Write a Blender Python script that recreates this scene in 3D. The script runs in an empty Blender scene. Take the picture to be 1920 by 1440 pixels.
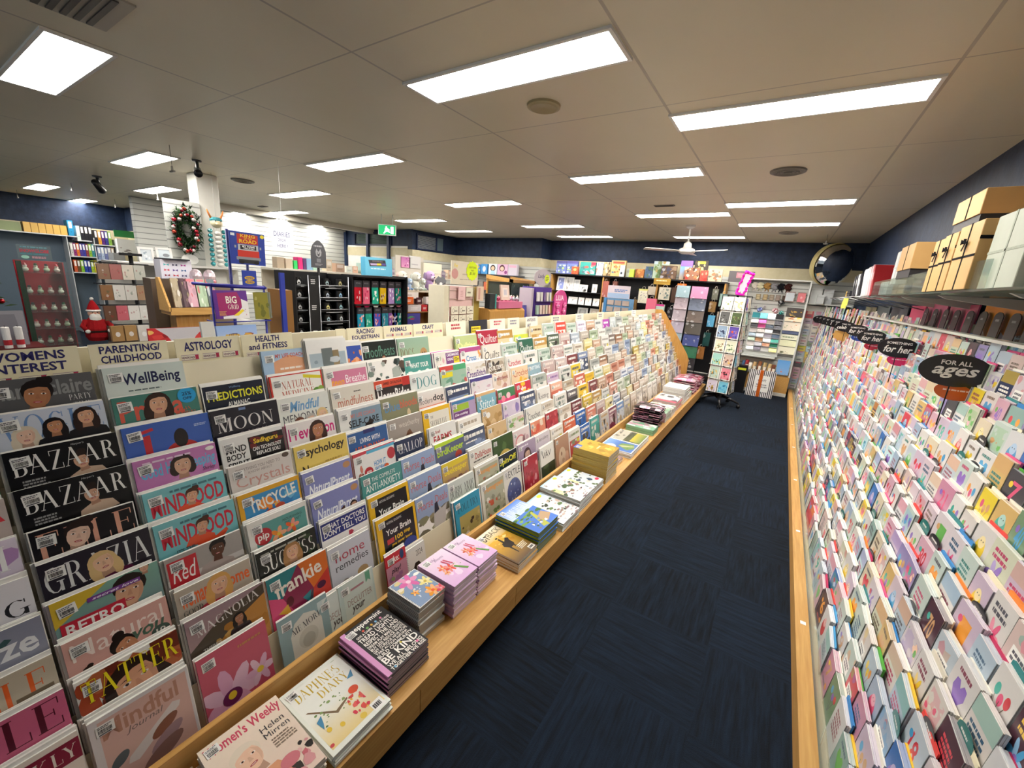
import bpy, math, random
from mathutils import Matrix, Vector
import numpy as np
C = bpy.context.scene.collection
SC = bpy.context.scene
random.seed(7)

# ---------------------------------------------------------------- camera, world, exposure
EYE = 1.70            # camera height above the carpet
CEIL = 2.72
FPX = 769.358         # focal length in pixels of the 1920 x 1440 frame
def _rot(y, p, r):
    cy, sy, cp, sp = math.cos(y), math.sin(y), math.cos(p), math.sin(p)
    fwd = np.array([-sy*cp, cy*cp, -sp]); right = np.array([cy, sy, 0.0]); down = np.cross(fwd, right)
    c, s = math.cos(r), math.sin(r)
    return np.array([c*right+s*down, -s*right+c*down, fwd])
CR = _rot(0.563494735, 0.244735040, -0.0693807403)
cd = bpy.data.cameras.new('camera'); cam = bpy.data.objects.new('camera', cd); C.objects.link(cam)
cd.sensor_width = 36.0; cd.lens = 36.0*FPX/1920.0; cd.clip_start = 0.05; cd.clip_end = 60
cam.matrix_world = Matrix([[CR[0][i], -CR[1][i], -CR[2][i], (0, 0, EYE)[i]] for i in range(3)] + [[0, 0, 0, 1]])
SC.camera = cam
wd = bpy.data.worlds.new('world'); SC.world = wd; wd.use_nodes = True
wd.node_tree.nodes['Background'].inputs[0].default_value = (0.80, 0.90, 1.0, 1)
wd.node_tree.nodes['Background'].inputs[1].default_value = 0.35
vs = SC.view_settings
SC.display_settings.display_device = 'sRGB'
vs.view_transform = 'Standard'; vs.look = 'None'; vs.gamma = 1.0; vs.use_curve_mapping = False
vs.exposure = 0.38
LIGHT = 34.0          # radiance of the ceiling panels
SC.cycles.max_bounces = 6; SC.cycles.diffuse_bounces = 4; SC.cycles.glossy_bounces = 3
SC.cycles.transparent_max_bounces = 12; SC.cycles.transmission_bounces = 4
SC.cycles.sample_clamp_indirect = 4.0
SC.cycles.caustics_reflective = False; SC.cycles.caustics_refractive = False

# ---------------------------------------------------------------- colour
_hc = {}
def hexc(h):
    if not isinstance(h, str): return h
    if h not in _hc:
        v = []
        for i in (0, 2, 4):
            c = int(h[i:i+2], 16)/255.0
            v.append(c/12.92 if c <= 0.04045 else ((c+0.055)/1.055)**2.4)
        _hc[h] = (v[0], v[1], v[2], 1.0)
    return _hc[h]
def mix(a, b, t):
    a, b = hexc(a), hexc(b)
    return tuple(a[i]*(1-t)+b[i]*t for i in range(4))

# ---------------------------------------------------------------- materials
MAT = {}
def newmat(name):
    m = bpy.data.materials.new(name); m.use_nodes = True
    nt = m.node_tree; b = nt.nodes['Principled BSDF']; MAT[name] = m
    return m, nt, b
def printed(name, rough, spec=0.4, noise=0.04, scale=60.0, metallic=0.0, bump=0.0):
    m, nt, b = newmat(name)
    a = nt.nodes.new('ShaderNodeVertexColor'); a.layer_name = 'Col'
    n = nt.nodes.new('ShaderNodeTexNoise'); n.inputs['Scale'].default_value = scale; n.inputs['Detail'].default_value = 3
    tc = nt.nodes.new('ShaderNodeTexCoord'); nt.links.new(tc.outputs['Object'], n.inputs['Vector'])
    mr = nt.nodes.new('ShaderNodeMapRange'); mr.inputs[3].default_value = 1-noise; mr.inputs[4].default_value = 1+noise
    nt.links.new(n.outputs['Fac'], mr.inputs[0])
    mx = nt.nodes.new('ShaderNodeVectorMath'); mx.operation = 'MULTIPLY'
    nt.links.new(a.outputs['Color'], mx.inputs[0]); nt.links.new(mr.outputs[0], mx.inputs[1])
    nt.links.new(mx.outputs[0], b.inputs['Base Color'])
    b.inputs['Roughness'].default_value = rough; b.inputs['Specular IOR Level'].default_value = spec
    b.inputs['Metallic'].default_value = metallic
    if bump:
        bp = nt.nodes.new('ShaderNodeBump'); bp.inputs['Strength'].default_value = bump; bp.inputs['Distance'].default_value = 0.004
        nt.links.new(n.outputs['Fac'], bp.inputs['Height']); nt.links.new(bp.outputs[0], b.inputs['Normal'])
    return m
printed('glossy_print', 0.30, 0.45, 0.03)
printed('paper', 0.55, 0.25, 0.03)
printed('card', 0.5, 0.3, 0.05, 20)
printed('plastic', 0.28, 0.5, 0.02)
printed('metal', 0.32, 0.5, 0.03, 40, 1.0)
printed('cloth', 0.9, 0.1, 0.18, 140, bump=0.5)
printed('painted', 0.45, 0.35, 0.03, 12)
printed('foil', 0.22, 0.6, 0.10, 50, 0.55, bump=0.6)
def wood(name, c1, c2, rough=0.4, axis=1):
    m, nt, b = newmat(name)
    tc = nt.nodes.new('ShaderNodeTexCoord'); mp = nt.nodes.new('ShaderNodeMapping')
    sc = [26.0, 26.0, 26.0]; sc[axis] = 1.6; mp.inputs['Scale'].default_value = sc
    n = nt.nodes.new('ShaderNodeTexNoise'); n.inputs['Scale'].default_value = 3.0; n.inputs['Detail'].default_value = 6
    r = nt.nodes.new('ShaderNodeValToRGB'); r.color_ramp.elements[0].color = hexc(c1); r.color_ramp.elements[1].color = hexc(c2)
    r.color_ramp.elements[0].position = 0.3; r.color_ramp.elements[1].position = 0.75
    nt.links.new(tc.outputs['Object'], mp.inputs[0]); nt.links.new(mp.outputs[0], n.inputs['Vector'])
    nt.links.new(n.outputs['Fac'], r.inputs[0]); nt.links.new(r.outputs[0], b.inputs['Base Color'])
    b.inputs['Roughness'].default_value = rough; b.inputs['Specular IOR Level'].default_value = 0.35
    return m
wood('oak', 'b98a4a', 'd0a462', 0.42, 1)
wood('oak_upright', 'b07f3c', 'c79a58', 0.45, 2)
def clear(name, tint, alpha, rough=0.08):
    m, nt, b = newmat(name)
    nt.nodes.remove(b)
    out = nt.nodes['Material Output']
    t = nt.nodes.new('ShaderNodeBsdfTransparent'); t.inputs[0].default_value = hexc(tint)
    g = nt.nodes.new('ShaderNodeBsdfGlossy'); g.inputs['Roughness'].default_value = rough; g.inputs[0].default_value = (0.9, 0.95, 0.95, 1)
    d = nt.nodes.new('ShaderNodeBsdfDiffuse'); d.inputs[0].default_value = hexc(tint)
    lw = nt.nodes.new('ShaderNodeLayerWeight'); lw.inputs[0].default_value = 0.12
    m1 = nt.nodes.new('ShaderNodeMixShader'); m2 = nt.nodes.new('ShaderNodeMixShader')
    m1.inputs[0].default_value = alpha; nt.links.new(t.outputs[0], m1.inputs[1]); nt.links.new(d.outputs[0], m1.inputs[2])
    mr = nt.nodes.new('ShaderNodeMath'); mr.operation = 'MULTIPLY'; mr.inputs[1].default_value = 0.5
    nt.links.new(lw.outputs['Fresnel'], mr.inputs[0]); nt.links.new(mr.outputs[0], m2.inputs[0])
    nt.links.new(m1.outputs[0], m2.inputs[1]); nt.links.new(g.outputs[0], m2.inputs[2]); nt.links.new(m2.outputs[0], out.inputs[0])
    return m
clear('acrylic', 'f4f9f7', 0.035)
clear('glass', 'dceae4', 0.08)
clear('cellophane', 'e6e6ea', 0.22, 0.2)
def emit(name, col, strength):
    m, nt, b = newmat(name)
    b.inputs['Base Color'].default_value = hexc(col); b.inputs['Emission Color'].default_value = hexc(col)
    b.inputs['Emission Strength'].default_value = strength
    n = nt.nodes.new('ShaderNodeTexNoise'); n.inputs['Scale'].default_value = 8.0
    mr = nt.nodes.new('ShaderNodeMapRange'); mr.inputs[3].default_value = strength*0.97; mr.inputs[4].default_value = strength*1.03
    nt.links.new(n.outputs['Fac'], mr.inputs[0]); nt.links.new(mr.outputs[0], b.inputs['Emission Strength'])
    return m
emit('panel_light', 'fffaf2', LIGHT)
emit('exit_light', '12a866', 0.9)
emit('exit_white', 'eafff4', 1.3)
def mirror_mat():
    m, nt, b = newmat('mirror')
    b.inputs['Metallic'].default_value = 1.0; b.inputs['Roughness'].default_value = 0.06
    n = nt.nodes.new('ShaderNodeTexNoise'); n.inputs['Scale'].default_value = 4
    r = nt.nodes.new('ShaderNodeValToRGB'); r.color_ramp.elements[0].color = (0.62, 0.62, 0.6, 1); r.color_ramp.elements[1].color = (0.72, 0.72, 0.7, 1)
    nt.links.new(n.outputs['Fac'], r.inputs[0]); nt.links.new(r.outputs[0], b.inputs['Base Color'])
mirror_mat()

# ---------------------------------------------------------------- mesh builder
def ell_pts(cx, cy, rx, ry, n=20, a0=0.0, a1=360.0, rot=0.0):
    full = abs(a1-a0) >= 359.9
    m = n if full else n+1
    out = []
    cr, sr = math.cos(math.radians(rot)), math.sin(math.radians(rot))
    for i in range(m):
        a = math.radians(a0+(a1-a0)*i/n)
        x, y = rx*math.cos(a), ry*math.sin(a)
        out.append((cx+x*cr-y*sr, cy+x*sr+y*cr))
    return out
class MB:
    def __init__(s):
        s.v = []; s.f = []; s.c = []; s.sm = []
    def poly(s, pts, col, smooth=False):
        b = len(s.v); s.v.extend(pts); n = len(pts)
        s.f.append(tuple(range(b, b+n))); s.sm.append(smooth)
        if isinstance(col, list): s.c.extend(hexc(k) for k in col)
        else:
            k = hexc(col); s.c.extend([k]*n)
        return s
    def mesh(s, verts, faces, col, smooth=False):
        b = len(s.v); s.v.extend(verts); k = hexc(col)
        for f in faces:
            s.f.append(tuple(i+b for i in f)); s.c.extend([k]*len(f)); s.sm.append(smooth)
        return s
    def box(s, x0, y0, z0, x1, y1, z1, col, cols=None):
        p = [(x0,y0,z0),(x1,y0,z0),(x1,y1,z0),(x0,y1,z0),(x0,y0,z1),(x1,y0,z1),(x1,y1,z1),(x0,y1,z1)]
        F = [(0,3,2,1),(4,5,6,7),(0,1,5,4),(2,3,7,6),(3,0,4,7),(1,2,6,5)]   # bottom top front(-y) back(+y) left(-x) right(+x)
        if cols is None: return s.mesh(p, F, col)
        b = len(s.v); s.v.extend(p)
        for i, f in enumerate(F):
            s.f.append(tuple(j+b for j in f)); s.c.extend([hexc(cols.get(i, col))]*4); s.sm.append(False)
        return s
    def cbox(s, x0, y0, z0, x1, y1, z1, col, e=0.004):
        # box with chamfered vertical edges and top edge
        pr = [(x0+e,y0),(x1-e,y0),(x1,y0+e),(x1,y1-e),(x1-e,y1),(x0+e,y1),(x0,y1-e),(x0,y0+e)]
        ins = [(x0+2*e,y0+e),(x1-2*e,y0+e),(x1-e,y0+2*e),(x1-e,y1-2*e),(x1-2*e,y1-e),(x0+2*e,y1-e),(x0+e,y1-2*e),(x0+e,y0+2*e)]
        V = [(x,y,z0) for x,y in pr]+[(x,y,z1-e) for x,y in pr]+[(x,y,z1) for x,y in ins]
        F = [tuple(range(7,-1,-1)), tuple(range(16,24))]
        for i in range(8):
            j = (i+1) % 8; F.append((i,j,8+j,8+i)); F.append((8+i,8+j,16+j,16+i))
        return s.mesh(V, F, col)
    def prism(s, pts, z0, z1, col, side=None):
        n = len(pts)
        a = sum(pts[i][0]*pts[(i+1)%n][1]-pts[(i+1)%n][0]*pts[i][1] for i in range(n))
        if a < 0: pts = pts[::-1]
        s.poly([(x,y,z1) for x,y in pts], col); s.poly([(x,y,z0) for x,y in pts[::-1]], side or col)
        for i in range(n):
            j = (i+1) % n
            s.poly([(pts[i][0],pts[i][1],z0),(pts[j][0],pts[j][1],z0),(pts[j][0],pts[j][1],z1),(pts[i][0],pts[i][1],z1)], side or col)
        return s
    def extr(s, pts, ax, a0, a1, col):
        # profile in the plane normal to axis ax (0 x, 1 y), extruded a0..a1
        n = len(pts)
        P = (lambda u, w, t: (t, u, w)) if ax == 0 else (lambda u, w, t: (u, t, w))
        ar = sum(pts[i][0]*pts[(i+1)%n][1]-pts[(i+1)%n][0]*pts[i][1] for i in range(n))
        if (ar < 0) != (ax == 1): pts = pts[::-1]
        s.poly([P(u,w,a1) for u,w in pts], col); s.poly([P(u,w,a0) for u,w in pts[::-1]], col)
        for i in range(n):
            j = (i+1) % n
            s.poly([P(*pts[i],a0),P(*pts[j],a0),P(*pts[j],a1),P(*pts[i],a1)], col)
        return s
    def tube(s, path, r, col, n=6, caps=True):
        P = [Vector(p) for p in path]; rings = []
        up = Vector((0,0,1))
        for i, p in enumerate(P):
            d = (P[min(i+1,len(P)-1)]-P[max(i-1,0)]).normalized()
            a = d.cross(up)
            if a.length < 0.05: a = d.cross(Vector((1,0,0)))
            a.normalize(); b = d.cross(a)
            rr = r[i] if isinstance(r, (list, tuple)) else r
            rings.append([tuple(p+a*(rr*math.cos(2*math.pi*k/n))+b*(rr*math.sin(2*math.pi*k/n))) for k in range(n)])
        V = [q for g in rings for q in g]; F = []
        for i in range(len(P)-1):
            for k in range(n):
                l = (k+1) % n; F.append((i*n+l, i*n+k, (i+1)*n+k, (i+1)*n+l))
        if caps: F.append(tuple(range(n))); F.append(tuple((len(P)-1)*n+k for k in range(n-1,-1,-1)))
        return s.mesh(V, F, col, True)
    def lathe(s, prof, cx, cy, col, n=16, cols=None, smooth=True):
        for i in range(len(prof)-1):
            (r0,z0),(r1,z1) = prof[i], prof[i+1]
            c = cols[i] if cols else col
            for k in range(n):
                a, b = 2*math.pi*k/n, 2*math.pi*(k+1)/n
                q = [(cx+r0*math.cos(a),cy+r0*math.sin(a),z0),(cx+r0*math.cos(b),cy+r0*math.sin(b),z0),
                     (cx+r1*math.cos(b),cy+r1*math.sin(b),z1),(cx+r1*math.cos(a),cy+r1*math.sin(a),z1)]
                if r0 < 1e-6: q = [q[0],q[2],q[3]]
                elif r1 < 1e-6: q = q[:3]
                s.poly(q, c, smooth)
        return s
    def ball(s, c, r, col, nu=10, nv=7):
        rx, ry, rz = r if isinstance(r, tuple) else (r, r, r)
        V = [(c[0],c[1],c[2]-rz)]; F = []
        for i in range(1, nv):
            t = -math.pi/2+math.pi*i/nv
            for k in range(nu):
                a = 2*math.pi*k/nu
                V.append((c[0]+rx*math.cos(t)*math.cos(a), c[1]+ry*math.cos(t)*math.sin(a), c[2]+rz*math.sin(t)))
        V.append((c[0],c[1],c[2]+rz)); T = len(V)-1
        for k in range(nu):
            l = (k+1) % nu
            F.append((0,1+l,1+k)); F.append((T,T-nu+k,T-nu+l))
            for i in range(nv-2):
                F.append((1+i*nu+k,1+i*nu+l,1+(i+1)*nu+l,1+(i+1)*nu+k))
        return s.mesh(V, F, col, True)
    def xform(s, M):
        s.v = [tuple(M @ Vector(p)) for p in s.v]; return s
    def add(s, o, M=None):
        b = len(s.v)
        s.v.extend(o.v if M is None else [tuple(M @ Vector(p)) for p in o.v])
        s.f.extend(tuple(i+b for i in f) for f in o.f); s.c.extend(o.c); s.sm.extend(o.sm); return s
    def build(s, name, mat, parent=None, M=None):
        me = bpy.data.meshes.new(name); me.from_pydata(s.v, [], s.f)
        at = me.color_attributes.new('Col', 'FLOAT_COLOR', 'CORNER')
        at.data.foreach_set('color', np.array(s.c, dtype=np.float32).ravel())
        me.polygons.foreach_set('use_smooth', s.sm)
        me.materials.append(MAT[mat]); me.update()
        o = bpy.data.objects.new(name, me); C.objects.link(o)
        if M is not None: o.matrix_world = M
        if parent is not None: o.parent = parent
        return o
def tag(o, label, cat, group=None, kind=None):
    o['label'] = label; o['category'] = cat
    if group: o['group'] = group
    if kind: o['kind'] = kind
    return o
def struct(o): o['kind'] = 'structure'; return o
def thing(name, label, cat, M=None, group=None):
    o = bpy.data.objects.new(name, None); C.objects.link(o); o.empty_display_size = 0.05
    if M is not None: o.matrix_world = M
    return tag(o, label, cat, group)
def frame(x, y, z, yaw=0.0, tilt=0.0):
    """upright frame: local x runs along heading yaw, local y up (leaning back by tilt), local z out of the face"""
    cy, sy = math.cos(math.radians(yaw)), math.sin(math.radians(yaw)); ct, st = math.cos(math.radians(tilt)), math.sin(math.radians(tilt))
    u = Vector((cy, sy, 0)); n0 = Vector((sy, -cy, 0)); v = Vector((0,0,1))*ct - n0*st; n = u.cross(v)
    return Matrix([[u[i], v[i], n[i], (x,y,z)[i]] for i in range(3)]+[[0,0,0,1]])
def place(x, y, z, yaw=0.0): return Matrix.Translation((x,y,z)) @ Matrix.Rotation(math.radians(yaw), 4, 'Z')
def flat(x, y, z, yaw=90.0):
    """a sheet lying on its back: local x along heading yaw, local y a quarter turn on, local z up"""
    return Matrix.Translation((x,y,z)) @ Matrix.Rotation(math.radians(yaw), 4, 'Z')

# ---------------------------------------------------------------- lettering
def _glyphs(offset):
    def mk(t):
        cu = bpy.data.curves.new('t', 'FONT'); cu.body = t; cu.size = 1.0; cu.resolution_u = 2; cu.offset = offset
        o = bpy.data.objects.new('t', cu); C.objects.link(o)
        me = bpy.data.meshes.new_from_object(o.evaluated_get(bpy.context.evaluated_depsgraph_get()))
        V = [(v.co.x, v.co.y) for v in me.vertices]; F = [tuple(p.vertices) for p in me.polygons]
        bpy.data.objects.remove(o); bpy.data.curves.remove(cu); bpy.data.meshes.remove(me)
        return V, F
    def xm(t): return max(v[0] for v in mk(t)[0])
    base = xm('HH'); G = {}
    for ch in "ABCDEFGHIJKLMNOPQRSTUVWXYZabcdefghijklmnopqrstuvwxyz0123456789&/!?:.,'+-$%\u00c4":
        V, F = mk(ch); G[ch] = (V, F, xm('H'+ch+'H')-base)
    G[' '] = ([], [], 0.32)
    return G
FONT = {'b': _glyphs(0.0), 'B': _glyphs(0.022)}
def _didone():
    G = {}
    def T(x0,y0,x1,y1,w=0.15): return [(x0-w/2,y0),(x0+w/2,y0),(x1+w/2,y1),(x1-w/2,y1)]
    def h(x0,x1,y,t=0.03): return [(x0,y-t/2),(x1,y-t/2),(x1,y+t/2),(x0,y+t/2)]
    def A(cx,cy,rx,ry,a0,a1,tw=0.14,th=0.03,n=10):
        o = ell_pts(cx,cy,rx,ry,n,a0,a1); i = ell_pts(cx,cy,rx-tw,ry-th,n,a0,a1)
        return [[o[k],o[k+1],i[k+1],i[k]] for k in range(n)]
    se = lambda x, y, l=0.26: h(x-l/2, x+l/2, y)
    G['A'] = [T(.05,0,.36,1,.04),T(.36,1,.70,0),h(.14,.56,.34),se(.05,.015,.2),se(.72,.015,.26)]
    G['B'] = [T(.15,0,.15,1),h(.02,.3,.985),h(.15,.34,.52),h(.02,.34,.015)]+A(.3,.755,.3,.245,-90,90)+A(.32,.26,.34,.26,-90,90)
    G['C'] = A(.4,.5,.38,.5,55,305)+[T(.64,.72,.64,.95,.04)]
    G['D'] = [T(.15,0,.15,1),h(.02,.34,.985),h(.02,.34,.015)]+A(.3,.5,.42,.5,-90,90)
    G['E'] = [T(.15,0,.15,1),h(.02,.6,.985),h(.15,.46,.52),h(.02,.62,.015),T(.59,.76,.59,1,.03),T(.61,0,.61,.26,.03),T(.46,.4,.46,.64,.03)]
    G['G'] = A(.4,.5,.38,.5,50,330)+[T(.66,0.02,.66,.42,.13),h(.48,.8,.42),T(.66,.74,.66,.96,.04)]
    G['H'] = [T(.15,0,.15,1),T(.65,0,.65,1),h(.15,.65,.52),se(.15,.985),se(.15,.015),se(.65,.985),se(.65,.015)]
    G['I'] = [T(.18,0,.18,1),se(.18,.985),se(.18,.015)]
    G['K'] = [T(.15,0,.15,1),T(.2,.42,.62,1,.04),T(.34,.6,.68,0),se(.15,.985),se(.15,.015),se(.68,.015),se(.62,.985,.2)]
    G['L'] = [T(.15,0,.15,1),se(.15,.985),h(.02,.58,.015),T(.57,0,.57,.3,.03)]
    G['M'] = [T(.1,0,.1,1,.035),T(.14,1,.44,0),T(.44,0,.74,1,.035),T(.78,0,.78,1,.15),se(.1,.015,.2),se(.78,.015),se(.1,.985,.2),se(.78,.985)]
    G['N'] = [T(.1,0,.1,1,.035),T(.12,1,.66,0),T(.68,0,.68,1,.035),se(.1,.015,.2),se(.68,.985,.22),se(.1,.985,.2)]
    G['O'] = A(.42,.5,.42,.5,0,359.8,n=22)
    G['P'] = [T(.15,0,.15,1),se(.15,.015),h(.02,.32,.985),h(.15,.32,.45)]+A(.3,.72,.32,.28,-90,90)
    G['Q'] = A(.42,.5,.42,.5,0,359.8,n=22)+[T(.45,.15,.74,-.18,.1)]
    G['R'] = [T(.15,0,.15,1),se(.15,.015),h(.02,.32,.985),h(.15,.34,.5),T(.42,.5,.66,0),se(.7,.015,.16)]+A(.3,.745,.31,.255,-90,90)
    G['S'] = A(.32,.75,.26,.25,40,270,.13)+A(.32,.25,.3,.25,-150,90,.13)
    G['T'] = [T(.36,0,.36,1),h(.02,.7,.985),se(.36,.015),T(.03,.74,.03,1,.03),T(.69,.74,.69,1,.03)]
    G['U'] = [T(.15,.28,.15,1),T(.66,.28,.66,1,.035),se(.15,.985),se(.66,.985,.2)]+A(.375,.3,.3,.3,180,360,.13)
    G['V'] = [T(.06,1,.36,0),T(.36,0,.66,1,.04),se(.06,.985),se(.66,.985,.2)]
    G['W'] = [T(.06,1,.3,0),T(.3,0,.5,1,.04),T(.5,1,.74,0),T(.74,0,.94,1,.04),se(.06,.985),se(.94,.985,.18)]
    G['Y'] = [T(.08,1,.36,.42),T(.36,.42,.62,1,.04),T(.36,0,.36,.46),se(.08,.985),se(.62,.985,.18),se(.36,.015)]
    G['Z'] = [T(.56,.99,.1,.01),h(.04,.62,.985),h(.04,.64,.015),T(.05,.74,.05,1,.03),T(.63,0,.63,.28,.03)]
    G['&'] = A(.34,.74,.2,.26,0,359.8,.1)+A(.32,.27,.3,.27,100,360,.13)+[T(.2,.62,.66,0,.1)]
    R = {}
    for k, ps in G.items():
        V, F = [], []
        for p in ps:
            b = len(V); V += p; F.append(tuple(range(b, b+len(p))))
        R[k] = (V, F, max(v[0] for v in V)+0.12)
    for k in '0123456789.,\'-!/:+$': R[k] = FONT['b'][k]
    R[' '] = ([], [], 0.3)
    return R
FONT['D'] = _didone()
_tc = {}
def lettering(t, font):
    """list of 2D polygons of a line of lettering scaled to a unit box"""
    key = (t, font)
    if key in _tc: return _tc[key]
    shear = 0.0; f = font
    if font == 'D' and t != t.upper(): f = 'b'
    if font in 'IJ': shear = 0.28; f = 'b' if font == 'I' else 'B'
    G = FONT[f]; x = 0.0; ps = []
    for ch in t:
        g = G.get(ch) or G.get(ch.upper()) or G[' ']
        V, F, adv = g
        for fc in F: ps.append([(V[i][0]+x+shear*V[i][1], V[i][1]) for i in fc])
        x += adv
    if ps:
        xs = [p[0] for q in ps for p in q]; ys = [p[1] for q in ps for p in q]
        x0, x1, y0, y1 = min(xs), max(xs), min(ys), max(ys); sx, sy = 1/max(x1-x0, 1e-6), 1/max(y1-y0, 1e-6)
        ps = [[((a-x0)*sx, (b-y0)*sy) for a, b in q] for q in ps]
    _tc[key] = ps
    return ps

# ---------------------------------------------------------------- printed artwork: shapes given in 0..1 across, 0..1 down from the top
def clip_rect(pts, x0, y0, x1, y1):
    for ax, lim, sg in ((0,x0,1),(0,x1,-1),(1,y0,1),(1,y1,-1)):
        if not pts: return pts
        out = []
        for i in range(len(pts)):
            a, b = pts[i-1], pts[i]
            da, db = sg*(a[ax]-lim), sg*(b[ax]-lim)
            if (da < 0) != (db < 0):
                t = da/(da-db); out.append((a[0]+(b[0]-a[0])*t, a[1]+(b[1]-a[1])*t))
            if db >= 0: out.append(b)
        pts = out
    return pts
class Art:
    """collects printed shapes on a sheet w x h whose lower left corner is the local origin, face towards +z"""
    def __init__(s, w, h, bg=None, z=0.0004, step=0.00004):
        s.w, s.h, s.m, s.z, s.st = w, h, MB(), z, step
        if bg: s.R(0, 0, 1, 1, bg)
    def put(s, pts, col):
        p = clip_rect([(x, 1-y) for x, y in pts], 0, 0, 1, 1)
        if len(p) < 3: return
        ar = sum(p[i-1][0]*p[i][1]-p[i][0]*p[i-1][1] for i in range(len(p)))
        if ar < 0: p = p[::-1]
        s.m.poly([(x*s.w, y*s.h, s.z) for x, y in p], col)
    def up(s): s.z += s.st
    def R(s, x0, y0, x1, y1, col): s.put([(x0,y0),(x1,y0),(x1,y1),(x0,y1)], col); s.up()
    def E(s, cx, cy, rx, ry, col, rot=0.0, n=18): s.put(ell_pts(cx, cy, rx, ry, n, rot=rot), col); s.up()
    def P(s, pts, col): s.put(pts, col); s.up()
    def T(s, t, x0, y0, x1, y1, col, font='B', rot=0.0):
        cx, cy = (x0+x1)/2, (y0+y1)/2; c, sn = math.cos(math.radians(rot)), math.sin(math.radians(rot)); k = s.w/s.h
        for q in lettering(t, font):
            pts = []
            for a, b in q:
                x, y = x0+a*(x1-x0), y1-b*(y1-y0)
                if rot:
                    dx, dy = x-cx, (y-cy)/k; x, y = cx+dx*c-dy*sn, cy+(dx*sn+dy*c)*k
                pts.append((x, y))
            s.put(pts, col)
        s.up()
    def L(s, x0, y0, x1, y1, n, col, seed=0):
        """n lines of small type too small to read"""
        r = random.Random(seed+int(x0*977)+int(y0*331)); dh = (y1-y0)/n
        for i in range(n):
            x = x0; e = x1-(x1-x0)*0.25*r.random()
            while x < e:
                l = (x1-x0)*(0.06+0.16*r.random()); s.put([(x,y0+dh*i+dh*.22),(min(x+l,e),y0+dh*i+dh*.22),(min(x+l,e),y0+dh*(i+.8)),(x,y0+dh*(i+.8))], col); x += l+(x1-x0)*0.03
        s.up()
    def G(s, x0, y0, x1, y1, ct, cb):
        p = [(x0,1-y0),(x1,1-y0),(x1,1-y1),(x0,1-y1)]
        s.m.poly([(x*s.w,y*s.h,s.z) for x, y in (p[3],p[2],p[1],p[0])], [cb, cb, ct, ct]); s.up()
    def N(s, x0, y0, x1, y1, cols, n, seed=0, size=0.25):
        """a printed picture made of overlapping patches"""
        r = random.Random(seed)
        for i in range(n):
            c = r.choice(cols); k = size*(0.4+r.random()); cx, cy = x0+(x1-x0)*r.random(), y0+(y1-y0)*r.random()
            pts = [(cx+k*(x1-x0)*(.5+.5*r.random())*math.cos(a)*.7, cy+k*(y1-y0)*(.5+.5*r.random())*math.sin(a)*.7) for a in [6.283*j/7 for j in range(7)]]
            pts = [(min(max(a, x0), x1), min(max(b, y0), y1)) for a, b in pts]
            s.put(pts, c); s.z += s.st*0.25
        s.up()
    def F(s, cx, cy, r, skin='e2b394', hair='3a2418', style='long', top=None, tilt=0.0):
        """a printed head: r is half the face width as a fraction of the sheet's width"""
        k = s.w/s.h; ca, sa = math.cos(math.radians(tilt)), math.sin(math.radians(tilt))
        def X(x, y): return (cx+(x*ca-y*sa)*r, cy+(x*sa+y*ca)*r*k)
        def el(x, y, a, b, col, n=14):
            s.put([X(x+a*math.cos(6.2832*i/n), y+b*math.sin(6.2832*i/n)) for i in range(n)], col); s.up()
        dark = mix(skin, '5a2c20', .45)
        if top: s.P([X(-2.6,3.6),X(-2.1,2.1),X(-.6,1.5),X(.6,1.5),X(2.1,2.1),X(2.6,3.6)], top)
        if style == 'long': el(-.05,.1,1.38,1.55,hair); el(-.95,1.1,.62,1.25,hair); el(.95,1.1,.6,1.25,hair)
        elif style == 'bob': el(0,0,1.4,1.4,hair); el(-.9,.6,.6,.8,hair); el(.9,.6,.6,.8,hair)
        elif style == 'up': el(0,-.4,1.15,1.15,hair); el(.5,-1.5,.6,.5,hair)
        elif style == 'short': el(0,-.45,1.14,1.05,hair)
        s.P([X(-.5,.8),X(.5,.8),X(.62,1.9),X(-.62,1.9)], dark)
        el(0,.1,.92,1.24,skin,18); s.P([X(.5,-.7),X(.9,-.2),X(.86,.5),X(.5,1.05),X(.62,.4),X(.6,-.2)], mix(skin,'7a4030',.16))
        if style != 'bald': s.P([X(-1.05,-.25),X(-.8,-1.05),X(0,-1.42),X(.85,-1.05),X(1.05,-.2),X(.7,-.72),X(.1,-.8),X(-.6,-.62)], hair)
        for e in (-.42, .42):
            el(e,-.1,.2,.085,'ece2dc',10); el(e,-.1,.09,.085,'2b1a14',8)
            s.P([X(e-.28,-.34),X(e,-.42),X(e+.26,-.33),X(e,-.37)], hair)
        s.P([X(-.05,-.05),X(.08,-.05),X(.2,.42),X(-.16,.42)], mix(skin, '8a4a38', .25))
        el(0,.76,.32,.11,'b0484c',12); s.P([X(-.2,.74),X(.2,.74),X(.14,.79),X(-.14,.79)], 'f0e6e0')
    def flower(s, cx, cy, r, petal, heart, n=6, rot=0.0):
        k = s.w/s.h
        for i in range(n):
            a = 6.2832*i/n+rot
            s.E(cx+r*.55*math.cos(a), cy+r*k*.55*math.sin(a), r*.5, r*k*.3, petal if i % 2 else mix(petal, 'ffffff', .2), math.degrees(a), 10)
        s.E(cx, cy, r*.25, r*k*.25, heart, 0, 10)
    def draw(s, items, seed=0):
        for it in items:
            k, a = it[0], it[1:]
            if k == 'bg': s.R(0, 0, 1, 1, a[0])
            elif k == 'N': s.N(*a, seed=seed) if len(a) == 6 else s.N(*a[:6], seed=seed, size=a[6])
            elif k == 'F': s.F(a[0], a[1]-.09, *a[2:])
            elif k == 'fl': s.flower(*a)
            else: getattr(s, k)(*a)
        return s
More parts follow.
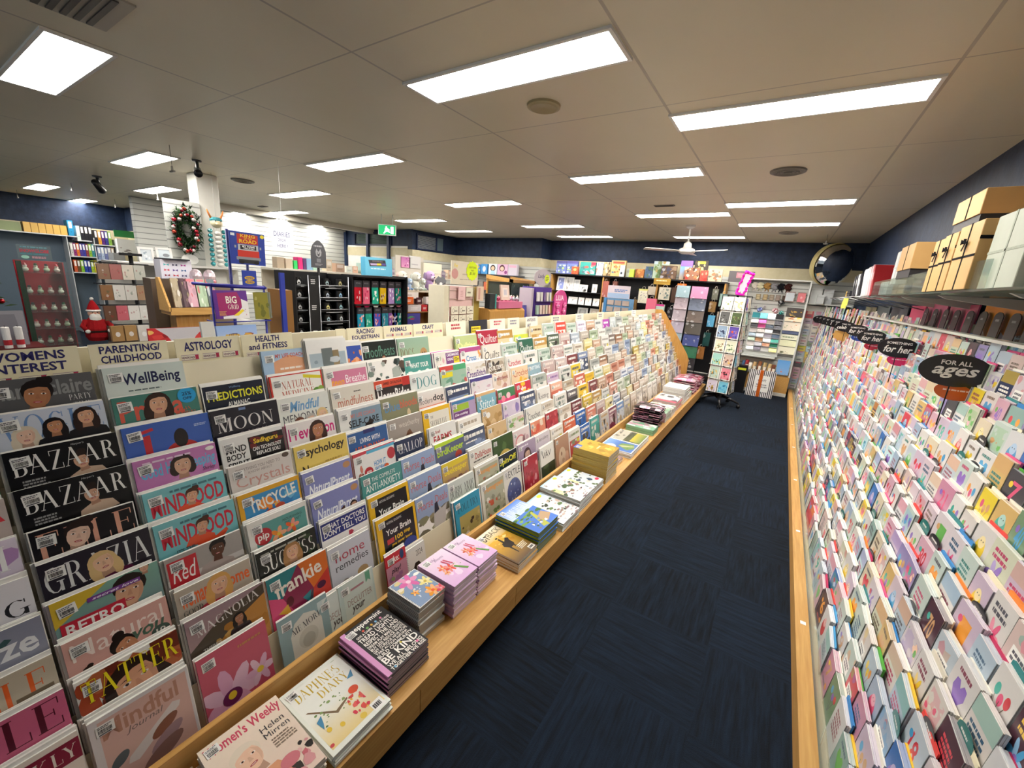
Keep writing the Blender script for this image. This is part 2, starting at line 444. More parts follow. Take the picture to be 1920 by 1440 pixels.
def sticker(parent, x, y, w=0.036, h=0.03, z=0.0012, rot=3):
    """white shop price label with barcode"""
    a = Art(w, h, 'f4f4f0', z)
    r = random.Random(int((x+y)*9999))
    for i in range(13): a.R(.1+.058*i, .42, .1+.058*i+.02+.022*r.random(), .78, '3a3a3c')
    a.L(.08, .08, .9, .36, 2, '6a6a70', 3); a.R(.12, .83, .8, .93, '55555a')
    M = Matrix.Translation((x, y, 0)) @ Matrix.Rotation(math.radians(rot), 4, 'Z')
    a.m.mesh([(0,0,z-.0006),(w,0,z-.0006),(w,h,z-.0006),(0,h,z-.0006)], [(3,2,1,0)], 'f4f4f0')
    return a.m.build('price_sticker', 'paper', parent, M)
# ================================================================ the shop itself
def carpet_mat():
    m, nt, b = newmat('carpet'); L = nt.links.new; N = nt.nodes.new
    tc = N('ShaderNodeTexCoord')
    sp = N('ShaderNodeVectorMath'); sp.operation = 'SCALE'; sp.inputs['Scale'].default_value = 2.0; L(tc.outputs['Object'], sp.inputs[0])
    ck = N('ShaderNodeTexChecker'); ck.inputs['Scale'].default_value = 1.0; L(sp.outputs[0], ck.inputs['Vector'])
    def streak(sx, sy):
        mp = N('ShaderNodeMapping'); mp.inputs['Scale'].default_value = (sx, sy, 1); L(tc.outputs['Object'], mp.inputs[0])
        n = N('ShaderNodeTexNoise'); n.inputs['Scale'].default_value = 4.0; n.inputs['Detail'].default_value = 5; n.inputs['Roughness'].default_value = 0.7; L(mp.outputs[0], n.inputs['Vector']); return n
    a, c = streak(1.0, 14.0), streak(14.0, 1.0)
    mx = N('ShaderNodeMix'); mx.data_type = 'FLOAT'; L(ck.outputs['Fac'], mx.inputs[0]); L(a.outputs['Fac'], mx.inputs[2]); L(c.outputs['Fac'], mx.inputs[3])
    wn = N('ShaderNodeTexWhiteNoise'); wn.noise_dimensions = '2D'; fl = N('ShaderNodeVectorMath'); fl.operation = 'FLOOR'; L(sp.outputs[0], fl.inputs[0]); L(fl.outputs[0], wn.inputs['Vector'])
    ad = N('ShaderNodeMath'); ad.operation = 'MULTIPLY_ADD'; ad.inputs[1].default_value = 0.10; L(wn.outputs['Value'], ad.inputs[0]); L(mx.outputs[0], ad.inputs[2])
    r = N('ShaderNodeValToRGB'); e = r.color_ramp.elements; e[0].position = 0.36; e[0].color = hexc('14171b'); e[1].position = 0.78; e[1].color = hexc('1f2a3a')
    L(ad.outputs[0], r.inputs[0]); L(r.outputs[0], b.inputs['Base Color'])
    b.inputs['Roughness'].default_value = 0.95; b.inputs['Specular IOR Level'].default_value = 0.1
    f = N('ShaderNodeTexNoise'); f.inputs['Scale'].default_value = 260; L(tc.outputs['Object'], f.inputs['Vector'])
    bp = N('ShaderNodeBump'); bp.inputs['Strength'].default_value = 0.5; bp.inputs['Distance'].default_value = 0.004; L(f.outputs['Fac'], bp.inputs['Height']); L(bp.outputs[0], b.inputs['Normal'])
def ceiling_mat():
    m, nt, b = newmat('ceiling_tiles'); L = nt.links.new; N = nt.nodes.new
    tc = N('ShaderNodeTexCoord'); se = N('ShaderNodeSeparateXYZ'); L(tc.outputs['Object'], se.inputs[0])
    def seam(sock, off, pitch, half):
        s = N('ShaderNodeMath'); s.operation = 'SUBTRACT'; L(sock, s.inputs[0]); s.inputs[1].default_value = off-pitch/2
        w = N('ShaderNodeMath'); w.operation = 'FLOORED_MODULO'; L(s.outputs[0], w.inputs[0]); w.inputs[1].default_value = pitch
        d = N('ShaderNodeMath'); d.operation = 'SUBTRACT'; L(w.outputs[0], d.inputs[0]); d.inputs[1].default_value = pitch/2
        a = N('ShaderNodeMath'); a.operation = 'ABSOLUTE'; L(d.outputs[0], a.inputs[0])
        l = N('ShaderNodeMath'); l.operation = 'LESS_THAN'; L(a.outputs[0], l.inputs[0]); l.inputs[1].default_value = half
        return l
    a = seam(se.outputs[0], -0.775, 1.2, 0.007); c = seam(se.outputs[1], 1.47, 1.17, 0.0045)
    mxm = N('ShaderNodeMath'); mxm.operation = 'MAXIMUM'; L(a.outputs[0], mxm.inputs[0]); L(c.outputs[0], mxm.inputs[1])
    n = N('ShaderNodeTexNoise'); n.inputs['Scale'].default_value = 2.5; n.inputs['Detail'].default_value = 6; L(tc.outputs['Object'], n.inputs['Vector'])
    r = N('ShaderNodeValToRGB'); r.color_ramp.elements[0].color = hexc('dcd2b8'); r.color_ramp.elements[1].color = hexc('e4dac2'); L(n.outputs['Fac'], r.inputs[0])
    mx = N('ShaderNodeMix'); mx.data_type = 'RGBA'; L(mxm.outputs[0], mx.inputs[0]); L(r.outputs[0], mx.inputs[6]); mx.inputs[7].default_value = hexc('b8ae9e')
    L(mx.outputs[2], b.inputs['Base Color']); b.inputs['Roughness'].default_value = 0.38; b.inputs['Specular IOR Level'].default_value = 0.35
    f = N('ShaderNodeTexNoise'); f.inputs['Scale'].default_value = 70; L(tc.outputs['Object'], f.inputs['Vector'])
    bp = N('ShaderNodeBump'); bp.inputs['Strength'].default_value = 0.12; bp.inputs['Distance'].default_value = 0.003; L(f.outputs['Fac'], bp.inputs['Height'])
    b2 = N('ShaderNodeBump'); b2.invert = True; b2.inputs['Strength'].default_value = 0.7; b2.inputs['Distance'].default_value = 0.004; L(mxm.outputs[0], b2.inputs['Height']); L(bp.outputs[0], b2.inputs['Normal'])
    L(b2.outputs[0], b.inputs['Normal'])
def wall_mat(name, c1, c2, bump, scale=9):
    m, nt, b = newmat(name); L = nt.links.new; N = nt.nodes.new
    tc = N('ShaderNodeTexCoord'); n = N('ShaderNodeTexNoise'); n.inputs['Scale'].default_value = scale; n.inputs['Detail'].default_value = 8; n.inputs['Roughness'].default_value = .65; L(tc.outputs['Object'], n.inputs['Vector'])
    r = N('ShaderNodeValToRGB'); r.color_ramp.elements[0].position = .35; r.color_ramp.elements[1].position = .7
    r.color_ramp.elements[0].color = hexc(c1); r.color_ramp.elements[1].color = hexc(c2); L(n.outputs['Fac'], r.inputs[0]); L(r.outputs[0], b.inputs['Base Color'])
    bp = N('ShaderNodeBump'); bp.inputs['Strength'].default_value = bump; bp.inputs['Distance'].default_value = .012; L(n.outputs['Fac'], bp.inputs['Height']); L(bp.outputs[0], b.inputs['Normal'])
    b.inputs['Roughness'].default_value = .55; b.inputs['Specular IOR Level'].default_value = .3
def slat_mat():
    # white slatwall: board 10 cm high between grooves
    m, nt, b = newmat('slatwall'); L = nt.links.new; N = nt.nodes.new
    tc = N('ShaderNodeTexCoord'); se = N('ShaderNodeSeparateXYZ'); L(tc.outputs['Object'], se.inputs[0])
    w = N('ShaderNodeMath'); w.operation = 'FLOORED_MODULO'; L(se.outputs[2], w.inputs[0]); w.inputs[1].default_value = .1
    l = N('ShaderNodeMath'); l.operation = 'LESS_THAN'; L(w.outputs[0], l.inputs[0]); l.inputs[1].default_value = .014
    mx = N('ShaderNodeMix'); mx.data_type = 'RGBA'; L(l.outputs[0], mx.inputs[0]); mx.inputs[6].default_value = hexc('c2c3bd'); mx.inputs[7].default_value = hexc('858683')
    L(mx.outputs[2], b.inputs['Base Color']); b.inputs['Roughness'].default_value = .5
    bp = N('ShaderNodeBump'); bp.invert = True; bp.inputs['Strength'].default_value = 1; bp.inputs['Distance'].default_value = .01; L(l.outputs[0], bp.inputs['Height']); L(bp.outputs[0], b.inputs['Normal'])
carpet_mat(); ceiling_mat(); slat_mat()
wall_mat('navy_wall', '172238', '24344f', .35); wall_mat('beige_wall', 'c2b896', 'cdc4a6', .08); wall_mat('white_wall', 'd9d8d2', 'e4e3de', .06)

def slab(name, x0, y0, z0, x1, y1, z1, mat, col='ffffff'):
    m = MB(); m.box(min(x0,x1), min(y0,y1), z0, max(x0,x1), max(y0,y1), z1, col); return struct(m.build(name, mat))
BACK, NB, BB = 9.3, 2.27, 2.07
slab('floor', -14, -3, -0.1, 1.1, 9.5, 0, 'carpet')
slab('ceiling', -14, -3, CEIL, 1.1, 9.5, CEIL+.1, 'ceiling_tiles')
slab('wall_right', 1.0, -3, 0, 1.1, 9.5, CEIL, 'navy_wall')
slab('wall_back', -5, BACK, NB, 1.0, BACK+.15, CEIL, 'navy_wall')
slab('trim_1', -5, BACK-.004, BB, 1.0, BACK+.15, NB, 'beige_wall')
slab('wall_back_lower', -5, BACK, 0, 1.0, BACK+.15, BB, 'slatwall')
slab('wall_back_return', -5.12, 8.8, NB, -5, BACK+.15, CEIL, 'navy_wall')
slab('trim_2', -5.12, 8.796, BB, -4.996, BACK+.15, NB, 'beige_wall')
slab('wall_back_return_lower', -5.12, 8.8, 0, -5, BACK+.15, BB, 'slatwall')
slab('wall_rear_left', -7.75, 8.8, NB, -5.12, 8.95, CEIL, 'navy_wall')
slab('trim_3', -7.6, 8.79, BB, -5.12, 8.95, NB, 'beige_wall')
slab('wall_rear_left_lower', -7.75, 8.8, 0, -5.12, 8.95, BB, 'slatwall')
slab('wall_side_left', -7.75, 7.2, NB, -7.6, 8.8, CEIL, 'navy_wall')
slab('trim_4', -7.75, 7.2, BB, -7.59, 8.79, NB, 'beige_wall')
slab('wall_side_left_lower', -7.75, 7.2, 0, -7.6, 8.8, BB, 'slatwall')
slab('wall_office', -10.25, 7.2, 0, -7.75, 7.3, 2.34, 'white_wall')
slab('trim_5', -10.2, 7.19, BB+.02, -7.75, 7.3, 2.30, 'beige_wall')
slab('wall_office_top', -10.25, 7.2, 2.66, -7.75, 7.3, CEIL, 'navy_wall')
slab('wall_office_pier', -8.3, 7.2, 2.34, -7.75, 7.3, 2.66, 'navy_wall')
slab('wall_office_pier_left', -10.25, 7.2, 2.34, -9.72, 7.3, 2.66, 'navy_wall')
slab('wall_office_inside', -10.25, 8.6, 0, -7.75, 8.7, CEIL, 'white_wall')
slab('wall_slatted', -10.25, 2.85, 0, -10.1, 8.6, CEIL, 'slatwall')
slab('wall_far_left_jog', -13, 3.5, NB-.05, -10.26, 3.62, CEIL, 'navy_wall')
slab('wall_far_left_jog_lower', -13, 3.5, 0, -10.26, 3.62, NB-.05, 'beige_wall')
slab('wall_far_left', -13.15, -3, NB-.07, -13, 3.62, CEIL, 'navy_wall')
slab('wall_far_left_lower', -13.15, -3, 0, -13, 3.62, NB-.07, 'beige_wall')
slab('baseboard_back', -5, BACK-.02, 0, 1.0, BACK, .12, 'white_wall')
# glazed office window and louvred window high on the navy walls
m = MB()
for x0, x1, z0, z1 in ((-9.72,-8.3,2.34,2.375),(-9.72,-8.3,2.625,2.66),(-9.72,-9.68,2.375,2.625),(-8.34,-8.3,2.375,2.625)): m.box(x0,7.17,z0,x1,7.22,z1,'1b2440')
w1 = struct(m.build('window_1', 'painted')); m = MB(); m.box(-9.68,7.21,2.375,-8.34,7.218,2.625,'c8d4d0'); m.build('pane', 'glass', w1)
m = MB()
for y0, y1, z0, z1 in ((7.32,8.3,2.29,2.32),(7.32,8.3,2.62,2.65),(7.32,7.36,2.32,2.62),(8.26,8.3,2.32,2.62),(7.98,8.02,2.32,2.62)): m.box(-7.6,y0,z0,-7.57,y1,z1,'1c2744')
w2 = struct(m.build('window_2', 'painted'))
m = MB()
for i in range(13): m.extr([(-7.598,2.322+.023*i),(-7.580,2.322+.023*i+.004),(-7.580,2.322+.023*i+.007),(-7.598,2.322+.023*i+.003)], 1, 7.36, 7.98, 'cfd6d2')
m.build('louvre_blind', 'painted', w2)
m = MB(); m.box(-7.598,8.02,2.32,-7.592,8.26,2.62,'5a6a72'); m.build('pane', 'plastic', w2)
# dark office door frame beside the slatted wall
m = MB()
for x0, x1 in ((-10.1,-10.02),(-9.2,-9.12),(-8.42,-8.34)): m.box(x0,7.14,0,x1,7.2,2.66,'20304e')
struct(m.build('door_1', 'painted'))
# dropped beam and white column
m = MB(); m.extr([(-9.15,CEIL-.1),(-8.95,CEIL-.1),(-8.95,CEIL+.01),(-9.15,CEIL+.01)], 1, 3.3, 7.2, 'cfcabd'); struct(m.build('beam', 'painted'))
m = MB(); m.cbox(-6.45,2.38,0,-6.2,2.62,CEIL,'dedcd4',.01); struct(m.build('column', 'painted'))

# ---------------------------------------------------------------- ceiling panel lights
X0 = -0.187
PANELS = [(0,2.91,'second of the three long lights over the greeting cards, nearest the camera'),(0,5.59,'middle one of the three lights over the greeting cards'),(0,7.09,'far one of the three lights over the greeting cards'),
 (-1,1.94,'large bright ceiling light nearest the camera, over the aisle'),(-1,4.04,'second ceiling light along the aisle, beyond the nearest one'),(-1,6.15,'third ceiling light along the aisle, before the ceiling fan'),(-1,8.51,'ceiling light behind the ceiling fan'),
 (-3,2.8,'ceiling light over the magazine rack, nearest in its row'),(-3,4.88,'second ceiling light over the magazine rack'),(-3,6.98,'third ceiling light over the magazine rack'),(-3,8.43,'ceiling light nearest the projecting navy wall corner'),
 (-5,1.89,'ceiling light beside the hanging clip and the column'),(-5,3.65,'ceiling light beyond the round vent near the column'),(-5,6.06,'ceiling light just right of the exit sign'),(-5,7.53,'ceiling light above the louvred window'),
 (-3,0.79,'square looking ceiling light in the upper left corner of the photo'),(-7,2.75,'ceiling light behind the camera bracket near the white column'),(-7,4.78,'ceiling light above the blue truck sign'),
 (-9,1.91,'ceiling light high over the Christmas shelves, left of the security camera'),(-10.4,2.74,'ceiling light nearest the far left navy wall'),
 (-8.15,4.6,'ceiling light beyond the dropped beam, nearer the column'),(-8.15,5.5,'ceiling light beyond the dropped beam, left of the diaries note'),(-8.3,6.4,'ceiling light above the handwritten diaries note')]
_pl = None
for k, (c, y, txt) in enumerate(PANELS):
    x = X0+1.2*c
    if _pl is None:
        r = thing('ceiling_light', '', 'light')
        m = MB()
        for a, b, cc, d in ((-.6,-.14,.6,-.122),(-.6,.122,.6,.14),(-.6,-.122,-.582,.122),(.582,-.122,.6,.122)): m.box(a,b,-.012,cc,d,.0,'f2f0ea')
        f = m.build('frame', 'painted', r); m = MB(); m.box(-.582,-.122,-.008,.582,.122,-.002,'ffffff'); d = m.build('diffuser', 'panel_light', r); _pl = (r, f, d)
    else:
        r = _pl[0].copy(); C.objects.link(r)
        for ch in _pl[1:]:
            q = ch.copy(); C.objects.link(q); q.parent = r
    r.location = (x, y, CEIL); r['label'] = 'white LED panel, '+txt; r['group'] = 'ceiling panel lights'
# ---------------------------------------------------------------- round vents, slot vent, diffuser grille
def round_vent(x, y, r, col, label, rings=4):
    t = thing('ceiling_vent', label, 'vent', place(x, y, CEIL), 'round ceiling vents')
    m = MB(); m.lathe([(r,0),(r*.98,-.012),(r*.86,-.016)], 0, 0, col, 28); m.build('rim', 'painted', t)
    m = MB()
    for i in range(rings):
        q = r*(.86-.86*i/rings); m.lathe([(q,-.016+.004*(i%2)),(q*.9,-.02),(max(q-.86*r/rings,0),-.010)], 0, 0, mix(col,'000000',.1), 28)
    m.build('louvre', 'painted', t)
round_vent(-1.41, 2.37, .1, 'a89a74', 'yellowed round ceiling vent below the nearest aisle light', 1)
round_vent(-.18, 4.25, .13, '6f6a62', 'dark round ceiling vent above the greeting card rack')
round_vent(-6.09, 2.86, .13, '6a655c', 'dark round ceiling vent right of the white column')
round_vent(-.16, 7.96, .13, '8a857c', 'small far round ceiling vent behind the card rack lights')
def slot_vent(x, y, sx, sy, n, label, col='8c877c'):
    t = thing('ceiling_grille', label, 'vent', place(x, y, CEIL)); m = MB(); m.box(-sx,-sy,-.008,sx,sy,0,col); m.build('frame', 'painted', t)
    m = MB()
    for i in range(n): m.box(-sx*.9,-sy*.85+1.7*sy*i/n,-.014,sx*.9,-sy*.85+1.7*sy*(i+.5)/n,-.008,'4c4943')
    m.build('slats', 'painted', t)
slot_vent(-1.45, 5.48, .12, .035, 3, 'small rectangular ceiling grille in front of the ceiling fan')
slot_vent(-2.72, .62, .2, .2, 8, 'square ceiling grille cut by the top edge of the photo', 'b5ae9f')
slot_vent(-8.3, 4.2, .1, .05, 3, 'small grey ceiling grille beyond the white column')
# ---------------------------------------------------------------- ceiling fan
t = thing('ceiling_fan', 'white three blade ceiling fan before the back wall', 'fan', place(-1.43, 7.08, CEIL))
m = MB(); m.lathe([(.07,0),(.066,-.03),(.03,-.055),(0,-.056)], 0, 0, 'e4e2dc', 20); m.build('canopy_cup', 'plastic', t)
m = MB(); m.tube([(0,0,-.05),(0,0,-.26)], .012, 'e4e2dc', 10); m.build('rod', 'painted', t)
m = MB(); m.lathe([(.02,-.24),(.055,-.27),(.06,-.33),(.115,-.355),(.12,-.40),(.08,-.425),(0,-.43)], 0, 0, 'dddbd4', 22); m.build('motor', 'plastic', t)
for a in (212, 332, 92):
    m = MB(); b = [(.1,-.028),(.2,-.05),(.62,-.062),(.66,-.05),(.66,.05),(.62,.062),(.2,.05),(.1,.028)]
    m.prism(b, -.004, .004, 'd8d6ce'); M = Matrix.Translation((0,0,-.385)) @ Matrix.Rotation(math.radians(a),4,'Z') @ Matrix.Rotation(math.radians(9),4,'X'); m.build('blade', 'plastic', t, M)
# ---------------------------------------------------------------- exit sign, cameras, clips hanging from the ceiling
t = thing('exit_sign', 'green running man exit sign hanging from the ceiling', 'sign', frame(-6.32, 5.37, CEIL-.36, 35))
m = MB(); m.box(-.16,0,-.02,.16,.19,.0,'e8f0ea'); m.build('housing', 'plastic', t)
a = Art(.30, .16, '0f9a60'); a.P([(.02,.02),(.98,.02),(.98,.98),(.02,.98)], '12a866'); a.m.xform(Matrix.Translation((-.15,.015,.001))); a.m.build('lit_face', 'exit_light', t)
a = Art(.30, .16, None, .001)
a.E(.46,.2,.05,.09,'ffffff'); a.P([(.38,.32),(.55,.3),(.6,.55),(.7,.72),(.66,.8),(.52,.66),(.44,.72),(.34,.92),(.28,.88),(.38,.6)], 'ffffff'); a.P([(.55,.32),(.68,.5),(.65,.55),(.52,.44)], 'ffffff'); a.R(.72,.14,.9,.9,'ffffff')
a.m.xform(Matrix.Translation((-.15,.015,.001))); a.m.build('pictogram', 'exit_white', t)
m = MB(); m.tube([(-.1,.19,-.01),(-.1,.36,-.01)], .008, 'd6dcd8'); m.tube([(.1,.19,-.01),(.1,.36,-.01)], .008, 'd6dcd8'); m.build('hanger', 'painted', t)
def cctv(x, y, yaw, label, s=1.0):
    t = thing('security_camera', label, 'camera', place(x, y, CEIL, yaw))
    m = MB(); m.lathe([(.035*s,0),(.033*s,-.015),(.012*s,-.02),(.012*s,-.06*s)], 0, 0, '1d1d20', 14); m.build('bracket', 'plastic', t)
    m = MB(); m.tube([(-.07*s,0,-.06*s),(.06*s,0,-.11*s),(.07*s,0,-.114*s)], [.026*s,.03*s,.032*s], '202024', 12); m.build('body', 'plastic', t)
    m = MB(); m.tube([(.068*s,0,-.113*s),(.078*s,0,-.117*s)], .022*s, '0a0a0c', 12); m.build('lens', 'plastic', t)
cctv(-5.5, 2.14, -20, 'black bullet security camera hanging just before the white column', 1.25)
cctv(-8.25, 1.99, 150, 'black security camera over the Christmas ornaments', 1.5)
def clip(x, y, h, label, w=.03):
    t = thing('ceiling_clip', label, 'hanger', place(x, y, CEIL), 'hooks hanging from the ceiling')
    m = MB(); m.tube([(0,0,0),(.004,0,-h*.7),(0,0,-h)], .003, '8c877c'); m.build('cord', 'plastic', t)
    m = MB(); m.box(-w,-.008,-h-.014,w,.008,-h,'7c776e'); m.extr([(-.012,-h),(.012,-h),(.006,-h+.04),(-.006,-h+.04)], 1, -.006, .006, '8a857b'); m.build('clip', 'plastic', t)
clip(-5.09, 1.77, .22, 'grey clip on a cord hanging by the ceiling light near the column', .045)
clip(-8.6, 2.75, .14, 'small wire hook hanging in front of the distant ceiling light')
clip(-9.6, 2.0, .10, 'white ceiling hook right of the far security camera')
clip(-12.2, 1.8, .13, 'white ceiling hook nearest the far left wall')
clip(-11.2, 2.9, .14, 'white ceiling hook over the green folders')
clip(.35, 8.2, .13, 'white ceiling hook left of the convex mirror')
# ================================================================ the magazine gondola on the left of the aisle
TILT = 11.0
ST, CT = math.sin(math.radians(TILT)), math.cos(math.radians(TILT))
COL0, PITCH = 0.115, 0.2385          # start of the first full column and column pitch along the aisle
RACK_END = 7.45
def coly(c): return COL0+PITCH*(c-1)
def tier_top(r): return -1.30-0.05*r, 0.51+0.0925*r     # where the top edge of a 275 mm magazine sits
g = thing('magazine_gondola', 'long stepped oak and cream magazine gondola filling the left side of the aisle', 'display rack', place(-1.2, 3.5, 0))
GM = Matrix.Translation((1.2, -3.5, 0))
def gpart(mb, name, mat): mb.xform(GM); return mb.build(name, mat, g)
YA = -0.45
m = MB(); m.box(-1.21, YA, .215, -.855, RACK_END, .245, 'ffffff'); gpart(m, 'shelf_board', 'oak')
m = MB(); y = YA
while y < RACK_END-.01:
    e = min(y+.66, RACK_END); m.box(-.875, y+.0015, .1, -.856, e-.0015, .215, 'ffffff'); y = e
gpart(m, 'fascia', 'oak')
m = MB(); m.box(-1.7, YA+.02, 0, -.95, RACK_END-.02, .1, '15161a'); gpart(m, 'plinth', 'painted')
m = MB(); m.box(-1.215, YA, .245, -1.195, RACK_END, .345, 'ffffff'); gpart(m, 'retaining_lip', 'oak')
for yy, nm in ((RACK_END, 'end_panel'),):
    m = MB(); m.extr([(-1.19,.02),(-1.19,.60),(-1.235,.70),(-1.70,1.36),(-1.75,1.40),(-1.86,1.40),(-1.86,.02)], 1, yy, yy+.022, 'ffffff'); gpart(m, nm, 'oak_upright')
m = MB(); m.box(-1.88, YA, .02, -1.865, RACK_END, 1.40, 'd8cfb4'); gpart(m, 'back_panel', 'painted')
for r in range(10):
    xt, zt = tier_top(r); xb, zb = xt+.275*ST, zt-.275*CT
    m = MB(); o = .0245; H = .27 if r == 9 else .19
    a = [(xb-o*CT, zb-o*ST-.004), (xb-o*CT-H*ST, zb-o*ST+H*CT), (xb-(o+.003)*CT-H*ST, zb-(o+.003)*ST+H*CT), (xb-(o+.003)*CT, zb-(o+.003)*ST-.004)]
    m.extr(a, 1, YA, RACK_END, 'e0d8be')
    m.extr([(xb+.003,zb-.002),(xb-(o+.003)*CT,zb-(o+.003)*ST-.002),(xb-(o+.003)*CT,zb-(o+.003)*ST-.006),(xb+.003,zb-.006)], 1, YA, RACK_END, 'd8d0b6')
    gpart(m, 'tier', 'painted')
# white section boards along the top edge
def headboard(y0, w, lines, label, h=.15, z=1.417, x=-1.79, col='ece4c4', marks=True, ink='2c2a63', yaw=90):
    M = frame(x, y0, z-h, yaw, 6); o = MB(); o.box(0,0,-.003,w,h,0,col); r = o.build('section_sign', 'card', None, M)
    a = Art(w, h)
    if lines:
        n = len(lines); top = .1; hh = (.46 if n > 1 else .26)/1.0
        for i, (t, x0, x1) in enumerate(lines):
            y = (.05+.21*i) if n > 1 else .07; a.T(t, x0, y, x1, y+.165, ink, 'B')
    if marks:
        ym = .49 if len(lines) > 1 else .3
        for xx in (.06, .38, .70):
            a.R(xx, ym, xx+.26, ym+.1, 'efe9d6'); a.R(xx, ym, xx+.26, ym+.012, 'b09aa0'); a.R(xx, ym+.088, xx+.26, ym+.1, 'b09aa0')
            a.T('NEWSPOWER', xx+.01, ym+.03, xx+.2, ym+.075, '6a3a5a', 'B'); a.R(xx+.205, ym+.01, xx+.255, ym+.09, 'b03050')
    a.m.build('lettering', 'card', r)
    return tag(r, label, 'sign', 'section boards on the magazine gondola')
headboard(.115, .21, [('WOMENS',.12,.86),('INTEREST',.14,.86)], 'cream board reading WOMENS INTEREST on top of the gondola', .16)
headboard(.348, .2, [('PARENTING/',.12,.9),('CHILDHOOD',.12,.9)], 'cream board reading PARENTING/ CHILDHOOD partly behind pale magazines')
headboard(.572, .212, [('ASTROLOGY',.12,.88)], 'cream board reading ASTROLOGY over an empty pocket', .2)
headboard(.79, .208, [('HEALTH',.26,.72),('and FITNESS',.12,.88)], 'cream board reading HEALTH and FITNESS')
headboard(1.215, .05, [], 'narrow blank cream board left of the racing board', .15, marks=False)
headboard(1.277, .217, [('RACING/',.26,.78),('EQUESTRIAN',.12,.9)], 'cream board reading RACING/ EQUESTRIAN')
headboard(1.506, .206, [('ANIMALS',.2,.8)], 'cream board reading ANIMALS')
headboard(1.724, .25, [('CRAFT',.28,.68)], 'cream board reading CRAFT')
for k, (y, w, h, col) in enumerate([(2.0,.2,.11,'efe6d0'),(2.24,.21,.12,'2c2c34'),(2.48,.2,.1,'efe2d4'),(2.72,.17,.11,'e9e6d2'),(3.0,.2,.14,'efe9d8'),(3.45,.2,.12,'e8dcc0'),(4.0,.2,.12,'efe8d0'),(4.6,.2,.12,'ece3c8'),(5.2,.2,.13,'efe8d2'),(5.9,.2,.12,'f0ead6')]):
    txt = [('GIFTS',.3,.7)] if k < 0 else []
    o = headboard(y, w, txt, ('dark small board over the craft magazines' if col == '2c2c34' else ['pale board with faded red heading just after the craft board','','cream board behind bagged craft packs','pale board left of the white antiques board','cream board over the art magazines reading ANTIQUES ART','plain cream board over red striped magazines','cream board over the travel magazines','plain cream board in front of the blue spinner rack','cream board left of the hanging gift bags','cream board last along the gondola top'][k]), h, marks=False, col=col)
    a = Art(w, h, None, .0006)
    if k == 4: a.T('ANTIQUES', .1, .1, .8, .32, '3a3a66', 'B'); a.T('ART', .1, .42, .4, .62, '3a3a66', 'B')
    elif k in (0, 2): a.L(.25, .1, .8, .5, 2, 'c0505a', k)
    elif col != '2c2c34': a.L(.2, .12, .85, .5, 2, '8a8796', k)
    else: a.R(.1,.35,.6,.8,'e8cc30'); a.L(.14,.4,.56,.7,2,'8a7a20',1)
    if a.m.v: a.m.build('heading', 'card', o)

# ---------------------------------------------------------------- magazines
COPIES = MB()         # further copies standing behind the front ones, and the small far columns
NMAG = 0
def pocket_frame(y0, r, h, dz=0.0, dx=0.0, yaw=90.0, tilt=TILT):
    xt, zt = tier_top(r); hh = .275
    xb, zb = xt+hh*ST+dx, zt-hh*CT+dz
    return frame(xb, y0, zb, yaw, tilt)
def magazine(y0, r, w, h, items, label, spine='d8d8d4', copies=2, t=.005, name='magazine', stick=True, seed=0, dz=0.0, edge='f1efe9', binding=None, jit=True, cat='magazine', group=None):
    global NMAG
    NMAG += 1
    rr = random.Random(NMAG*17+3)
    M = pocket_frame(y0, r, h, dz, .0, 90+(rr.uniform(-.7,.7) if jit else 0), TILT+(rr.uniform(-.3,.4) if jit else 0))
    m = MB(); m.box(0,0,-t,w,h,0,edge,{4:spine,0:spine})
    o = m.build(name, 'paper', None, M)
    k = .86 if r else 1.0
    a = Art(w, h*k); a.draw(items, seed or NMAG)
    if k < 1:
        a.m.xform(Matrix.Translation((0, h*(1-k), 0))); a.m.poly([(0,0,.0003),(w,0,.0003),(w,h*(1-k),.0003),(0,h*(1-k),.0003)], [c for c in (items[0][1],) if isinstance(c, str)][0] if items[0][0] == 'bg' else (items[0][6] if items[0][0] == 'G' else items[0][5][0]))
    a.m.build('cover', 'glossy_print', o)
    if stick: sticker(o, .012, h-.05, rot=rr.uniform(-3,5))
    if binding:
        b = MB()
        for i in range(int(h/.009)): b.tube([(-.004,.004+.009*i,-.001),(.003,.004+.009*i,.003),(.006,.004+.009*i,-.002)], .0011, binding, 5, False)
        b.build('spiral_binding', 'metal', o)
    tag(o, label, cat, group or 'magazines standing in the gondola pockets')
    for k in range(copies):
        b = MB(); z = -t-.0004-(t+.0006)*k; dx = rr.uniform(-.012,.004); dy = rr.uniform(-.004,.012)
        b.box(dx,dy,z-t,w+dx,h+dy,z,edge,{4:spine,5:edge}); COPIES.add(b, M)
    return o
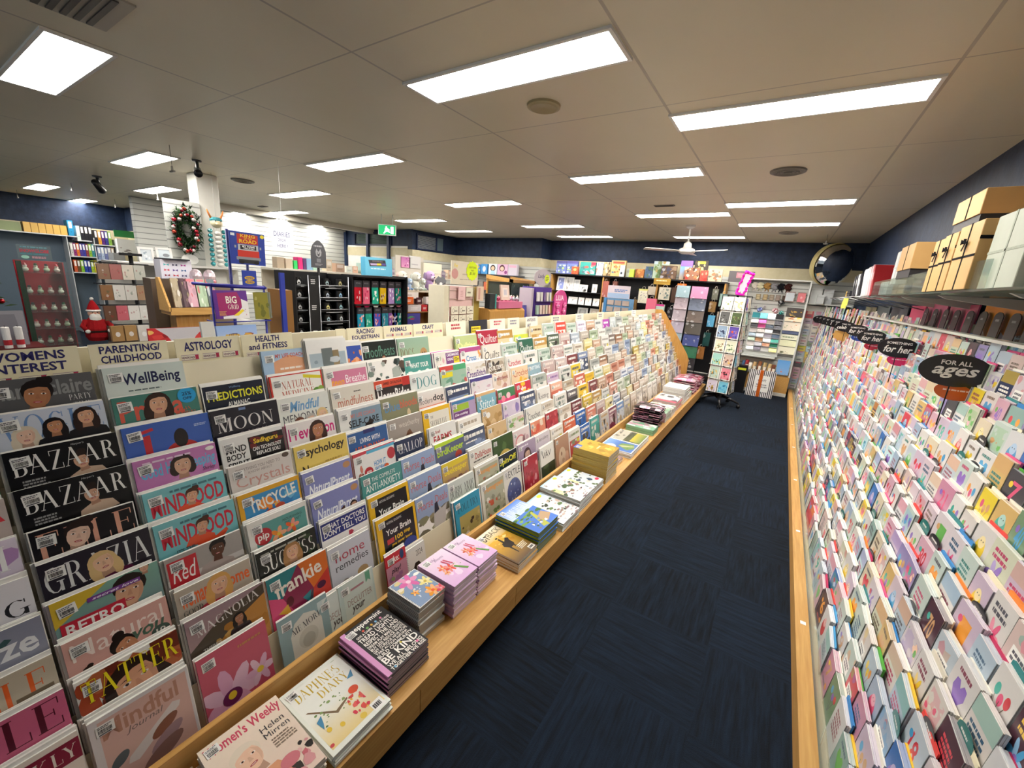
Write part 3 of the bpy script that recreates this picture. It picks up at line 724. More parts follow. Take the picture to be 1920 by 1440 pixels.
# each entry: column, tier, width, height, copies behind, spine colour, printed artwork, label
SK1, SK2, SK3 = 'e4b798', 'a86e4e', '5a3524'
COVERS = [
(0,7,.21,.275,1,'3f7a4a',[('bg','4a8a52'),('R',0,.2,1,1,'3a6e46'),('R',.6,.3,1,.36,'e8d83a')],'green magazine at the left photo edge beside the upper black fashion magazine'),
(0,6,.21,.275,1,'b8a8a4',[('bg','c4b6b0'),('T','VITA',.3,.05,.97,.25,'d33a44','B'),('N',0,.3,1,1,['a8938c','d8c8c0','8a7670'],12)],'pinkish grey magazine with a red capital A at the photo edge'),
(0,5,.21,.275,2,'8f6aa4',[('bg','e4d9ea'),('N',0,.1,1,1,['8a5ca8','6a4a8c','e8e0f0','b890c4'],16),('T','I',.82,.06,.9,.34,'ffffff','D')],'purple patterned magazine with a white I at the photo edge'),
(0,4,.21,.275,2,'e6e6ea',[('bg','eceaf0'),('T','G',.76,.22,.96,.4,'26262c','D'),('T','MAGAZINE',.5,.43,.96,.47,'4a4a50','b')],'white magazine with a black serif G at the photo edge'),
(0,3,.21,.275,2,'8f93a4',[('G',0,0,1,1,'8c90a4','b4b6c4'),('P',[(.1,.5),(.7,.1),(.75,.13),(.2,.6)],'3c5a5c'),('T','Breeze',.0,.1,.94,.34,'f4f6f8','B')],'grey blue magazine with white lettering ending in ze'),
(0,2,.21,.275,2,'b8ac98',[('bg','c3b8a4'),('T','ELLE',.2,.08,.92,.4,'ea6a30','D'),('T','DECORATION',.05,.46,.95,.6,'e07848','b',-3),('R',.66,.3,.96,.5,'7a6c58')],'tan magazine with thin orange lettering at the photo edge'),
(0,1,.225,.29,4,'c45a7c',[('G',0,0,1,1,'cf6a8c','c25278'),('T','ELLE',.06,.04,.95,.34,'5a1a2c','D'),('P',[(.1,.9),(.3,.4),(.42,.38),(.36,.9)],'e6b9a0'),('P',[(.3,.75),(.6,.55),(.95,.6),(.98,.7),(.5,.8)],'e4b49a'),('E',.5,.9,.3,.18,'dba890')],'pink magazine with dark red letters and a posing arm at the photo edge'),
(0,0,.22,.285,6,'7a2038',[('bg','efe6dc'),('R',0,.05,1,.25,'8c2440'),('T','WEEKLY',.25,.09,.97,.21,'f4ece4','D'),('N',0,.28,1,1,['d0b49a','8a6a50','e8dcc8'],12)],'maroon headed weekly magazine in the front pocket at the photo edge'),
(1,9,.215,.275,1,'4c4c4e',[('G',0,0,1,1,'5d5d5f','4a4a4c'),('T','marie claire',.03,.05,.98,.24,'8d8f8e','B'),('F',.45,.3,.13,'b07a56','1c1412','up','141416',8),('T','PARTY',.73,.26,.95,.33,'d8d8d6','D'),('T','TIME!',.76,.36,.96,.42,'d8d8d6','D'),('T','MARY',.02,.42,.24,.5,'dedcd8','D'),('T','FOWLER',.02,.53,.24,.59,'dedcd8','D'),('L',.7,.46,.96,.56,2,'b8b8b6')],'grey magazine with a woman in a black roll neck below the womens interest board'),
(1,8,.22,.285,1,'c4ccd8',[('G',0,0,1,1,'ccd4e2','b9c2d0'),('T','VOGUE',.04,.04,.96,.34,'6f92c4','D'),('F',.24,.36,.085,'e6c0a8','d8cdb8','long','1c1c24'),('F',.5,.3,.075,'c68e68','171214','long','14141a'),('F',.8,.24,.085,'dca988','2a1a16','long','17171b')],'pale blue magazine with three women in black'),
(1,7,.225,.285,2,'0e0e10',[('bg','0d0d10'),('F',.62,.34,.075,'d6a88c','2a1c18','up','cbb19a',-10),('T','BAZAAR',.05,.07,.96,.29,'f2f0ec','D'),('T',"Harper's",.56,.03,.68,.06,'cfcfcf','I'),('L',.1,.34,.32,.44,3,'9a9a9a')],'upper one of the two black magazines with tall white serif lettering'),
(1,6,.225,.285,1,'0e0e10',[('bg','0d0d10'),('F',.62,.34,.075,'d6a88c','2a1c18','up','cbb19a',-10),('T','BAZAAR',.05,.07,.96,.29,'f2f0ec','D'),('T',"Harper's",.56,.03,.68,.06,'cfcfcf','I'),('L',.1,.34,.32,.44,3,'9a9a9a')],'lower one of the two black magazines with tall white serif lettering'),
(1,5,.215,.275,1,'17151a',[('bg','f0ece8'),('R',.012,.008,.988,1,'141217'),('T','ELLE',.06,.06,.96,.36,'e0a68e','D'),('F',.42,.28,.12,'e8c4ae','2a1c1a','up','8a7a70',12)],'black magazine with peach capital letters and a pale face'),
(1,4,.23,.29,2,'2a2430',[('G',0,0,1,1,'241f2a','2c2833'),('T','GRAZIA',.03,.07,.97,.36,'dfe0e0','D'),('F',.52,.3,.1,'e9bf9e','dcbc84','long','5c1c40',-10),('T','STEALTH',.05,.44,.35,.5,'d6c63a','D'),('T','STYLE',.06,.53,.27,.58,'cfd0d0','D'),('L',.72,.4,.97,.48,2,'c8b83a')],'dark magazine with a blonde woman in a plum dress'),
(1,3,.225,.29,2,'6e3a78',[('G',0,0,1,1,'7fae9c','5b3f78'),('P',[(0,0),(.5,0),(0,.3)],'d8b83a'),('F',.68,.3,.15,'d3a384','261a14','short','34343c',8),('R',.04,.27,.62,.45,'c0273c'),('T','RETRO',.08,.3,.6,.42,'f4f1ec','B'),('R',.3,.1,.8,.15,'7a3f94'),('T',"secret love",.34,.11,.78,.14,'eee8f2','J'),('F',.86,.1,.05,'d4a88c','2a1a14','short'),('L',.06,.46,.66,.5,1,'d8384c')],'magazine with a red retro title block and a dark haired man'),
(1,2,.22,.285,3,'c89a92',[('G',0,0,1,1,'d6a79c','cf9a90'),('T','Natural',.06,.06,.94,.26,'f3e3da','D'),('T','you',.56,.24,.94,.4,'4f6a58','J'),('F',.52,.44,.11,'c78a64','20140f','up','e4c4b4',-35),('E',.88,.38,.1,.07,'3f5248'),('T','10',.83,.35,.93,.4,'e8e4dc','B'),('F',.16,.52,.05,'8a5a40','2a1a14','up','b85a7a')],'dusty pink magazine with a reclining dark haired woman'),
(1,1,.22,.285,4,'6a2c1c',[('N',0,0,1,1,['8a3420','a8482a','6c2818','b4643c'],30),('F',.52,.42,.22,'d9a282','2a1812','long','7a2a1c',-12),('T','TATTER',.05,.05,.97,.3,'f4e324','D'),('L',.07,.56,.3,.7,4,'efe6dc')],'rust red magazine with slanted yellow letters over a close up face'),
(1,0,.215,.28,8,'d8b9b0',[('bg','d9d6d8'),('R',.08,.04,.97,1,'d6b3aa'),('T','Mindful',.1,.07,.86,.25,'b98a76','B'),('T','Journal',.3,.25,.68,.33,'7a6a66','I'),('E',.2,.52,.1,.055,'59646a',-30),('P',[(.28,.56),(.78,.28),(.86,.31),(.84,.36),(.36,.64),(.26,.62)],'dcd6d4'),('E',.66,.47,.16,.06,'8c5a48',-25),('E',.66,.6,.2,.07,'a68a90',-25),('E',.6,.72,.24,.08,'8a6a64',-20)],'pale rose journal with pebble shapes in the front pocket'),
(2,9,.21,.28,5,'d4d8d4',[('G',0,0,1,1,'cfdcd6','dfe2dc'),('T','WellBeing',.2,.1,.93,.3,'1c2148','B'),('L',.25,.32,.7,.35,1,'5a6a6a'),('T','Tap into',.46,.43,.66,.48,'3a4a50','B'),('T','resonance',.3,.51,.78,.61,'c2685c','I'),('N',.6,.62,1,.9,['5a7a8a','3a5a6c','8aa0a4'],10)],'pale mint magazine with navy serif title covering the parenting board'),
(2,8,.225,.285,2,'3f7a70',[('bg','467f74'),('T','Prima',.05,.06,.8,.34,'d8604e','B'),('F',.5,.24,.115,'d9a888','33201a','long','2a3034',4),('E',.86,.1,.12,.11,'2fa0d8'),('T','25%',.8,.05,.92,.1,'1a3a5a','B'),('T','OFF',.8,.12,.92,.16,'1a3a5a','B'),('T','JULIA',.72,.26,.88,.3,'e06a4c','D'),('T','BRADBURY',.68,.32,.94,.36,'e06a4c','D'),('T','Find',.06,.4,.26,.47,'f2efe8','I'),('T','your',.18,.47,.36,.53,'f2efe8','I')],'green magazine with coral title and a round blue sticker'),
(2,7,.235,.29,2,'24408a',[('G',0,0,1,1,'3d62b4','2f53a6'),('P',[(.13,.1),(.32,.06),(.33,.1),(.14,.14)],'c02a34'),('P',[(.2,.16),(.28,.15),(.28,.5),(.2,.52)],'c02a34'),('E',.62,.45,.2,.14,'b8302c'),('E',.62,.27,.085,.13,'1c1416'),('L',.08,.42,.2,.5,3,'c8d2ea'),('L',.8,.12,.96,.16,2,'b8c6e4')],'blue magazine with a dark figure in a red collar'),
(2,6,.225,.285,3,'b070a8',[('bg','c07ab4'),('T','Good Housekeeping',.06,.1,.97,.32,'66b4dc','B'),('F',.55,.28,.11,'d8ac90','2a1b18','bob','c488b8',2),('T','Shirley',.78,.3,.95,.37,'5a1c50','I'),('T','Ballas',.8,.39,.94,.44,'5a1c50','I'),('T','GREAT',.07,.42,.36,.5,'f4edf2','D'),('T','HAIR',.1,.53,.34,.6,'f4edf2','D'),('E',.92,.06,.06,.03,'f4f0ea'),('L',.1,.04,.84,.08,1,'e8d0e4')],'mauve magazine with sky blue title and a woman with a dark bob'),
(2,5,.225,.285,3,'6ab0b8',[('G',0,0,1,1,'7cc0c6','64aab4'),('T','MINDFOOD',.06,.12,.96,.36,'c8283c','B'),('F',.55,.3,.075,'d8a484','4a2a1c','up','d8502c',10),('P',[(.4,.6),(.46,.42),(.7,.42),(.84,.36),(.86,.4),(.7,.56)],'d8502c'),('L',.3,.05,.92,.1,1,'4a7a84'),('T',"IT'S THE",.2,.42,.42,.47,'3a565e','B'),('T','SEASON TO',.17,.5,.44,.55,'3a565e','B'),('L',.74,.44,.92,.52,2,'5a3a6a')],'upper one of the two aqua magazines with a woman in orange'),
(2,4,.225,.285,4,'6ab0b8',[('G',0,0,1,1,'7cc0c6','64aab4'),('T','MINDFOOD',.06,.12,.96,.36,'c8283c','B'),('F',.55,.3,.075,'d8a484','4a2a1c','up','d8502c',10),('P',[(.4,.6),(.46,.42),(.7,.42),(.84,.36),(.86,.4),(.7,.56)],'d8502c'),('L',.3,.05,.92,.1,1,'4a7a84'),('T',"IT'S THE",.2,.42,.42,.47,'3a565e','B'),('T','SEASON TO',.17,.5,.44,.55,'3a565e','B'),('T','SPARKLE',.2,.57,.42,.62,'3a565e','B')],'lower one of the two aqua magazines with a woman in orange'),
(2,3,.215,.28,2,'8a8682',[('G',0,0,1,1,'a9a39e','8c8680'),('R',0,.3,1,.38,'c4c0bc'),('R',.02,.06,.38,.42,'c22a34'),('T','Red',.06,.12,.36,.36,'f4f0ec','I'),('F',.66,.22,.1,'5a3626','18100e','up','a89a94',6)],'grey beach cover with a red square title'),
(2,2,.215,.28,2,'b0a494',[('G',0,0,1,1,'b8ac9c','a09484'),('T','woman',.05,.1,.4,.27,'e2642c','B'),('T','home',.6,.08,.97,.27,'e2642c','B'),('F',.55,.24,.12,'e2b494','d8a45c','long','b0283c',6),('T','GOOD',.06,.3,.3,.38,'3c4440','D'),('T','HAIR',.12,.4,.34,.47,'3c4440','D'),('T','every day!',.1,.5,.5,.57,'f2eee8','I')],'magazine with an orange title and a woman with a blonde fringe'),
(2,1,.23,.29,2,'6a5a54',[('G',0,0,1,.5,'9a8088','a88e8c'),('P',[(0,.42),(.45,.14),(1,.02),(1,1),(0,1)],'4f4438'),('P',[(.1,.66),(.55,.34),(1,.16),(1,1),(.1,1)],'b9823e'),('N',.3,.3,1,.9,['c08a44','a8722e','caa058'],18),('T','MAGNOLIA',.1,.1,.92,.22,'e8e4e2','D',-8),('F',.62,.4,.06,'a8765a','1a1210','long','3a3030'),('T',"THERE'S",.14,.46,.36,.5,'f0ece4','B'),('T','MORE',.26,.54,.42,.58,'f0ece4','B'),('T','TO BE',.2,.62,.4,.66,'f0ece4','B')],'dusky field landscape magazine with spaced white capitals'),
(2,0,.205,.27,2,'b84a62',[('G',0,0,1,1,'c45a70','b84c66'),('fl',.36,.66,.42,'d7a2c4','e4c84a',7),('fl',.8,.58,.22,'dcb0cc','e4c84a',6),('E',.36,.68,.14,.1,'6a2458'),('E',.36,.66,.06,.05,'e2c63c'),('L',.55,.1,.9,.15,1,'c8885c')],'deep pink magazine with a big peony in the front pocket'),
(3,8,.215,.28,2,'141c2c',[('bg','f0ede6'),('R',.015,.012,.985,1,'161e30'),('T','WellBeing',.42,.05,.6,.09,'7a9ac0','D'),('T','PREDICTIONS',.07,.12,.96,.25,'e6e23a','B'),('T','ALMANAC',.36,.29,.72,.37,'efeee8','B'),('E',.55,.5,.09,.07,'c8b860'),('E',.58,.49,.07,.055,'161e30'),('L',.08,.42,.34,.56,4,'d8c83a'),('T','2024',.78,.4,.96,.5,'7ab0b8','I')],'navy almanac with yellow capitals under the astrology board'),
(3,7,.235,.29,1,'22202c',[('bg','1e1c28'),('T','MOON',.07,.14,.9,.34,'e6e2e0','D'),('T','& YOU',.36,.38,.78,.5,'8a7c86','D'),('R',.4,.02,.5,.06,'6f86b0')],'black magazine with large thin white capitals and tiny blue tab'),
(3,6,.225,.285,1,'d8d8d8',[('bg','e4e3e0'),('R',.42,.06,1,1,'171518'),('R',0,.5,.5,1,'1a181b'),('N',.44,.06,1,.3,['4a1418','2c1012','6a1c1c'],10),('T','MIND',.07,.14,.38,.24,'1c1c1e','B'),('T','BODY',.07,.26,.36,.35,'1c1c1e','B'),('T','SPIRIT',.07,.38,.4,.47,'1c1c1e','B'),('T','Sadhguru',.5,.1,.9,.2,'eecb34','B'),('T','CAN TECHNOLOGY',.47,.23,.95,.29,'f0eeea','B'),('T','REPLACE SOIL?',.52,.31,.92,.37,'f0eeea','B')],'black and white magazine with a small yellow name'),
(3,5,.225,.285,1,'cfc6c0',[('bg','d6cfc9'),('T','EVERYTHING YOU NEED TO',.1,.06,.8,.11,'8a807c','b'),('T','KNOW ABOUT',.28,.13,.66,.17,'8a807c','b'),('T','Crystals',.08,.18,.94,.4,'c9968c','D'),('L',.55,.44,.95,.56,3,'8a807c'),('E',.9,.04,.06,.04,'5a4a40'),('N',.1,.62,.6,1,['b86a8a','8a4a5c','d8a0b0'],10)],'pale stone magazine with a rose coloured title'),
(3,4,.225,.285,3,'d8a020',[('bg','dca426'),('R',.07,.07,.97,1,'3f90c4'),('N',.07,.1,.97,.8,['e2ac2c','3a86c0','e88a2c','2e78b4','6ab0d4'],24,.2),('T','TRICYCLE',.14,.12,.92,.3,'f1f0e6','B',-6),('E',.45,.42,.08,.06,'b84a30'),('E',.62,.38,.08,.06,'b84a30')],'yellow edged magazine with blue and orange artwork'),
(3,3,.22,.285,4,'dedcd6',[('bg','e8e6df'),('R',.1,.08,.97,1,'5f9e98'),('E',.22,.28,.14,.13,'b8323a'),('T','pip',.13,.22,.31,.36,'f3efe8','B'),('T','NOURISHING',.55,.14,.9,.18,'2c4a46','I'),('T','THE PLANET',.58,.2,.88,.24,'2c4a46','I'),('fl',.46,.34,.13,'e88a2c','e4c040',5),('fl',.7,.3,.12,'e2602c','e4b040',5),('E',.36,.48,.12,.04,'3c7a3c',20),('E',.6,.46,.14,.04,'3f7f40',-20)],'teal magazine with orange lilies and a round red title'),
(3,2,.22,.28,2,'2a2a24',[('bg','23241f'),('N',.5,0,1,.5,['2c3a26','34442c','1f2a1c'],12),('T','SUCCESS',.06,.12,.96,.36,'efeee8','D'),('F',.56,.3,.11,'dcae8e','a87c4c','long','3a3030'),('T','LEVEL UP',.08,.52,.36,.57,'f0efea','B'),('L',.06,.04,.9,.09,1,'a8a89c')],'dark magazine with a long haired woman over white capitals'),
(3,1,.23,.285,3,'c85a34',[('bg','b8452e'),('P',[(0,0),(.5,0),(.2,.4),(0,.3)],'2f7f86'),('P',[(.5,0),(1,0),(1,.3),(.7,.5)],'d8702c'),('P',[(.2,.4),(.5,0),(.7,.5),(.4,.8)],'8a2a4c'),('P',[(0,.3),(.2,.4),(.4,.8),(0,1)],'d4507c'),('P',[(.7,.5),(1,.3),(1,1),(.6,1)],'c23a30'),('P',[(.4,.8),(.7,.5),(.6,1),(.3,1)],'36404c'),('E',.3,.5,.06,.08,'5a1a24'),('E',.84,.52,.08,.06,'4a1a3c'),('P',[(.5,.56),(.66,.5),(.6,.68)],'2f8088'),('T','frankie',.1,.1,.88,.34,'f4ece0','B',-6),('P',[(.1,.6),(.26,.52),(.3,.7)],'e0b040')],'bright geometric patterned magazine with rounded white title'),
(3,0,.19,.25,1,'9ab0b4',[('bg','8fa9ad'),('P',[(.2,1),(.2,.35),(.3,.18),(.5,.1),(.72,.16),(.84,.32),(.84,1)],'d7d6cc'),('E',.53,.5,.2,.16,'c8c7bc'),('E',.53,.54,.13,.11,'b4b3a8'),('T','ME MORI',.24,.22,.8,.32,'4a4c50','D',-8)],'blue grey journal with a pale arch in the front pocket'),
(4,9,.225,.285,1,'8fb0d4',[('G',0,0,1,1,'a9c4dc','8eb0d4'),('P',[(.14,1),(.2,.2),(.5,.1),(.86,.2),(.9,1)],'dfa680'),('T','MY LIFE COACH',.24,.07,.78,.14,'c05a54','B'),('T','HEALTHY GUT',.1,.46,.96,.58,'33262a','B'),('L',.3,.3,.8,.36,1,'f2e8dc')],'sky blue magazine with a peach torso shape under the fitness board'),
(4,8,.23,.28,2,'b8302c',[('bg','c43a30'),('R',.03,.02,.97,1,'f0eee6'),('T','NATURAL',.2,.12,.78,.26,'b04a34','D'),('T','MEDICINE',.18,.29,.8,.41,'b04a34','D'),('P',[(.62,.04),(.97,.1),(.97,.16),(.62,.1)],'d8cc30'),('T','Asthma',.38,.48,.7,.58,'1c1c1e','B'),('E',.86,.36,.08,.05,'5f8a3c'),('E',.94,.34,.06,.05,'8aa84c')],'white magazine with a red frame and herb leaves'),
(4,7,.225,.285,2,'d4d8d0',[('bg','dcdfd8'),('T','Mindful',.2,.08,.8,.26,'6a9cc8','J'),('T','MENOPAUSE',.06,.3,.94,.44,'4a4a50','b'),('F',.36,.56,.08,'d8ac90','6a4030','long','e0d8d0'),('F',.58,.54,.08,'dcb49c','b8b4ae','bob','d8d4cc'),('F',.82,.48,.085,'e4bc9c','dcc08a','long','e8e4da'),('L',.08,.55,.24,.66,3,'8ab46a')],'pale magazine with three smiling women and a blue script title'),
(4,6,.215,.28,2,'c02878',[('bg','e8e2e0'),('T','Prevention',.03,.08,.97,.3,'cf2a7c','B'),('F',.62,.28,.125,'b87e5c','3a2018','long','d8d0cc',4),('T','A FLATTER',.06,.4,.46,.48,'1e1e20','B'),('T','BELLY NOW!',.06,.5,.5,.58,'1e1e20','B')],'white magazine with a magenta title and a smiling woman'),
(4,5,.24,.29,1,'d8c05c',[('bg','e0c667'),('T','Psychology',.1,.07,.94,.26,'2a2320','B'),('T','Now',.1,.36,.42,.54,'2a2320','B'),('F',.14,.7,.06,'d8ac90','5a2c1c','long'),('L',.52,.36,.94,.46,2,'b89a48')],'mustard yellow magazine with bold black serif title'),
(4,4,.225,.28,2,'7f84b8',[('G',0,0,1,1,'8489bf','7a80b4'),('T','NaturalParent',.08,.24,.94,.42,'eef0f6','J'),('E',.9,.1,.08,.06,'b88a60'),('F',.56,.6,.045,'d8a888','4a2c20','up','8a4a3c'),('E',.72,.58,.1,.04,'e8ecf4')],'upper one of the two lavender blue parenting magazines'),
(4,3,.225,.28,3,'7f84b8',[('G',0,0,1,1,'8489bf','7a80b4'),('T','NaturalParent',.08,.24,.94,.42,'eef0f6','J'),('E',.9,.1,.08,.06,'b88a60'),('F',.6,.54,.05,'d8a888','4a2c20','up','a85a40'),('F',.84,.5,.06,'c89878','241812','long','6a3a30')],'lower one of the two lavender blue parenting magazines'),
(4,2,.225,.28,2,'2c3474',[('bg','eceae8'),('R',.02,.04,.98,.33,'2b3378'),('T','WHAT DOCTORS',.06,.08,.94,.18,'f2f1ee','B'),('T',"DON'T TELL YOU",.06,.2,.94,.3,'f2f1ee','B'),('T','Healing',.1,.46,.4,.55,'b83a4c','I'),('T','long COVID',.08,.58,.44,.66,'b83a4c','I'),('N',.55,.36,.95,.8,['b8344c','d8788a','f0e4e2'],8)],'white magazine with a navy block title'),
(4,1,.2,.27,2,'b8bcc8',[('G',0,0,1,1,'c9ccd6','b4b6bc'),('T','home',.14,.12,.84,.3,'a83a4c','b'),('T','remedies',.12,.33,.9,.47,'34343a','b'),('E',.72,.7,.14,.1,'a88c64'),('E',.3,.76,.1,.1,'8a8078')],'pale grey magazine with a red and black lower case title'),
(4,0,.17,.235,1,'b8ccc8',[('bg','c0d2ce'),('R',.12,.0,.95,1,'cdd9d2'),('P',[(.76,.02),(.9,.02),(.9,.22),(.83,.17),(.76,.22)],'6aa488'),('R',.32,.16,.7,.2,'b08088'),('T','DECLUTTER',.2,.34,.9,.46,'a08884','b'),('T','your',.28,.5,.66,.64,'4a4448','J'),('T','LIFE',.34,.7,.6,.8,'a08884','b')],'pale mint journal with a green ribbon mark, front one of the pair'),
(5,9,.245,.29,4,'e0e0dc',[('bg','e6e5df'),('R',.12,.08,.97,1,'3a56a8'),('T','Breathe',.14,.14,.6,.28,'eef0f4','D'),('N',.62,.14,.97,.6,['d8844c','c06a3a','e2a070'],12),('E',.3,.5,.1,.06,'2a6a4a',30),('E',.22,.48,.1,.05,'2f7450',-40)],'blue illustrated magazine with orange buildings'),
(5,8,.235,.28,4,'e2ded8',[('bg','e8e4de'),('R',.14,.08,.97,1,'cf7f9c'),('T','teen',.14,.24,.42,.38,'e8a438','J'),('T','Breathe',.46,.18,.93,.34,'f4eef0','D'),('E',.6,.56,.2,.14,'8a2c34')],'rose pink magazine with white serif title and orange script'),
(5,7,.24,.285,3,'cfc9bc',[('bg','d9d3c6'),('T','mindfulness',.12,.2,.93,.38,'b0604a','b'),('T','Yoga & Meditation',.16,.44,.9,.56,'5a564e','D'),('L',.5,.1,.66,.14,1,'5a564e')],'cream magazine with a terracotta lower case title'),
(5,6,.235,.285,3,'c8ccd0',[('bg','dfe0de'),('R',.08,.05,1,1,'7f97a8'),('P',[(0,0),(.3,0),(.1,1),(0,1)],'e6e6e2'),('T','MY LIFE COACH',.26,.12,.84,.2,'c07a70','B'),('T','SELF-CARE',.2,.24,.92,.38,'23262c','B'),('F',.66,.58,.1,'a8704c','1c1412','up','8a8a8c')],'grey blue self care magazine with a dark haired head'),
(5,5,.235,.28,1,'2d568c',[('bg','e8e8e4'),('R',.03,.03,.98,1,'2f5c96'),('R',.4,.02,.68,.1,'2a3068'),('T','LIVING WITH',.3,.17,.78,.27,'eef0f2','B'),('T','ABUNDANCE',.14,.32,.9,.46,'d8602c','B'),('E',.4,.66,.1,.1,'d8522c')],'blue magazine with orange capitals'),
(5,4,.245,.285,1,'c83a44',[('bg','e9e8e6'),('P',[(0,0),(1,0),(1,.03),(0,.07)],'c84450'),('R',.3,.02,.98,.08,'5ab0d0'),('E',.3,.42,.1,.09,'b82a34'),('T','400',.24,.4,.36,.46,'f4f0ec','B'),('T','HOW IT',.44,.26,.72,.36,'3a8ac4','B'),('T','WORKS',.44,.38,.72,.48,'3a8ac4','B'),('E',.87,.22,.1,.12,'b83a44'),('E',.72,.44,.06,.05,'d8602c'),('N',.05,.2,.3,.7,['8a5c50','4a4a58','c87a6a'],9)],'white science magazine with red heart and skeleton pictures'),
(5,3,.24,.285,1,'4a8e8a',[('bg','4d928e'),('T','THE COMPLETE',.24,.1,.82,.18,'eef2ee','b'),('T','ANTI-ANXIETY',.08,.22,.94,.36,'f2f4f0','b'),('T','GUIDE',.74,.4,.92,.47,'eef2ee','b'),('E',.56,.66,.32,.17,'d88a5c'),('E',.5,.62,.1,.04,'c0704a',20),('E',.66,.64,.12,.04,'c0704a',-20)],'teal magazine with an orange brain'),
(5,2,.235,.285,2,'e2b41c',[('bg','e4b620'),('R',.12,.08,.94,1,'17161a'),('R',.16,.12,.2,.19,'e4b620'),('T','NATIONAL GEOGRAPHIC',.24,.13,.62,.18,'e8e6e0','b'),('T','Your Brain',.2,.3,.84,.44,'f2f0ea','B'),('L',.22,.5,.8,.62,2,'c03a30')],'upper one of the two yellow bordered black magazines'),
(5,1,.235,.285,2,'e2b41c',[('bg','e4b620'),('R',.12,.08,.94,1,'17161a'),('R',.16,.12,.2,.19,'e4b620'),('T','NATIONAL GEOGRAPHIC',.24,.13,.62,.18,'e8e6e0','b'),('T','Your Brain',.2,.28,.84,.4,'f2f0ea','B'),('T','100',.4,.46,.6,.56,'eec52c','B'),('T','things',.63,.45,.8,.54,'eec52c','B'),('T','you never know',.3,.58,.84,.66,'eec52c','B'),('R',.2,.47,.37,.57,'b83a34'),('E',.5,.84,.2,.13,'3f8a3c'),('E',.76,.78,.18,.13,'2f3f8c')],'lower one of the two yellow bordered black magazines, with a green and blue brain'),
(5,0,.12,.235,1,'b83040',[('bg','c08aa0'),('R',0,0,1,.24,'c8323c'),('T','make:',.1,.06,.66,.2,'f6f0ea','B'),('E',.8,.12,.1,.1,'2c4a78'),('T','play!',.2,.3,.7,.44,'2a1c2c','J'),('N',0,.45,1,1,['a06a94','d8b490','8a9a6a'],14)],'small red headed craft magazine next to the cow calendar'),
(6,9,.23,.28,5,'1c2422',[('bg','1b2522'),('T','Hoofbeats',.1,.1,.94,.34,'5c8a78','D'),('F',.6,.46,.05,'a8785c','241812','short')],'black harness racing magazine under the racing board'),
(6,8,.24,.28,6,'2a2e2e',[('N',0,0,1,1,['4a5a58','2c3634','7a8a80','5a4a40','a8b0a8'],40,.16)],'dark magazine with a photograph of racing horses'),
(6,7,.235,.28,2,'c04a34',[('bg','2a2424'),('R',0,0,1,.16,'d05038'),('R',.78,0,1,.2,'b8302c'),('T','SHIRES CATALOGUE',.24,.05,.76,.11,'2c1c1a','B'),('T','HorseRider',.06,.22,.96,.48,'f0eeea','B'),('N',0,.5,1,1,['5a3c30','3a2a24','8a6a54'],10)],'orange and black horse riding magazine'),
(6,6,.25,.29,2,'6a6a50',[('G',0,0,1,1,'8a8a6c','5a5c40'),('T','blue',.08,.12,.48,.3,'5f86a8','B'),('T','bloods',.48,.1,.96,.28,'c2644c','B'),('P',[(.3,.9),(.34,.6),(.4,.5),(.46,.56),(.6,.64),(.8,.62),(.86,.9)],'1c1618'),('E',.7,.42,.05,.1,'c8b490')],'olive magazine with a dark horse and blue and red title'),
(6,5,.235,.28,3,'8f8880',[('G',0,0,1,1,'a39a92','8a8078'),('T','weatherby',.3,.1,.92,.26,'cfc8bf','D'),('P',[(.44,.9),(.46,.44),(.52,.34),(.6,.3),(.68,.44),(.74,.9)],'6a4630')],'taupe magazine with a brown horse head'),
(6,4,.2,.275,1,'222c44',[('G',0,0,1,1,'2a3654','1e2840'),('T','GALLOP',.1,.1,.94,.3,'dfe0e2','D'),('T','SECRETARIAT',.06,.42,.96,.53,'eceae6','B'),('L',.1,.58,.6,.64,1,'b8bcc8')],'navy magazine with white serif capitals and a white headline'),
(6,3,.235,.285,2,'8290b4',[('G',0,0,1,.5,'93a8cc','8fa0bc'),('N',0,.4,1,1,['7a7a5c','8a8468','a8a890','6a6450'],16),('T','Horse Deals',.06,.12,.96,.3,'c06a6c','D'),('P',[(.46,.7),(.5,.4),(.58,.32),(.66,.38),(.74,.46),(.92,.4),(.86,.56),(.8,.9),(.5,.9)],'b8b4b0'),('P',[(.5,.5),(.54,.28),(.62,.26),(.66,.46)],'2a2c3c')],'topmost of the three show jumping magazines with a rose title'),
(6,2,.235,.285,2,'8290b4',[('G',0,0,1,.5,'93a8cc','8fa0bc'),('N',0,.4,1,1,['7a7a5c','8a8468','a8a890','6a6450'],16),('T','Horse Deals',.06,.12,.96,.3,'c06a6c','D'),('P',[(.46,.7),(.5,.4),(.58,.32),(.66,.38),(.74,.46),(.92,.4),(.86,.56),(.8,.9),(.5,.9)],'b8b4b0'),('P',[(.5,.5),(.54,.28),(.62,.26),(.66,.46)],'2a2c3c')],'middle of the three show jumping magazines with a rose title'),
(6,1,.235,.285,2,'8290b4',[('G',0,0,1,.5,'93a8cc','8fa0bc'),('N',0,.4,1,1,['7a7a5c','8a8468','a8a890','6a6450'],16),('T','Horse Deals',.06,.12,.96,.3,'c06a6c','D'),('P',[(.46,.7),(.5,.4),(.58,.32),(.66,.38),(.74,.46),(.92,.4),(.86,.56),(.8,.9),(.5,.9)],'b8b4b0'),('P',[(.5,.5),(.54,.28),(.62,.26),(.66,.46)],'2a2c3c')],'lowest of the three show jumping magazines with a rose title'),
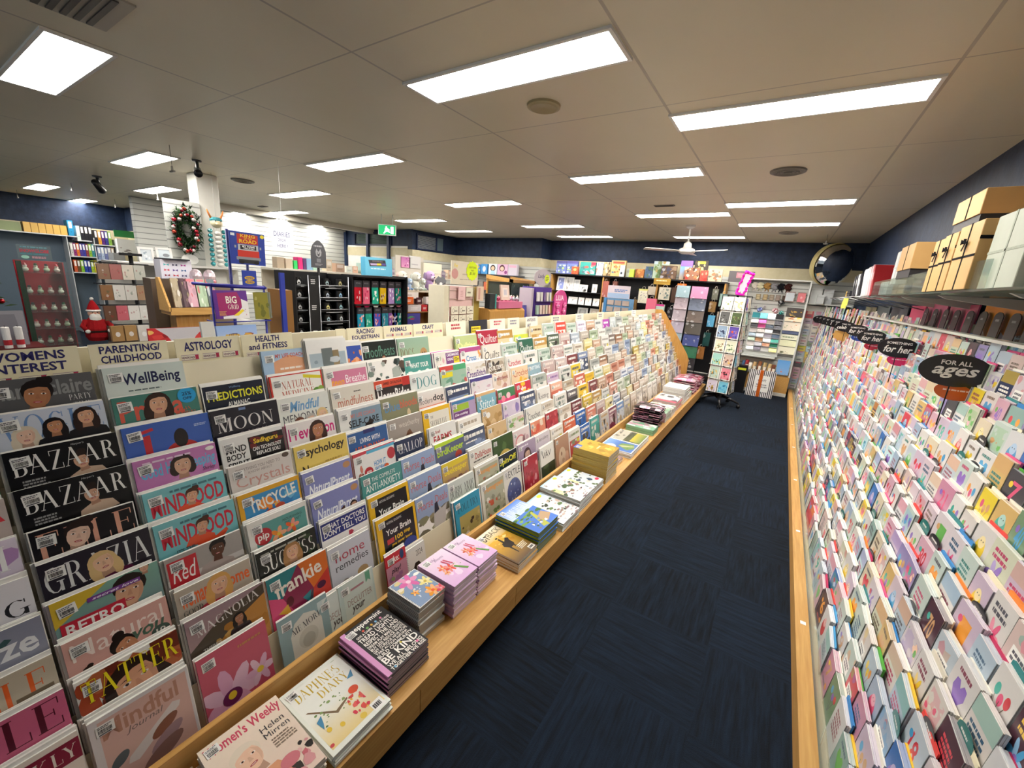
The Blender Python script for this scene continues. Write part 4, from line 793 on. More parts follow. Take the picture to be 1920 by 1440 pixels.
(7,9,.235,.28,2,'8aa48c',[('G',0,0,1,1,'93b09a','a4b48c'),('T','DOGS',.06,.24,.5,.5,'7a6248','D'),('E',.8,.4,.12,.14,'b08a5c'),('E',.8,.46,.07,.07,'8a6a44'),('E',.76,.38,.015,.02,'1c1410'),('E',.84,.38,.015,.02,'1c1410'),('E',.8,.5,.025,.02,'1c1410')],'soft green magazine with a terrier face under the animals board'),
(7,8,.21,.275,2,'4a9088',[('bg','4d958c'),('T','WHAT YOUR',.2,.16,.88,.28,'f0f2ee','B'),('T','DOG',.12,.34,.9,.62,'eef0ec','B'),('E',.5,.48,.06,.06,'4d958c'),('T','IS THINKING',.2,.66,.84,.74,'16221f','B')],'teal magazine with bulky white capitals and a paw print'),
(7,7,.23,.28,3,'d4d8d4',[('bg','dce0dc'),('T','DOG',.2,.1,.9,.36,'4a8a8c','D'),('E',.5,.66,.26,.22,'b87458'),('E',.5,.72,.16,.12,'8a4c38'),('R',.84,.5,.98,.66,'2c7a74')],'white magazine with teal serif capitals and an orange dog'),
(7,6,.225,.275,1,'d8d4d0',[('G',0,0,1,1,'e2ded8','dcae9c'),('R',0,.36,1,1,'d88a70'),('T','modern',.06,.16,.54,.3,'5a5a5c','b'),('T','dog',.56,.12,.94,.32,'1c1c1e','B'),('E',.66,.6,.2,.12,'d8a05c')],'white and salmon magazine with a lower case dog title'),
(7,5,.22,.28,2,'e2b41c',[('bg','e4b620'),('R',.2,.1,.95,1,'e4dfd2'),('T','THE',.26,.18,.36,.24,'3a3430','D'),('T','SECRET LIFE',.24,.3,.84,.42,'3a3430','D'),('T','OF FARMS',.3,.48,.8,.56,'3a3430','D'),('N',.2,.6,.95,1,['6a5c44','8a7a5c','c8b890'],8)],'yellow framed magazine with a cream centre'),
(7,4,.22,.28,1,'dcdcd8',[('bg','e4e3de'),('T','Small',.22,.1,.4,.17,'a83a3c','B'),('T','FARMS',.14,.22,.82,.4,'b02c34','B'),('P',[(.05,.8),(.4,.5),(.7,.46),(1,.6),(1,1),(0,1)],'54443c'),('N',.2,.3,.6,.5,['3f5c34','567a44'],6)],'white magazine with red capitals above a farmhouse'),
(7,3,.245,.29,2,'5a6430',[('G',0,0,1,1,'5c6480','505874'),('P',[(0,0),(1,0),(1,.06),(0,.1)],'b8d83a'),('T','BirdKeeper',.06,.14,.96,.36,'b4d434','B'),('E',.76,.42,.12,.1,'a83a2c'),('E',.8,.56,.2,.12,'5a4a78'),('T','Plum-',.1,.52,.4,.6,'f0f0ec','B'),('T','headeds',.1,.62,.46,.69,'f0f0ec','B')],'slate magazine with bright lime title and a red headed bird'),
(7,2,.22,.28,1,'b89a40',[('G',0,0,1,1,'c8aa5c','8a6a5c'),('E',.5,.06,.6,.08,'e0c83a'),('T','Beekeeper',.08,.14,.94,.34,'ead23a','B'),('N',.1,.4,.95,1,['7a5a54','9a7a70','5a4440','b89a8c'],18)],'golden beekeeping magazine with a yellow title'),
(7,1,.225,.275,1,'b4bcb4',[('G',0,0,1,1,'c8d0cc','b0b8a4'),('T','HOBBY FARMS',.06,.16,.96,.42,'26282a','D'),('E',.7,.66,.24,.14,'6a9a3c'),('E',.72,.66,.12,.07,'a8c060')],'pale farming magazine with tall black serif capitals'),
(7,0,.22,.275,2,'2888a8',[('bg','2d8fb0'),('T','POULTRY',.12,.12,.92,.28,'1c4a58','D'),('R',.14,.36,.95,1,'a89a5c'),('N',.16,.44,.93,.98,['d8d0c0','4a3a30','8a7a50','b8a874'],26,.16)],'bright blue magazine with a flock of hens in the front pocket'),
(8,2,.23,.285,3,'d4d0c6',[('bg','e0ddd4'),('T','DollsHouse',.24,.12,.94,.28,'b04a44','B'),('L',.16,.3,.9,.36,1,'5a5650'),('R',.2,.42,.96,1,'6a4234'),('E',.22,.52,.12,.09,'e2b434'),('R',.66,.44,.92,.6,'c8b8a4')],'white hobby house magazine with a yellow round flash'),
(8,1,.24,.285,1,'c8c8bc',[('bg','d8d6ca'),('R',.1,.08,.97,1,'a8a890'),('T','Homegrown',.14,.12,.92,.28,'e09438','B'),('N',.12,.34,.95,1,['e4e0d4','c05a44','5f7a48','b8b4a0','8a8a74'],26,.16)],'upper one of the two cottage magazines with an orange title'),
(8,0,.24,.285,2,'c8c8bc',[('bg','d8d6ca'),('R',.1,.08,.97,1,'a8a890'),('T','Homegrown',.14,.12,.92,.28,'e09438','B'),('N',.12,.34,.95,1,['e4e0d4','c05a44','5f7a48','b8b4a0','8a8a74'],26,.16)],'lower one of the two cottage magazines with an orange title'),
(8,9,.22,.2,1,'e05aa8',[('bg','e86ab4'),('R',.1,.16,.9,.9,'7fc0b8'),('N',.1,.16,.9,.9,['d85a9c','8ad0c4','f0c4dc'],12),('E',.66,.6,.12,.12,'c03a80')],'pink and aqua bagged craft kit under the craft board'),
(8,8,.235,.275,2,'6a4a7c',[('bg','e0dcd4'),('R',.44,.04,1,.36,'7a4a80'),('T','CARDMAKING',.48,.06,.96,.14,'f0ecf0','B'),('T','IDEAS',.5,.18,.72,.25,'f0ecf0','B'),('R',.74,.16,.97,.34,'e6d23a'),('T','150+',.76,.19,.95,.29,'2c2a20','B'),('N',0,.1,.42,.8,['b8c4a8','8aa890','d8a8b0'],14)],'card making magazine with a purple panel and yellow flash'),
(8,7,.24,.29,1,'6fa088',[('bg','9cb8a4'),('R',0,0,1,.12,'c84a44'),('R',.5,0,1,.14,'4aa070'),('R',.06,.16,.46,.28,'ddd030'),('N',0,.28,1,1,['b8ccc0','8ab49c','c05a54','e4e8e0','6a9880'],26)],'clear bag craft kit with a red and green header'),
(8,5,.23,.28,1,'6a5a8c',[('bg','a894b4'),('R',.02,.02,.98,.1,'3a7aa8'),('R',.06,.12,.7,.28,'9ab83a'),('R',.06,.3,.7,.45,'6a3a70'),('T','Die-cutting',.1,.34,.64,.42,'f0ecf2','J'),('N',.05,.48,.98,1,['c8b4cc','b0a4a8','8a7a94','e0d8e0'],18)],'purple papercraft kit in a clear bag'),
(9,9,.23,.26,1,'7a9a4c',[('G',0,0,1,1,'b8c48a','a4b874'),('T','Quilting',.1,.2,.9,.44,'e8e2a0','B'),('N',0,.5,1,1,['c8b874','8aa05c','d8d0a0'],12)],'sage green quilting magazine after the craft board'),
(9,8,.215,.28,1,'c84a4c',[('bg','e2e0dc'),('R',0,0,1,.12,'b0508a'),('T','Cross',.26,.22,.76,.38,'3a78b4','B'),('T','Stitching',.08,.42,.94,.6,'3a78b4','B'),('R',.04,.3,.2,.5,'d85040'),('N',.76,.1,1,.5,['e09a50','6a9ac4'],6)],'cross stitch magazine with bold blue lettering'),
(9,7,.215,.28,3,'d4d0cc',[('bg','dcd8d2'),('N',.2,0,1,.2,['b8a890','c8c0b0'],6),('T','CrossStitch',.04,.22,.97,.42,'5c3a7c','B'),('N',0,.5,1,1,['cfc4bc','b8a8b0','e4dcd4'],12)],'cream magazine with a violet lettered title'),
(9,6,.23,.28,2,'4a3a7c',[('bg','dcd6d8'),('R',0,0,1,.1,'4a4284'),('T','Favourites',.08,.36,.9,.56,'b85a6c','I'),('P',[(.1,.64),(.9,.58),(.92,.62),(.1,.68)],'b02c3c'),('N',.2,.1,.9,.34,['c8a8b4','e0d4d8'],8)],'pale pink stitch magazine with a script title'),
(9,5,.21,.28,1,'c8a46c',[('G',0,0,1,1,'7fb4c4','5f9cb4'),('R',0,0,1,.08,'d8b07c'),('T','Stitch',.1,.2,.9,.44,'eef4f4','I'),('E',.7,.6,.14,.12,'d8a040'),('E',.7,.6,.05,.04,'6a3a20')],'sky blue magazine with a white script title and a bee'),
(9,4,.22,.28,0,'b8945c',[('bg','c8a878'),('N',0,.1,1,1,['b8945c','d8bc90','a88450'],16),('E',.3,.2,.1,.08,'efece4')],'upper kraft paper embroidery kit'),
(9,3,.22,.27,0,'b8945c',[('bg','cdb084'),('N',0,.1,1,1,['b8986a','d8c09a','a88a58'],16)],'lower kraft paper embroidery kit'),
(9,2,.235,.285,1,'2c4424',[('bg','34502c'),('N',0,0,1,1,['3f5c34','2a4024','4a6a3c'],14),('E',.55,.6,.3,.2,'c8b060'),('E',.55,.66,.16,.12,'a88c40')],'dark green magazine with a golden doily'),
(9,1,.22,.275,1,'16202c',[('G',0,0,1,1,'1c2838','14301c'),('T','SpinOff',.06,.12,.94,.34,'d8d43a','B'),('L',.1,.4,.5,.5,2,'e0e4e8'),('N',.3,.5,1,1,['2a4a34','4a6a50','1c2c28'],10)],'navy spinning magazine with a yellow title'),
(9,0,.205,.285,1,'d0ccc4',[('bg','d9d6ce'),('T','TEXTILE',.1,.08,.94,.24,'2a2c34','b'),('E',.52,.62,.42,.33,'4a5688'),('N',.2,.36,.84,.9,['5a68a0','3a4474','8a94c0','dcdce0'],30,.12)],'cream magazine with a round blue textile pattern in the front pocket'),
(10,9,.25,.28,1,'a02c3c',[('bg','a82c40'),('T','Quilter',.1,.12,.94,.42,'f0e6e2','D'),('R',0,.54,1,.68,'e8e0d8'),('N',0,.7,1,1,['2a2a2e','e8e4e0'],14)],'crimson quilting magazine with white lettering'),
(10,8,.215,.28,1,'d4ccc0',[('bg','ddd8cc'),('T','Quilts',.1,.2,.92,.48,'2c2c28','I'),('G',0,.5,1,1,'d8842c','b85c24')],'cream and orange quilt magazine with a black script title'),
(10,7,.21,.275,2,'5a4a40',[('bg','c8c0b0'),('N',0,0,1,1,['6a5a4c','3a3430','a89884'],18),('T',"QUILTER'S",.06,.2,.9,.36,'f0ece4','B'),('T','WORLD',.08,.4,.8,.56,'f0ece4','B')],'brown patchwork magazine with white capitals'),
(10,6,.21,.275,1,'d8c4b8',[('bg','e0d0c4'),('N',0,0,1,1,['c8a090','e8dcd0','b88a80','d0b49a'],22),('T','LovePatchwork',.08,.1,.9,.22,'8a3a44','B')],'pale patchwork magazine with a small red title'),
(10,5,.22,.26,1,'c83a5c',[('bg','3f7a50'),('R',0,.3,1,1,'d84a7c'),('E',.3,.3,.12,.1,'e88a9c'),('E',.6,.24,.12,.1,'f0c0c8'),('N',0,.4,1,1,['e05a8c','c03468','f0a0b8'],14)],'green and magenta craft pack with pink pom poms'),
(10,4,.22,.27,1,'7a6ab0',[('bg','cfc4d4'),('N',0,0,1,1,['a890b8','d8c8d8','8a78b0'],14),('T','Quilting',.06,.5,.94,.72,'4a4a94','B')],'lilac quilting pack in a clear bag'),
(10,3,.21,.275,1,'d4d0c8',[('bg','dcd9d0'),('N',0,.1,1,.5,['7aa05c','c8b0a0','a8c08a','e0c0c0'],16),('T','QUILTING',.06,.5,.94,.66,'c02c3c','B')],'white magazine with red capitals below greenery'),
(10,2,.22,.27,1,'d0b8b8',[('bg','dccccb'),('E',.4,.4,.3,.24,'c87a80'),('E',.4,.4,.24,.19,'e4d8d4'),('N',.5,.2,1,1,['c0a0a8','8a6a70','e4dcd8'],12)],'soft pink magazine with a heart shaped wreath'),
(10,1,.23,.28,1,'8a7a94',[('G',0,0,1,1,'a494ac','8a7a94'),('F',.5,.5,.16,'c8a894','4a3440','long','6a5a78'),('L',.1,.06,.7,.14,1,'e8e0ec')],'mauve magazine with a shadowed portrait'),
(10,0,.19,.28,1,'982838',[('bg','a42e40'),('N',0,0,1,1,['b84a58','8a2030','d8949c','a03444'],30,.14)],'red fabric patterned magazine in the front pocket'),
(11,7,.215,.275,1,'d8d4cc',[('bg','dedad2'),('T','Crochet',.1,.16,.9,.34,'c04a5c','B'),('N',0,.4,1,1,['d8a0a8','8ab0a8','e8d0a8','c05a6c'],16)],'upper crochet magazine with a pink title'),
(11,6,.26,.285,1,'d8bc94',[('bg','e2c8a4'),('T','Crochet',.1,.1,.94,.3,'b8503c','D'),('fl',.56,.62,.3,'e4b02c','5a3418',10),('E',.56,.62,.14,.12,'4a2c18')],'peach crochet magazine with a large sunflower'),
(11,5,.21,.27,1,'c02c3c',[('bg','c83048'),('N',0,0,1,.4,['e8c038','d84a3c','f0e0d0'],10),('T','Crochet',.08,.46,.92,.7,'f4ece4','B')],'red crochet pack with a white title'),
(11,3,.24,.28,2,'2c3a4c',[('bg','dcdad2'),('T','Crochet',.12,.2,.88,.4,'34343a','b'),('T','for Beginners',.14,.44,.88,.58,'34343a','b'),('E',.7,.78,.2,.12,'d8a868')],'white beginners crochet book with grey lettering'),
(11,2,.22,.275,1,'4a8aa8',[('bg','d88a70'),('N',0,0,1,1,['d8604c','e4a080','4a94b0','e8d4c0'],18)],'coral and blue knitting magazine'),
(11,1,.22,.275,1,'c8c0c8',[('G',0,0,1,1,'d6cfd4','a898ac'),('T','Embroidery',.1,.12,.9,.26,'4a4450','b'),('N',0,.5,1,1,['8a5a78','c8a8b8','6a4a68'],12)],'pale lilac embroidery magazine'),
(11,0,.215,.285,1,'d8d6d0',[('bg','e2e0da'),('T','V\u00c4V',.12,.12,.76,.32,'34363a','b'),('R',0,.5,1,1,'2c3a2c'),('N',0,.5,1,1,['34462f','24301f','4a5a40'],14)],'white topped weaving magazine with dark green lower half'),
(12,9,.21,.24,1,'a8b83a',[('bg','c8d048'),('N',0,0,1,1,['7fc0b4','d8dc60','a8c83a','4aa090'],18)],'yellow green and teal bagged craft pack at the top of the gondola'),
(12,8,.215,.28,1,'2c5a48',[('G',0,0,1,1,'2f6450','244a3c'),('T','Quilter',.08,.2,.94,.44,'e8ece6','I'),('N',0,.5,1,1,['4a8a70','1f3c30','8ab09c'],10)],'forest green quilting magazine with a white script title'),
(12,6,.21,.28,1,'8aa4b0',[('G',0,0,1,1,'8eacb8','7c98a4'),('T','KNITTING',.1,.08,.92,.2,'e0e8ea','B'),('E',.52,.56,.22,.2,'8a3c24'),('E',.36,.44,.08,.1,'8a3c24'),('E',.68,.44,.08,.1,'8a3c24'),('E',.52,.66,.12,.09,'d8b08a')],'grey blue knitting magazine with a knitted animal'),
(12,4,.21,.28,1,'d4d2cc',[('bg','dedcd6'),('T','Knitting',.1,.18,.86,.4,'2a2a2e','b'),('T','for Beginners',.1,.46,.9,.6,'2a2a2e','b'),('N',.3,.66,1,1,['c8b8a0','a89888'],6)],'white beginners knitting book with black lettering'),
(12,2,.2,.29,1,'a03040',[('bg','a8343f'),('N',0,0,1,1,['b8444c','92283a','c8646a'],26,.14)],'dark red knitwear magazine filling its pocket'),
(12,0,.235,.29,1,'a8846c',[('G',0,0,1,1,'b48e74','96705a'),('E',.45,.62,.28,.3,'d0bca4'),('E',.4,.5,.05,.06,'8a6a54'),('E',.5,.7,.1,.06,'b89c84'),('E',.8,.7,.14,.2,'caa58e')],'tan magazine with a knitted toy in the front pocket'),
]
SKIP = {(3,9),(6,0)}
done = {}
for (c, r, w, h, n, sp, art, lab) in COVERS:
    done[(c, r)] = 1
    y0 = coly(c) if c else .098-w
    kit = 'kit' in lab or 'pack' in lab
    magazine(y0+.004, r, w, h, art, lab, sp, n, stick=(c > 0), name='craft_kit' if kit else ('journal' if 'journal' in lab else 'magazine'), cat='craft kit' if kit else ('journal' if 'journal' in lab else 'magazine'), dz=(-.02 if h < .26 else 0))
# extra pieces in the first columns
magazine(coly(4)-.085, 0, .17, .235, [('bg','c4d2d2'),('R',.12,0,.95,1,'d2dcd8'),('T','DECLUTTER',.2,.34,.9,.46,'a08884','b'),('T','your',.28,.5,.66,.64,'4a4448','J'),('T','LIFE',.34,.7,.6,.8,'a08884','b')], 'pale mint journal behind and left of its twin, beside the arch journal', 'b8ccc8', 1, name='journal', cat='journal', dz=-.025)
magazine(coly(5)+.125, 0, .12, .21, [('bg','e6e5e0'),('T','2024',.5,.12,.85,.26,'5a5a60','b'),('P',[(.3,1),(.26,.62),(.14,.56),(.14,.5),(.3,.5),(.4,.4),(.6,.4),(.7,.5),(.86,.52),(.84,.58),(.7,.62),(.68,1)],'2c211e'),('P',[(.42,1),(.46,.5),(.54,.5),(.6,1)],'e4ded8'),('E',.4,.6,.02,.015,'000000'),('E',.6,.6,.02,.015,'000000')], 'small white spiral calendar with a brown cow', 'd8d8d8', 1, name='calendar', cat='calendar', binding='55565a', stick=False, dz=-.03)
magazine(coly(5)-.05, 9, .2, .24, [('bg','e6e6e2'),('R',.05,.3,.95,.95,'a8b8c0'),('R',.35,.2,.62,.7,'6a7474'),('R',.62,.26,.78,.6,'8a7a5c'),('N',.1,.4,.9,.9,['8a9aa4','c4ccd0','5a6a70'],10)], 'white calendar with street photographs between the fitness and racing boards', 'e0e0dc', 3, name='calendar', cat='calendar', dz=.075, stick=False)

# remaining pockets: pictures too small to read, one design after another
PAL = {'mid':[['d9d4c8','b8a890','8a7a68'],['e2dfd8','a8b0a8','6a7a74'],['c8b8b4','9a6a64','e4d8d0'],['a8b4c0','5a6a84','e0e4e8'],['d8c8a0','b8904c','6a5030'],['7a3a3c','b86a60','e0c8bc'],['4a5a4c','8a9a7c','d8dcc8'],['3a4660','8090b0','dcdfe6'],['e6e2da','cfc6b8','a89c8c'],['c86a54','e4b49c','f0e4d8'],['2e2c30','6a6468','c8c0bc'],['b4c4b8','e4e8e0','7a9484']],
 'home':[['e3e0da','c4beb4','94908a'],['dcdcd8','a8aca8','747a78'],['d4cabc','9c8c78','e8e4dc'],['c8d0d0','8a9698','e6eaea'],['b8b0a4','7a7068','dcd6cc'],['a8b89c','e0e4d8','6a7c5c'],['c8a890','8a6448','e8dccf'],['e0d49c','b8a04c','f0ead0'],['c4846c','e8ccc0','8a4a38'],['8a9cb8','dfe4ec','4a5c80']]}
WORDS = {'mid':'craft','home':'homes'}
def colour_word(c):
    r, g, b, _ = hexc(c); v = max(r,g,b); s = (v-min(r,g,b))/max(v,1e-4)
    if s < .28: return 'white' if v > .7 else 'pale grey' if v > .42 else 'grey' if v > .12 else 'charcoal'
    if r >= g >= b: return 'yellow' if g > .75*r else 'tan' if (g > .5*r and v < .75) else 'peach' if (v > .6 and g > .4*r) else 'orange' if g > .3*r else 'brown' if v < .2 else 'red'
    if r >= b > g: return 'pink' if v > .45 else 'plum'
    if g >= r and g >= b: return 'green' if g > b*1.2 else 'teal'
    return 'blue' if v > .2 else 'navy'
NTH = ['top','second','third','fourth','fifth','sixth','seventh','eighth','ninth','bottom']
ORD = ['','first','second','third','fourth','fifth','sixth','seventh','eighth','ninth','tenth','eleventh','twelfth','thirteenth','fourteenth','fifteenth','sixteenth','seventeenth','eighteenth','nineteenth','twentieth','twenty-first','twenty-second','twenty-third','twenty-fourth','twenty-fifth','twenty-sixth','twenty-seventh','twenty-eighth','twenty-ninth','thirtieth','thirty-first','thirty-second']
SPECIAL = {(13,0):['dfe0da','b84a44','7a8a60'],(14,0):['2a62b0','3a78c4','1c4a8c'],(14,1):['2a62b0','3a78c4','1c4a8c'],(15,0):['2f8a84','4aa49c','d8d4c8'],(16,0):['d8cfc0','5a88b8','b89a6c'],(13,1):['c85a3c','e08a64','a03c28'],(14,2):['6a2430','8a3a44','4a1820'],(15,2):['e2c234','2c3a4c','f0e8d8'],(15,3):['e0bc30','e8dca0','4a4430'],(13,5):['c8b0c8','e0d8a0','8a6aa0'],(17,0):['7a2a4c','d8d0d4','4a1c30'],(18,0):['cfd6dc','6a90c0','a8987c'],(19,0):['d8d4c8','a8a08c','8a9ab0'],(15,5):['e2c83a','a8b0b8','5a5a60'],(16,4):['e0b82c','3a3020','c8a030'],(20,9):['a83ca8','d8c8d8','e4e0e4'],(17,9):['c8c0d0','e0dce4','9a90a8'],(15,9):['d84a3c','efe6e0','a8702c']}
LASTC = int((RACK_END-.1-COL0)/PITCH)+1
FARFIRST = 19
def rand_cover(c, r, rr):
    pal = SPECIAL.get((c, r)) or rr.choice(PAL['mid' if c < 17 else 'home'])
    base, s2, s3 = pal
    it = [('bg', base)]
    lay = rr.randrange(4); ink = s3 if hexc(base)[1] > .2 else 'efece6'
    if lay == 0: it += [('N',0,.24,1,1,[s2,s3,base,mix(s2,'ffffff',.3),'2e2a2a','f2efe8'],20,.2),('L',.1,.07,.9,.22,1,ink)]
    elif lay == 1: it += [('G',0,0,1,.6,base,mix(base,s2,.6)),('N',.1,.26,.95,1,[s2,s3,mix(base,s3,.4),'3a3432'],14),('L',.08,.06,.95,.2,1,'f2efe8' if hexc(base)[1] < .35 else ink),('L',.1,.24,.6,.3,1,ink)]
    elif lay == 2: it += [('R',0,0,1,.27,s2),('L',.08,.07,.92,.21,1,'f2efe8' if hexc(s2)[1] < .3 else s3),('N',0,.28,1,1,[s3,base,mix(s2,s3,.5),'efece6'],16)]
    else: it += [('R',.08,.3,.92,1,s2),('N',.1,.32,.9,1,[s3,base,mix(s2,base,.5)],12),('L',.1,.08,.9,.2,1,ink),('R',.7,.34,.9,.44,'d8c83a' if rr.random() < .3 else 'e8e4dc')]
    return it, base, s2, s3
for c in range(8, LASTC+1):
    prev = None
    for r in range(10):
        if (c, r) in done or (c, r) in SKIP: continue
        rr = random.Random(c*101+r*7)
        if rr.random() < .035 and c > 12: continue
        it, base, s2, s3 = rand_cover(c, r, rr)
        w, h = rr.uniform(.195,.228), rr.uniform(.262,.292)
        y0 = coly(c)+rr.uniform(0,.01)
        if c < FARFIRST:
            lab = '%s%s magazine in the %s tier, %s column along the gondola' % (colour_word(base), '' if colour_word(s2) == colour_word(base) else ' and '+colour_word(s2), NTH[9-r], ORD[c])
            magazine(y0, r, w, h, it, lab, mix(s2,base,.5), rr.randrange(1,4), stick=(c < 15))
        else:
            M = pocket_frame(y0, r, h, 0, 0, 90+rr.uniform(-2,2), TILT)
            b = MB(); b.box(0,0,-.014,w,h,0,'e6e3dc',{4:s2,0:s2}); a = Art(w, h); a.draw(it, c*31+r); b.add(a.m); COPIES.add(b, M)
tag(COPIES.build('magazine_copies', 'glossy_print'), 'further magazine copies behind the front ones and the far end of the gondola', 'magazines', kind='stuff')
# ================================================================ piles lying on the oak shelf below the pockets
SHELF = .2455
NTHT = ['top','second','third','fourth','fifth','sixth','seventh','eighth','ninth','tenth','eleventh','twelfth','thirteenth','fourteenth','fifteenth','sixteenth','seventeenth','eighteenth','nineteenth','twentieth']
def pile(y0, y1, xb, xf, ztop, n, art, desc, name='magazine', cat='magazine', spine='d8d4cc', edge='efede6', under=None, seed=1, jitter=.006, group=None, spiral=None, zb=SHELF, spine_side=4, rot=0, bow=0):
    rr = random.Random(seed); w, d = y1-y0, xf-xb; t = (ztop-zb)/n
    for i in range(n):
        top = i == n-1; jx, jy = (0, 0) if top else (rr.uniform(-jitter,jitter), rr.uniform(-jitter*.6,jitter*.6)); ry = 0 if top else rr.uniform(-1.2,1.2)
        M = flat(xf+jy-(.0), y0+jx, zb+t*i, 90+ry+rot)
        m = MB(); e = mix(edge, '8a8880', rr.uniform(0,.18)); cv = {spine_side:spine, 1:spine if not art else edge}
        m.box(.001,.001,.0006,w-.001,d-.001,t*.86,e,cv)
        m.box(0,0,t*.86,w,d,t*.97,spine if under is None else under,{spine_side:spine})
        o = m.build(name, 'paper', None, M)
        a = Art(w, d, None, t*.97+.0002)
        a.draw(art if (top or i % 1 == 0 and i >= n-2) else art[:1], seed)
        if a.m.v: a.m.build('cover', 'glossy_print', o)
        if top: sticker(o, .012, d-.045, z=t*.97+.0016) if not spiral else None
        if spiral:
            b = MB()
            for k in range(int(d/.0085)): b.tube([(.007,.005+.0085*k,t+.001),(-.004,.005+.0085*k,t*.6),(.003,.006+.0085*k,-.0002+.0006)], .0012, spiral, 5, False)
            b.build('spiral_binding', 'metal', o)
        pos = 'topmost copy' if top else (NTHT[n-1-i]+' copy from the top' if i else 'lowest copy')
        tag(o, '%s, %s' % (desc, pos), cat, group or ('pile: '+desc))
WEEK = [('bg','efe2d2'),('G',0,0,1,1,'efe0cc','e8d0c0'),('T',"Women's Weekly",.04,.03,.97,.2,'d05068','B'),('P',[(0,1),(.05,.8),(.3,.66),(.6,.66),(.74,.85),(.78,1)],'e0a27c'),('F',.38,.52,.16,'ecc4a8','e6d8c4','short',None,-8),('T','Helen',.62,.24,.92,.31,'4a4a4c','D'),('T','Mirren',.62,.33,.94,.4,'4a4a4c','D'),('L',.66,.43,.94,.56,4,'8a7a6a'),('N',.62,.66,1,1,['3a3430','d89a9c','2a2624','c86a74','e4b8b4'],16),('E',.7,.76,.12,.07,'cf7a84'),('E',.12,.7,.1,.09,'3a2418'),('E',.12,.71,.06,.06,'e0b090')]
pile(.06, .28, -1.17, -.875, .292, 4, WEEK, 'weekly magazine with white haired woman, nearest pile', edge='ece4d8', seed=3)
pile(.285, .505, -1.175, -.88, .318, 6, WEEK, 'weekly magazine with white haired woman, second pile', edge='ece4d8', seed=4, rot=-2)
DAPH = [('bg','e9ede4'),('N',0,0,1,.12,['5a6a58','e4e6dc','a8b49c'],14,.12),('R',.05,.06,.95,.94,'eef0e8'),('G',.05,.5,.95,.94,'eef0e8','e8cf8a'),('T',"DAPHNE'S",.12,.1,.84,.24,'c8a830','D'),('T','DIARY',.38,.27,.86,.38,'c8a830','D'),('P',[(.1,.4),(.13,.4),(.4,.62),(.62,.58),(.62,.6),(.4,.66)],'7a6448'),('N',.1,.42,.6,.7,['6a8a4c','86a060','4f7038'],22,.08),('N',.5,.6,.8,.86,['d84a44','e2605a','e8b040','d83a50'],18,.2),('E',.76,.56,.08,.05,'d8502c'),('E',.18,.74,.035,.03,'e2c040'),('E',.34,.8,.035,.03,'e2c040'),('E',.6,.9,.05,.035,'e0c048'),('P',[(.8,.4),(.95,.32),(.9,.42)],'4a8ab0'),('P',[(.12,.58),(.22,.54),(.18,.64),(.14,.7)],'4a8ab0'),('R',.74,.86,.93,.98,'f2f2ee'),('L',.76,.87,.91,.97,1,'3a3a3c'),('E',.08,.9,.03,.02,'c84a50')]
pile(.525, .742, -1.168, -.868, .292, 6, DAPH, 'white botanical magazine with gold capitals', spine='e0e4da', seed=5)
PEPP = [('bg','211f22'),('R',0,0,.1,1,'d898c8'),('T','peppermint',.18,.02,.9,.13,'f0ede6','B'),('E',.36,.17,.025,.02,'d85a44'),('E',.46,.17,.03,.02,'6aa05c'),('E',.56,.17,.025,.02,'e0b040'),('E',.66,.17,.025,.02,'7ab0d8'),('E',.78,.17,.025,.02,'d87aa4'),('T','GIVE A DAMN  MAKE A STAND',.16,.2,.94,.245,'ece8e0','B'),('T','TREAD LIGHTLY',.14,.26,.96,.34,'f2efe8','B'),('T','RESPECT THE LAND',.16,.355,.96,.425,'f0ede4','B'),('T','DREAM PLAY MAKE CREATE',.16,.44,.96,.49,'ece8e0','B'),('T','BUY LESS REDUCE WASTE',.16,.5,.96,.55,'ece8e0','B'),('T','GET CURIOUS HAVE HOPE',.16,.56,.96,.605,'ece8e0','B'),('T','TAKE ACTION INFORM',.16,.615,.9,.655,'ece8e0','B'),('T','BUILD COMMUNITY',.14,.665,.96,.725,'f2efe8','B'),('T','BE KIND',.14,.735,.96,.845,'f6f3ec','B'),('T','WE ALL BELONG',.14,.86,.96,.92,'f0ede4','B'),('T','TOGETHER WE RISE',.14,.93,.96,.985,'f0ede4','B'),('E',.84,.895,.03,.02,'d86a9c'),('E',.63,.73,.02,.016,'e2d040'),('E',.22,.957,.022,.018,'6ab0d8')]
pile(.762, .958, -1.178, -.905, .342, 8, PEPP, 'black lettered magazine with a lilac spine', spine='d898c8', edge='8f8d88', seed=6)
NOTE = [('bg','dfe0dc'),('R',.05,.02,.98,.98,'8298b8'),('N',.05,.02,.98,.4,['e8e0c8','d8c890','eef0ea'],8,.3),('fl',.5,.22,.3,'d86aa8','f0d0e0',6),('fl',.82,.5,.2,'e8dc90','c8b04c',6),('N',.3,.45,.8,.8,['8aa4c8','dfe6ee','6a84b0'],12,.16),('fl',.7,.84,.22,'e89a2c','e2602c',7),('fl',.9,.94,.16,'d84a60','e8a0a8',6),('fl',.32,.6,.12,'e8a83c','d86a2c',5)]
pile(.995, 1.145, -1.178, -.99, .408, 8, NOTE, 'flower covered spiral notebook', 'spiral_notebook', 'notebook', spine='b8b4ac', edge='a8a69e', seed=8, spiral='6a6a6e', jitter=.008)
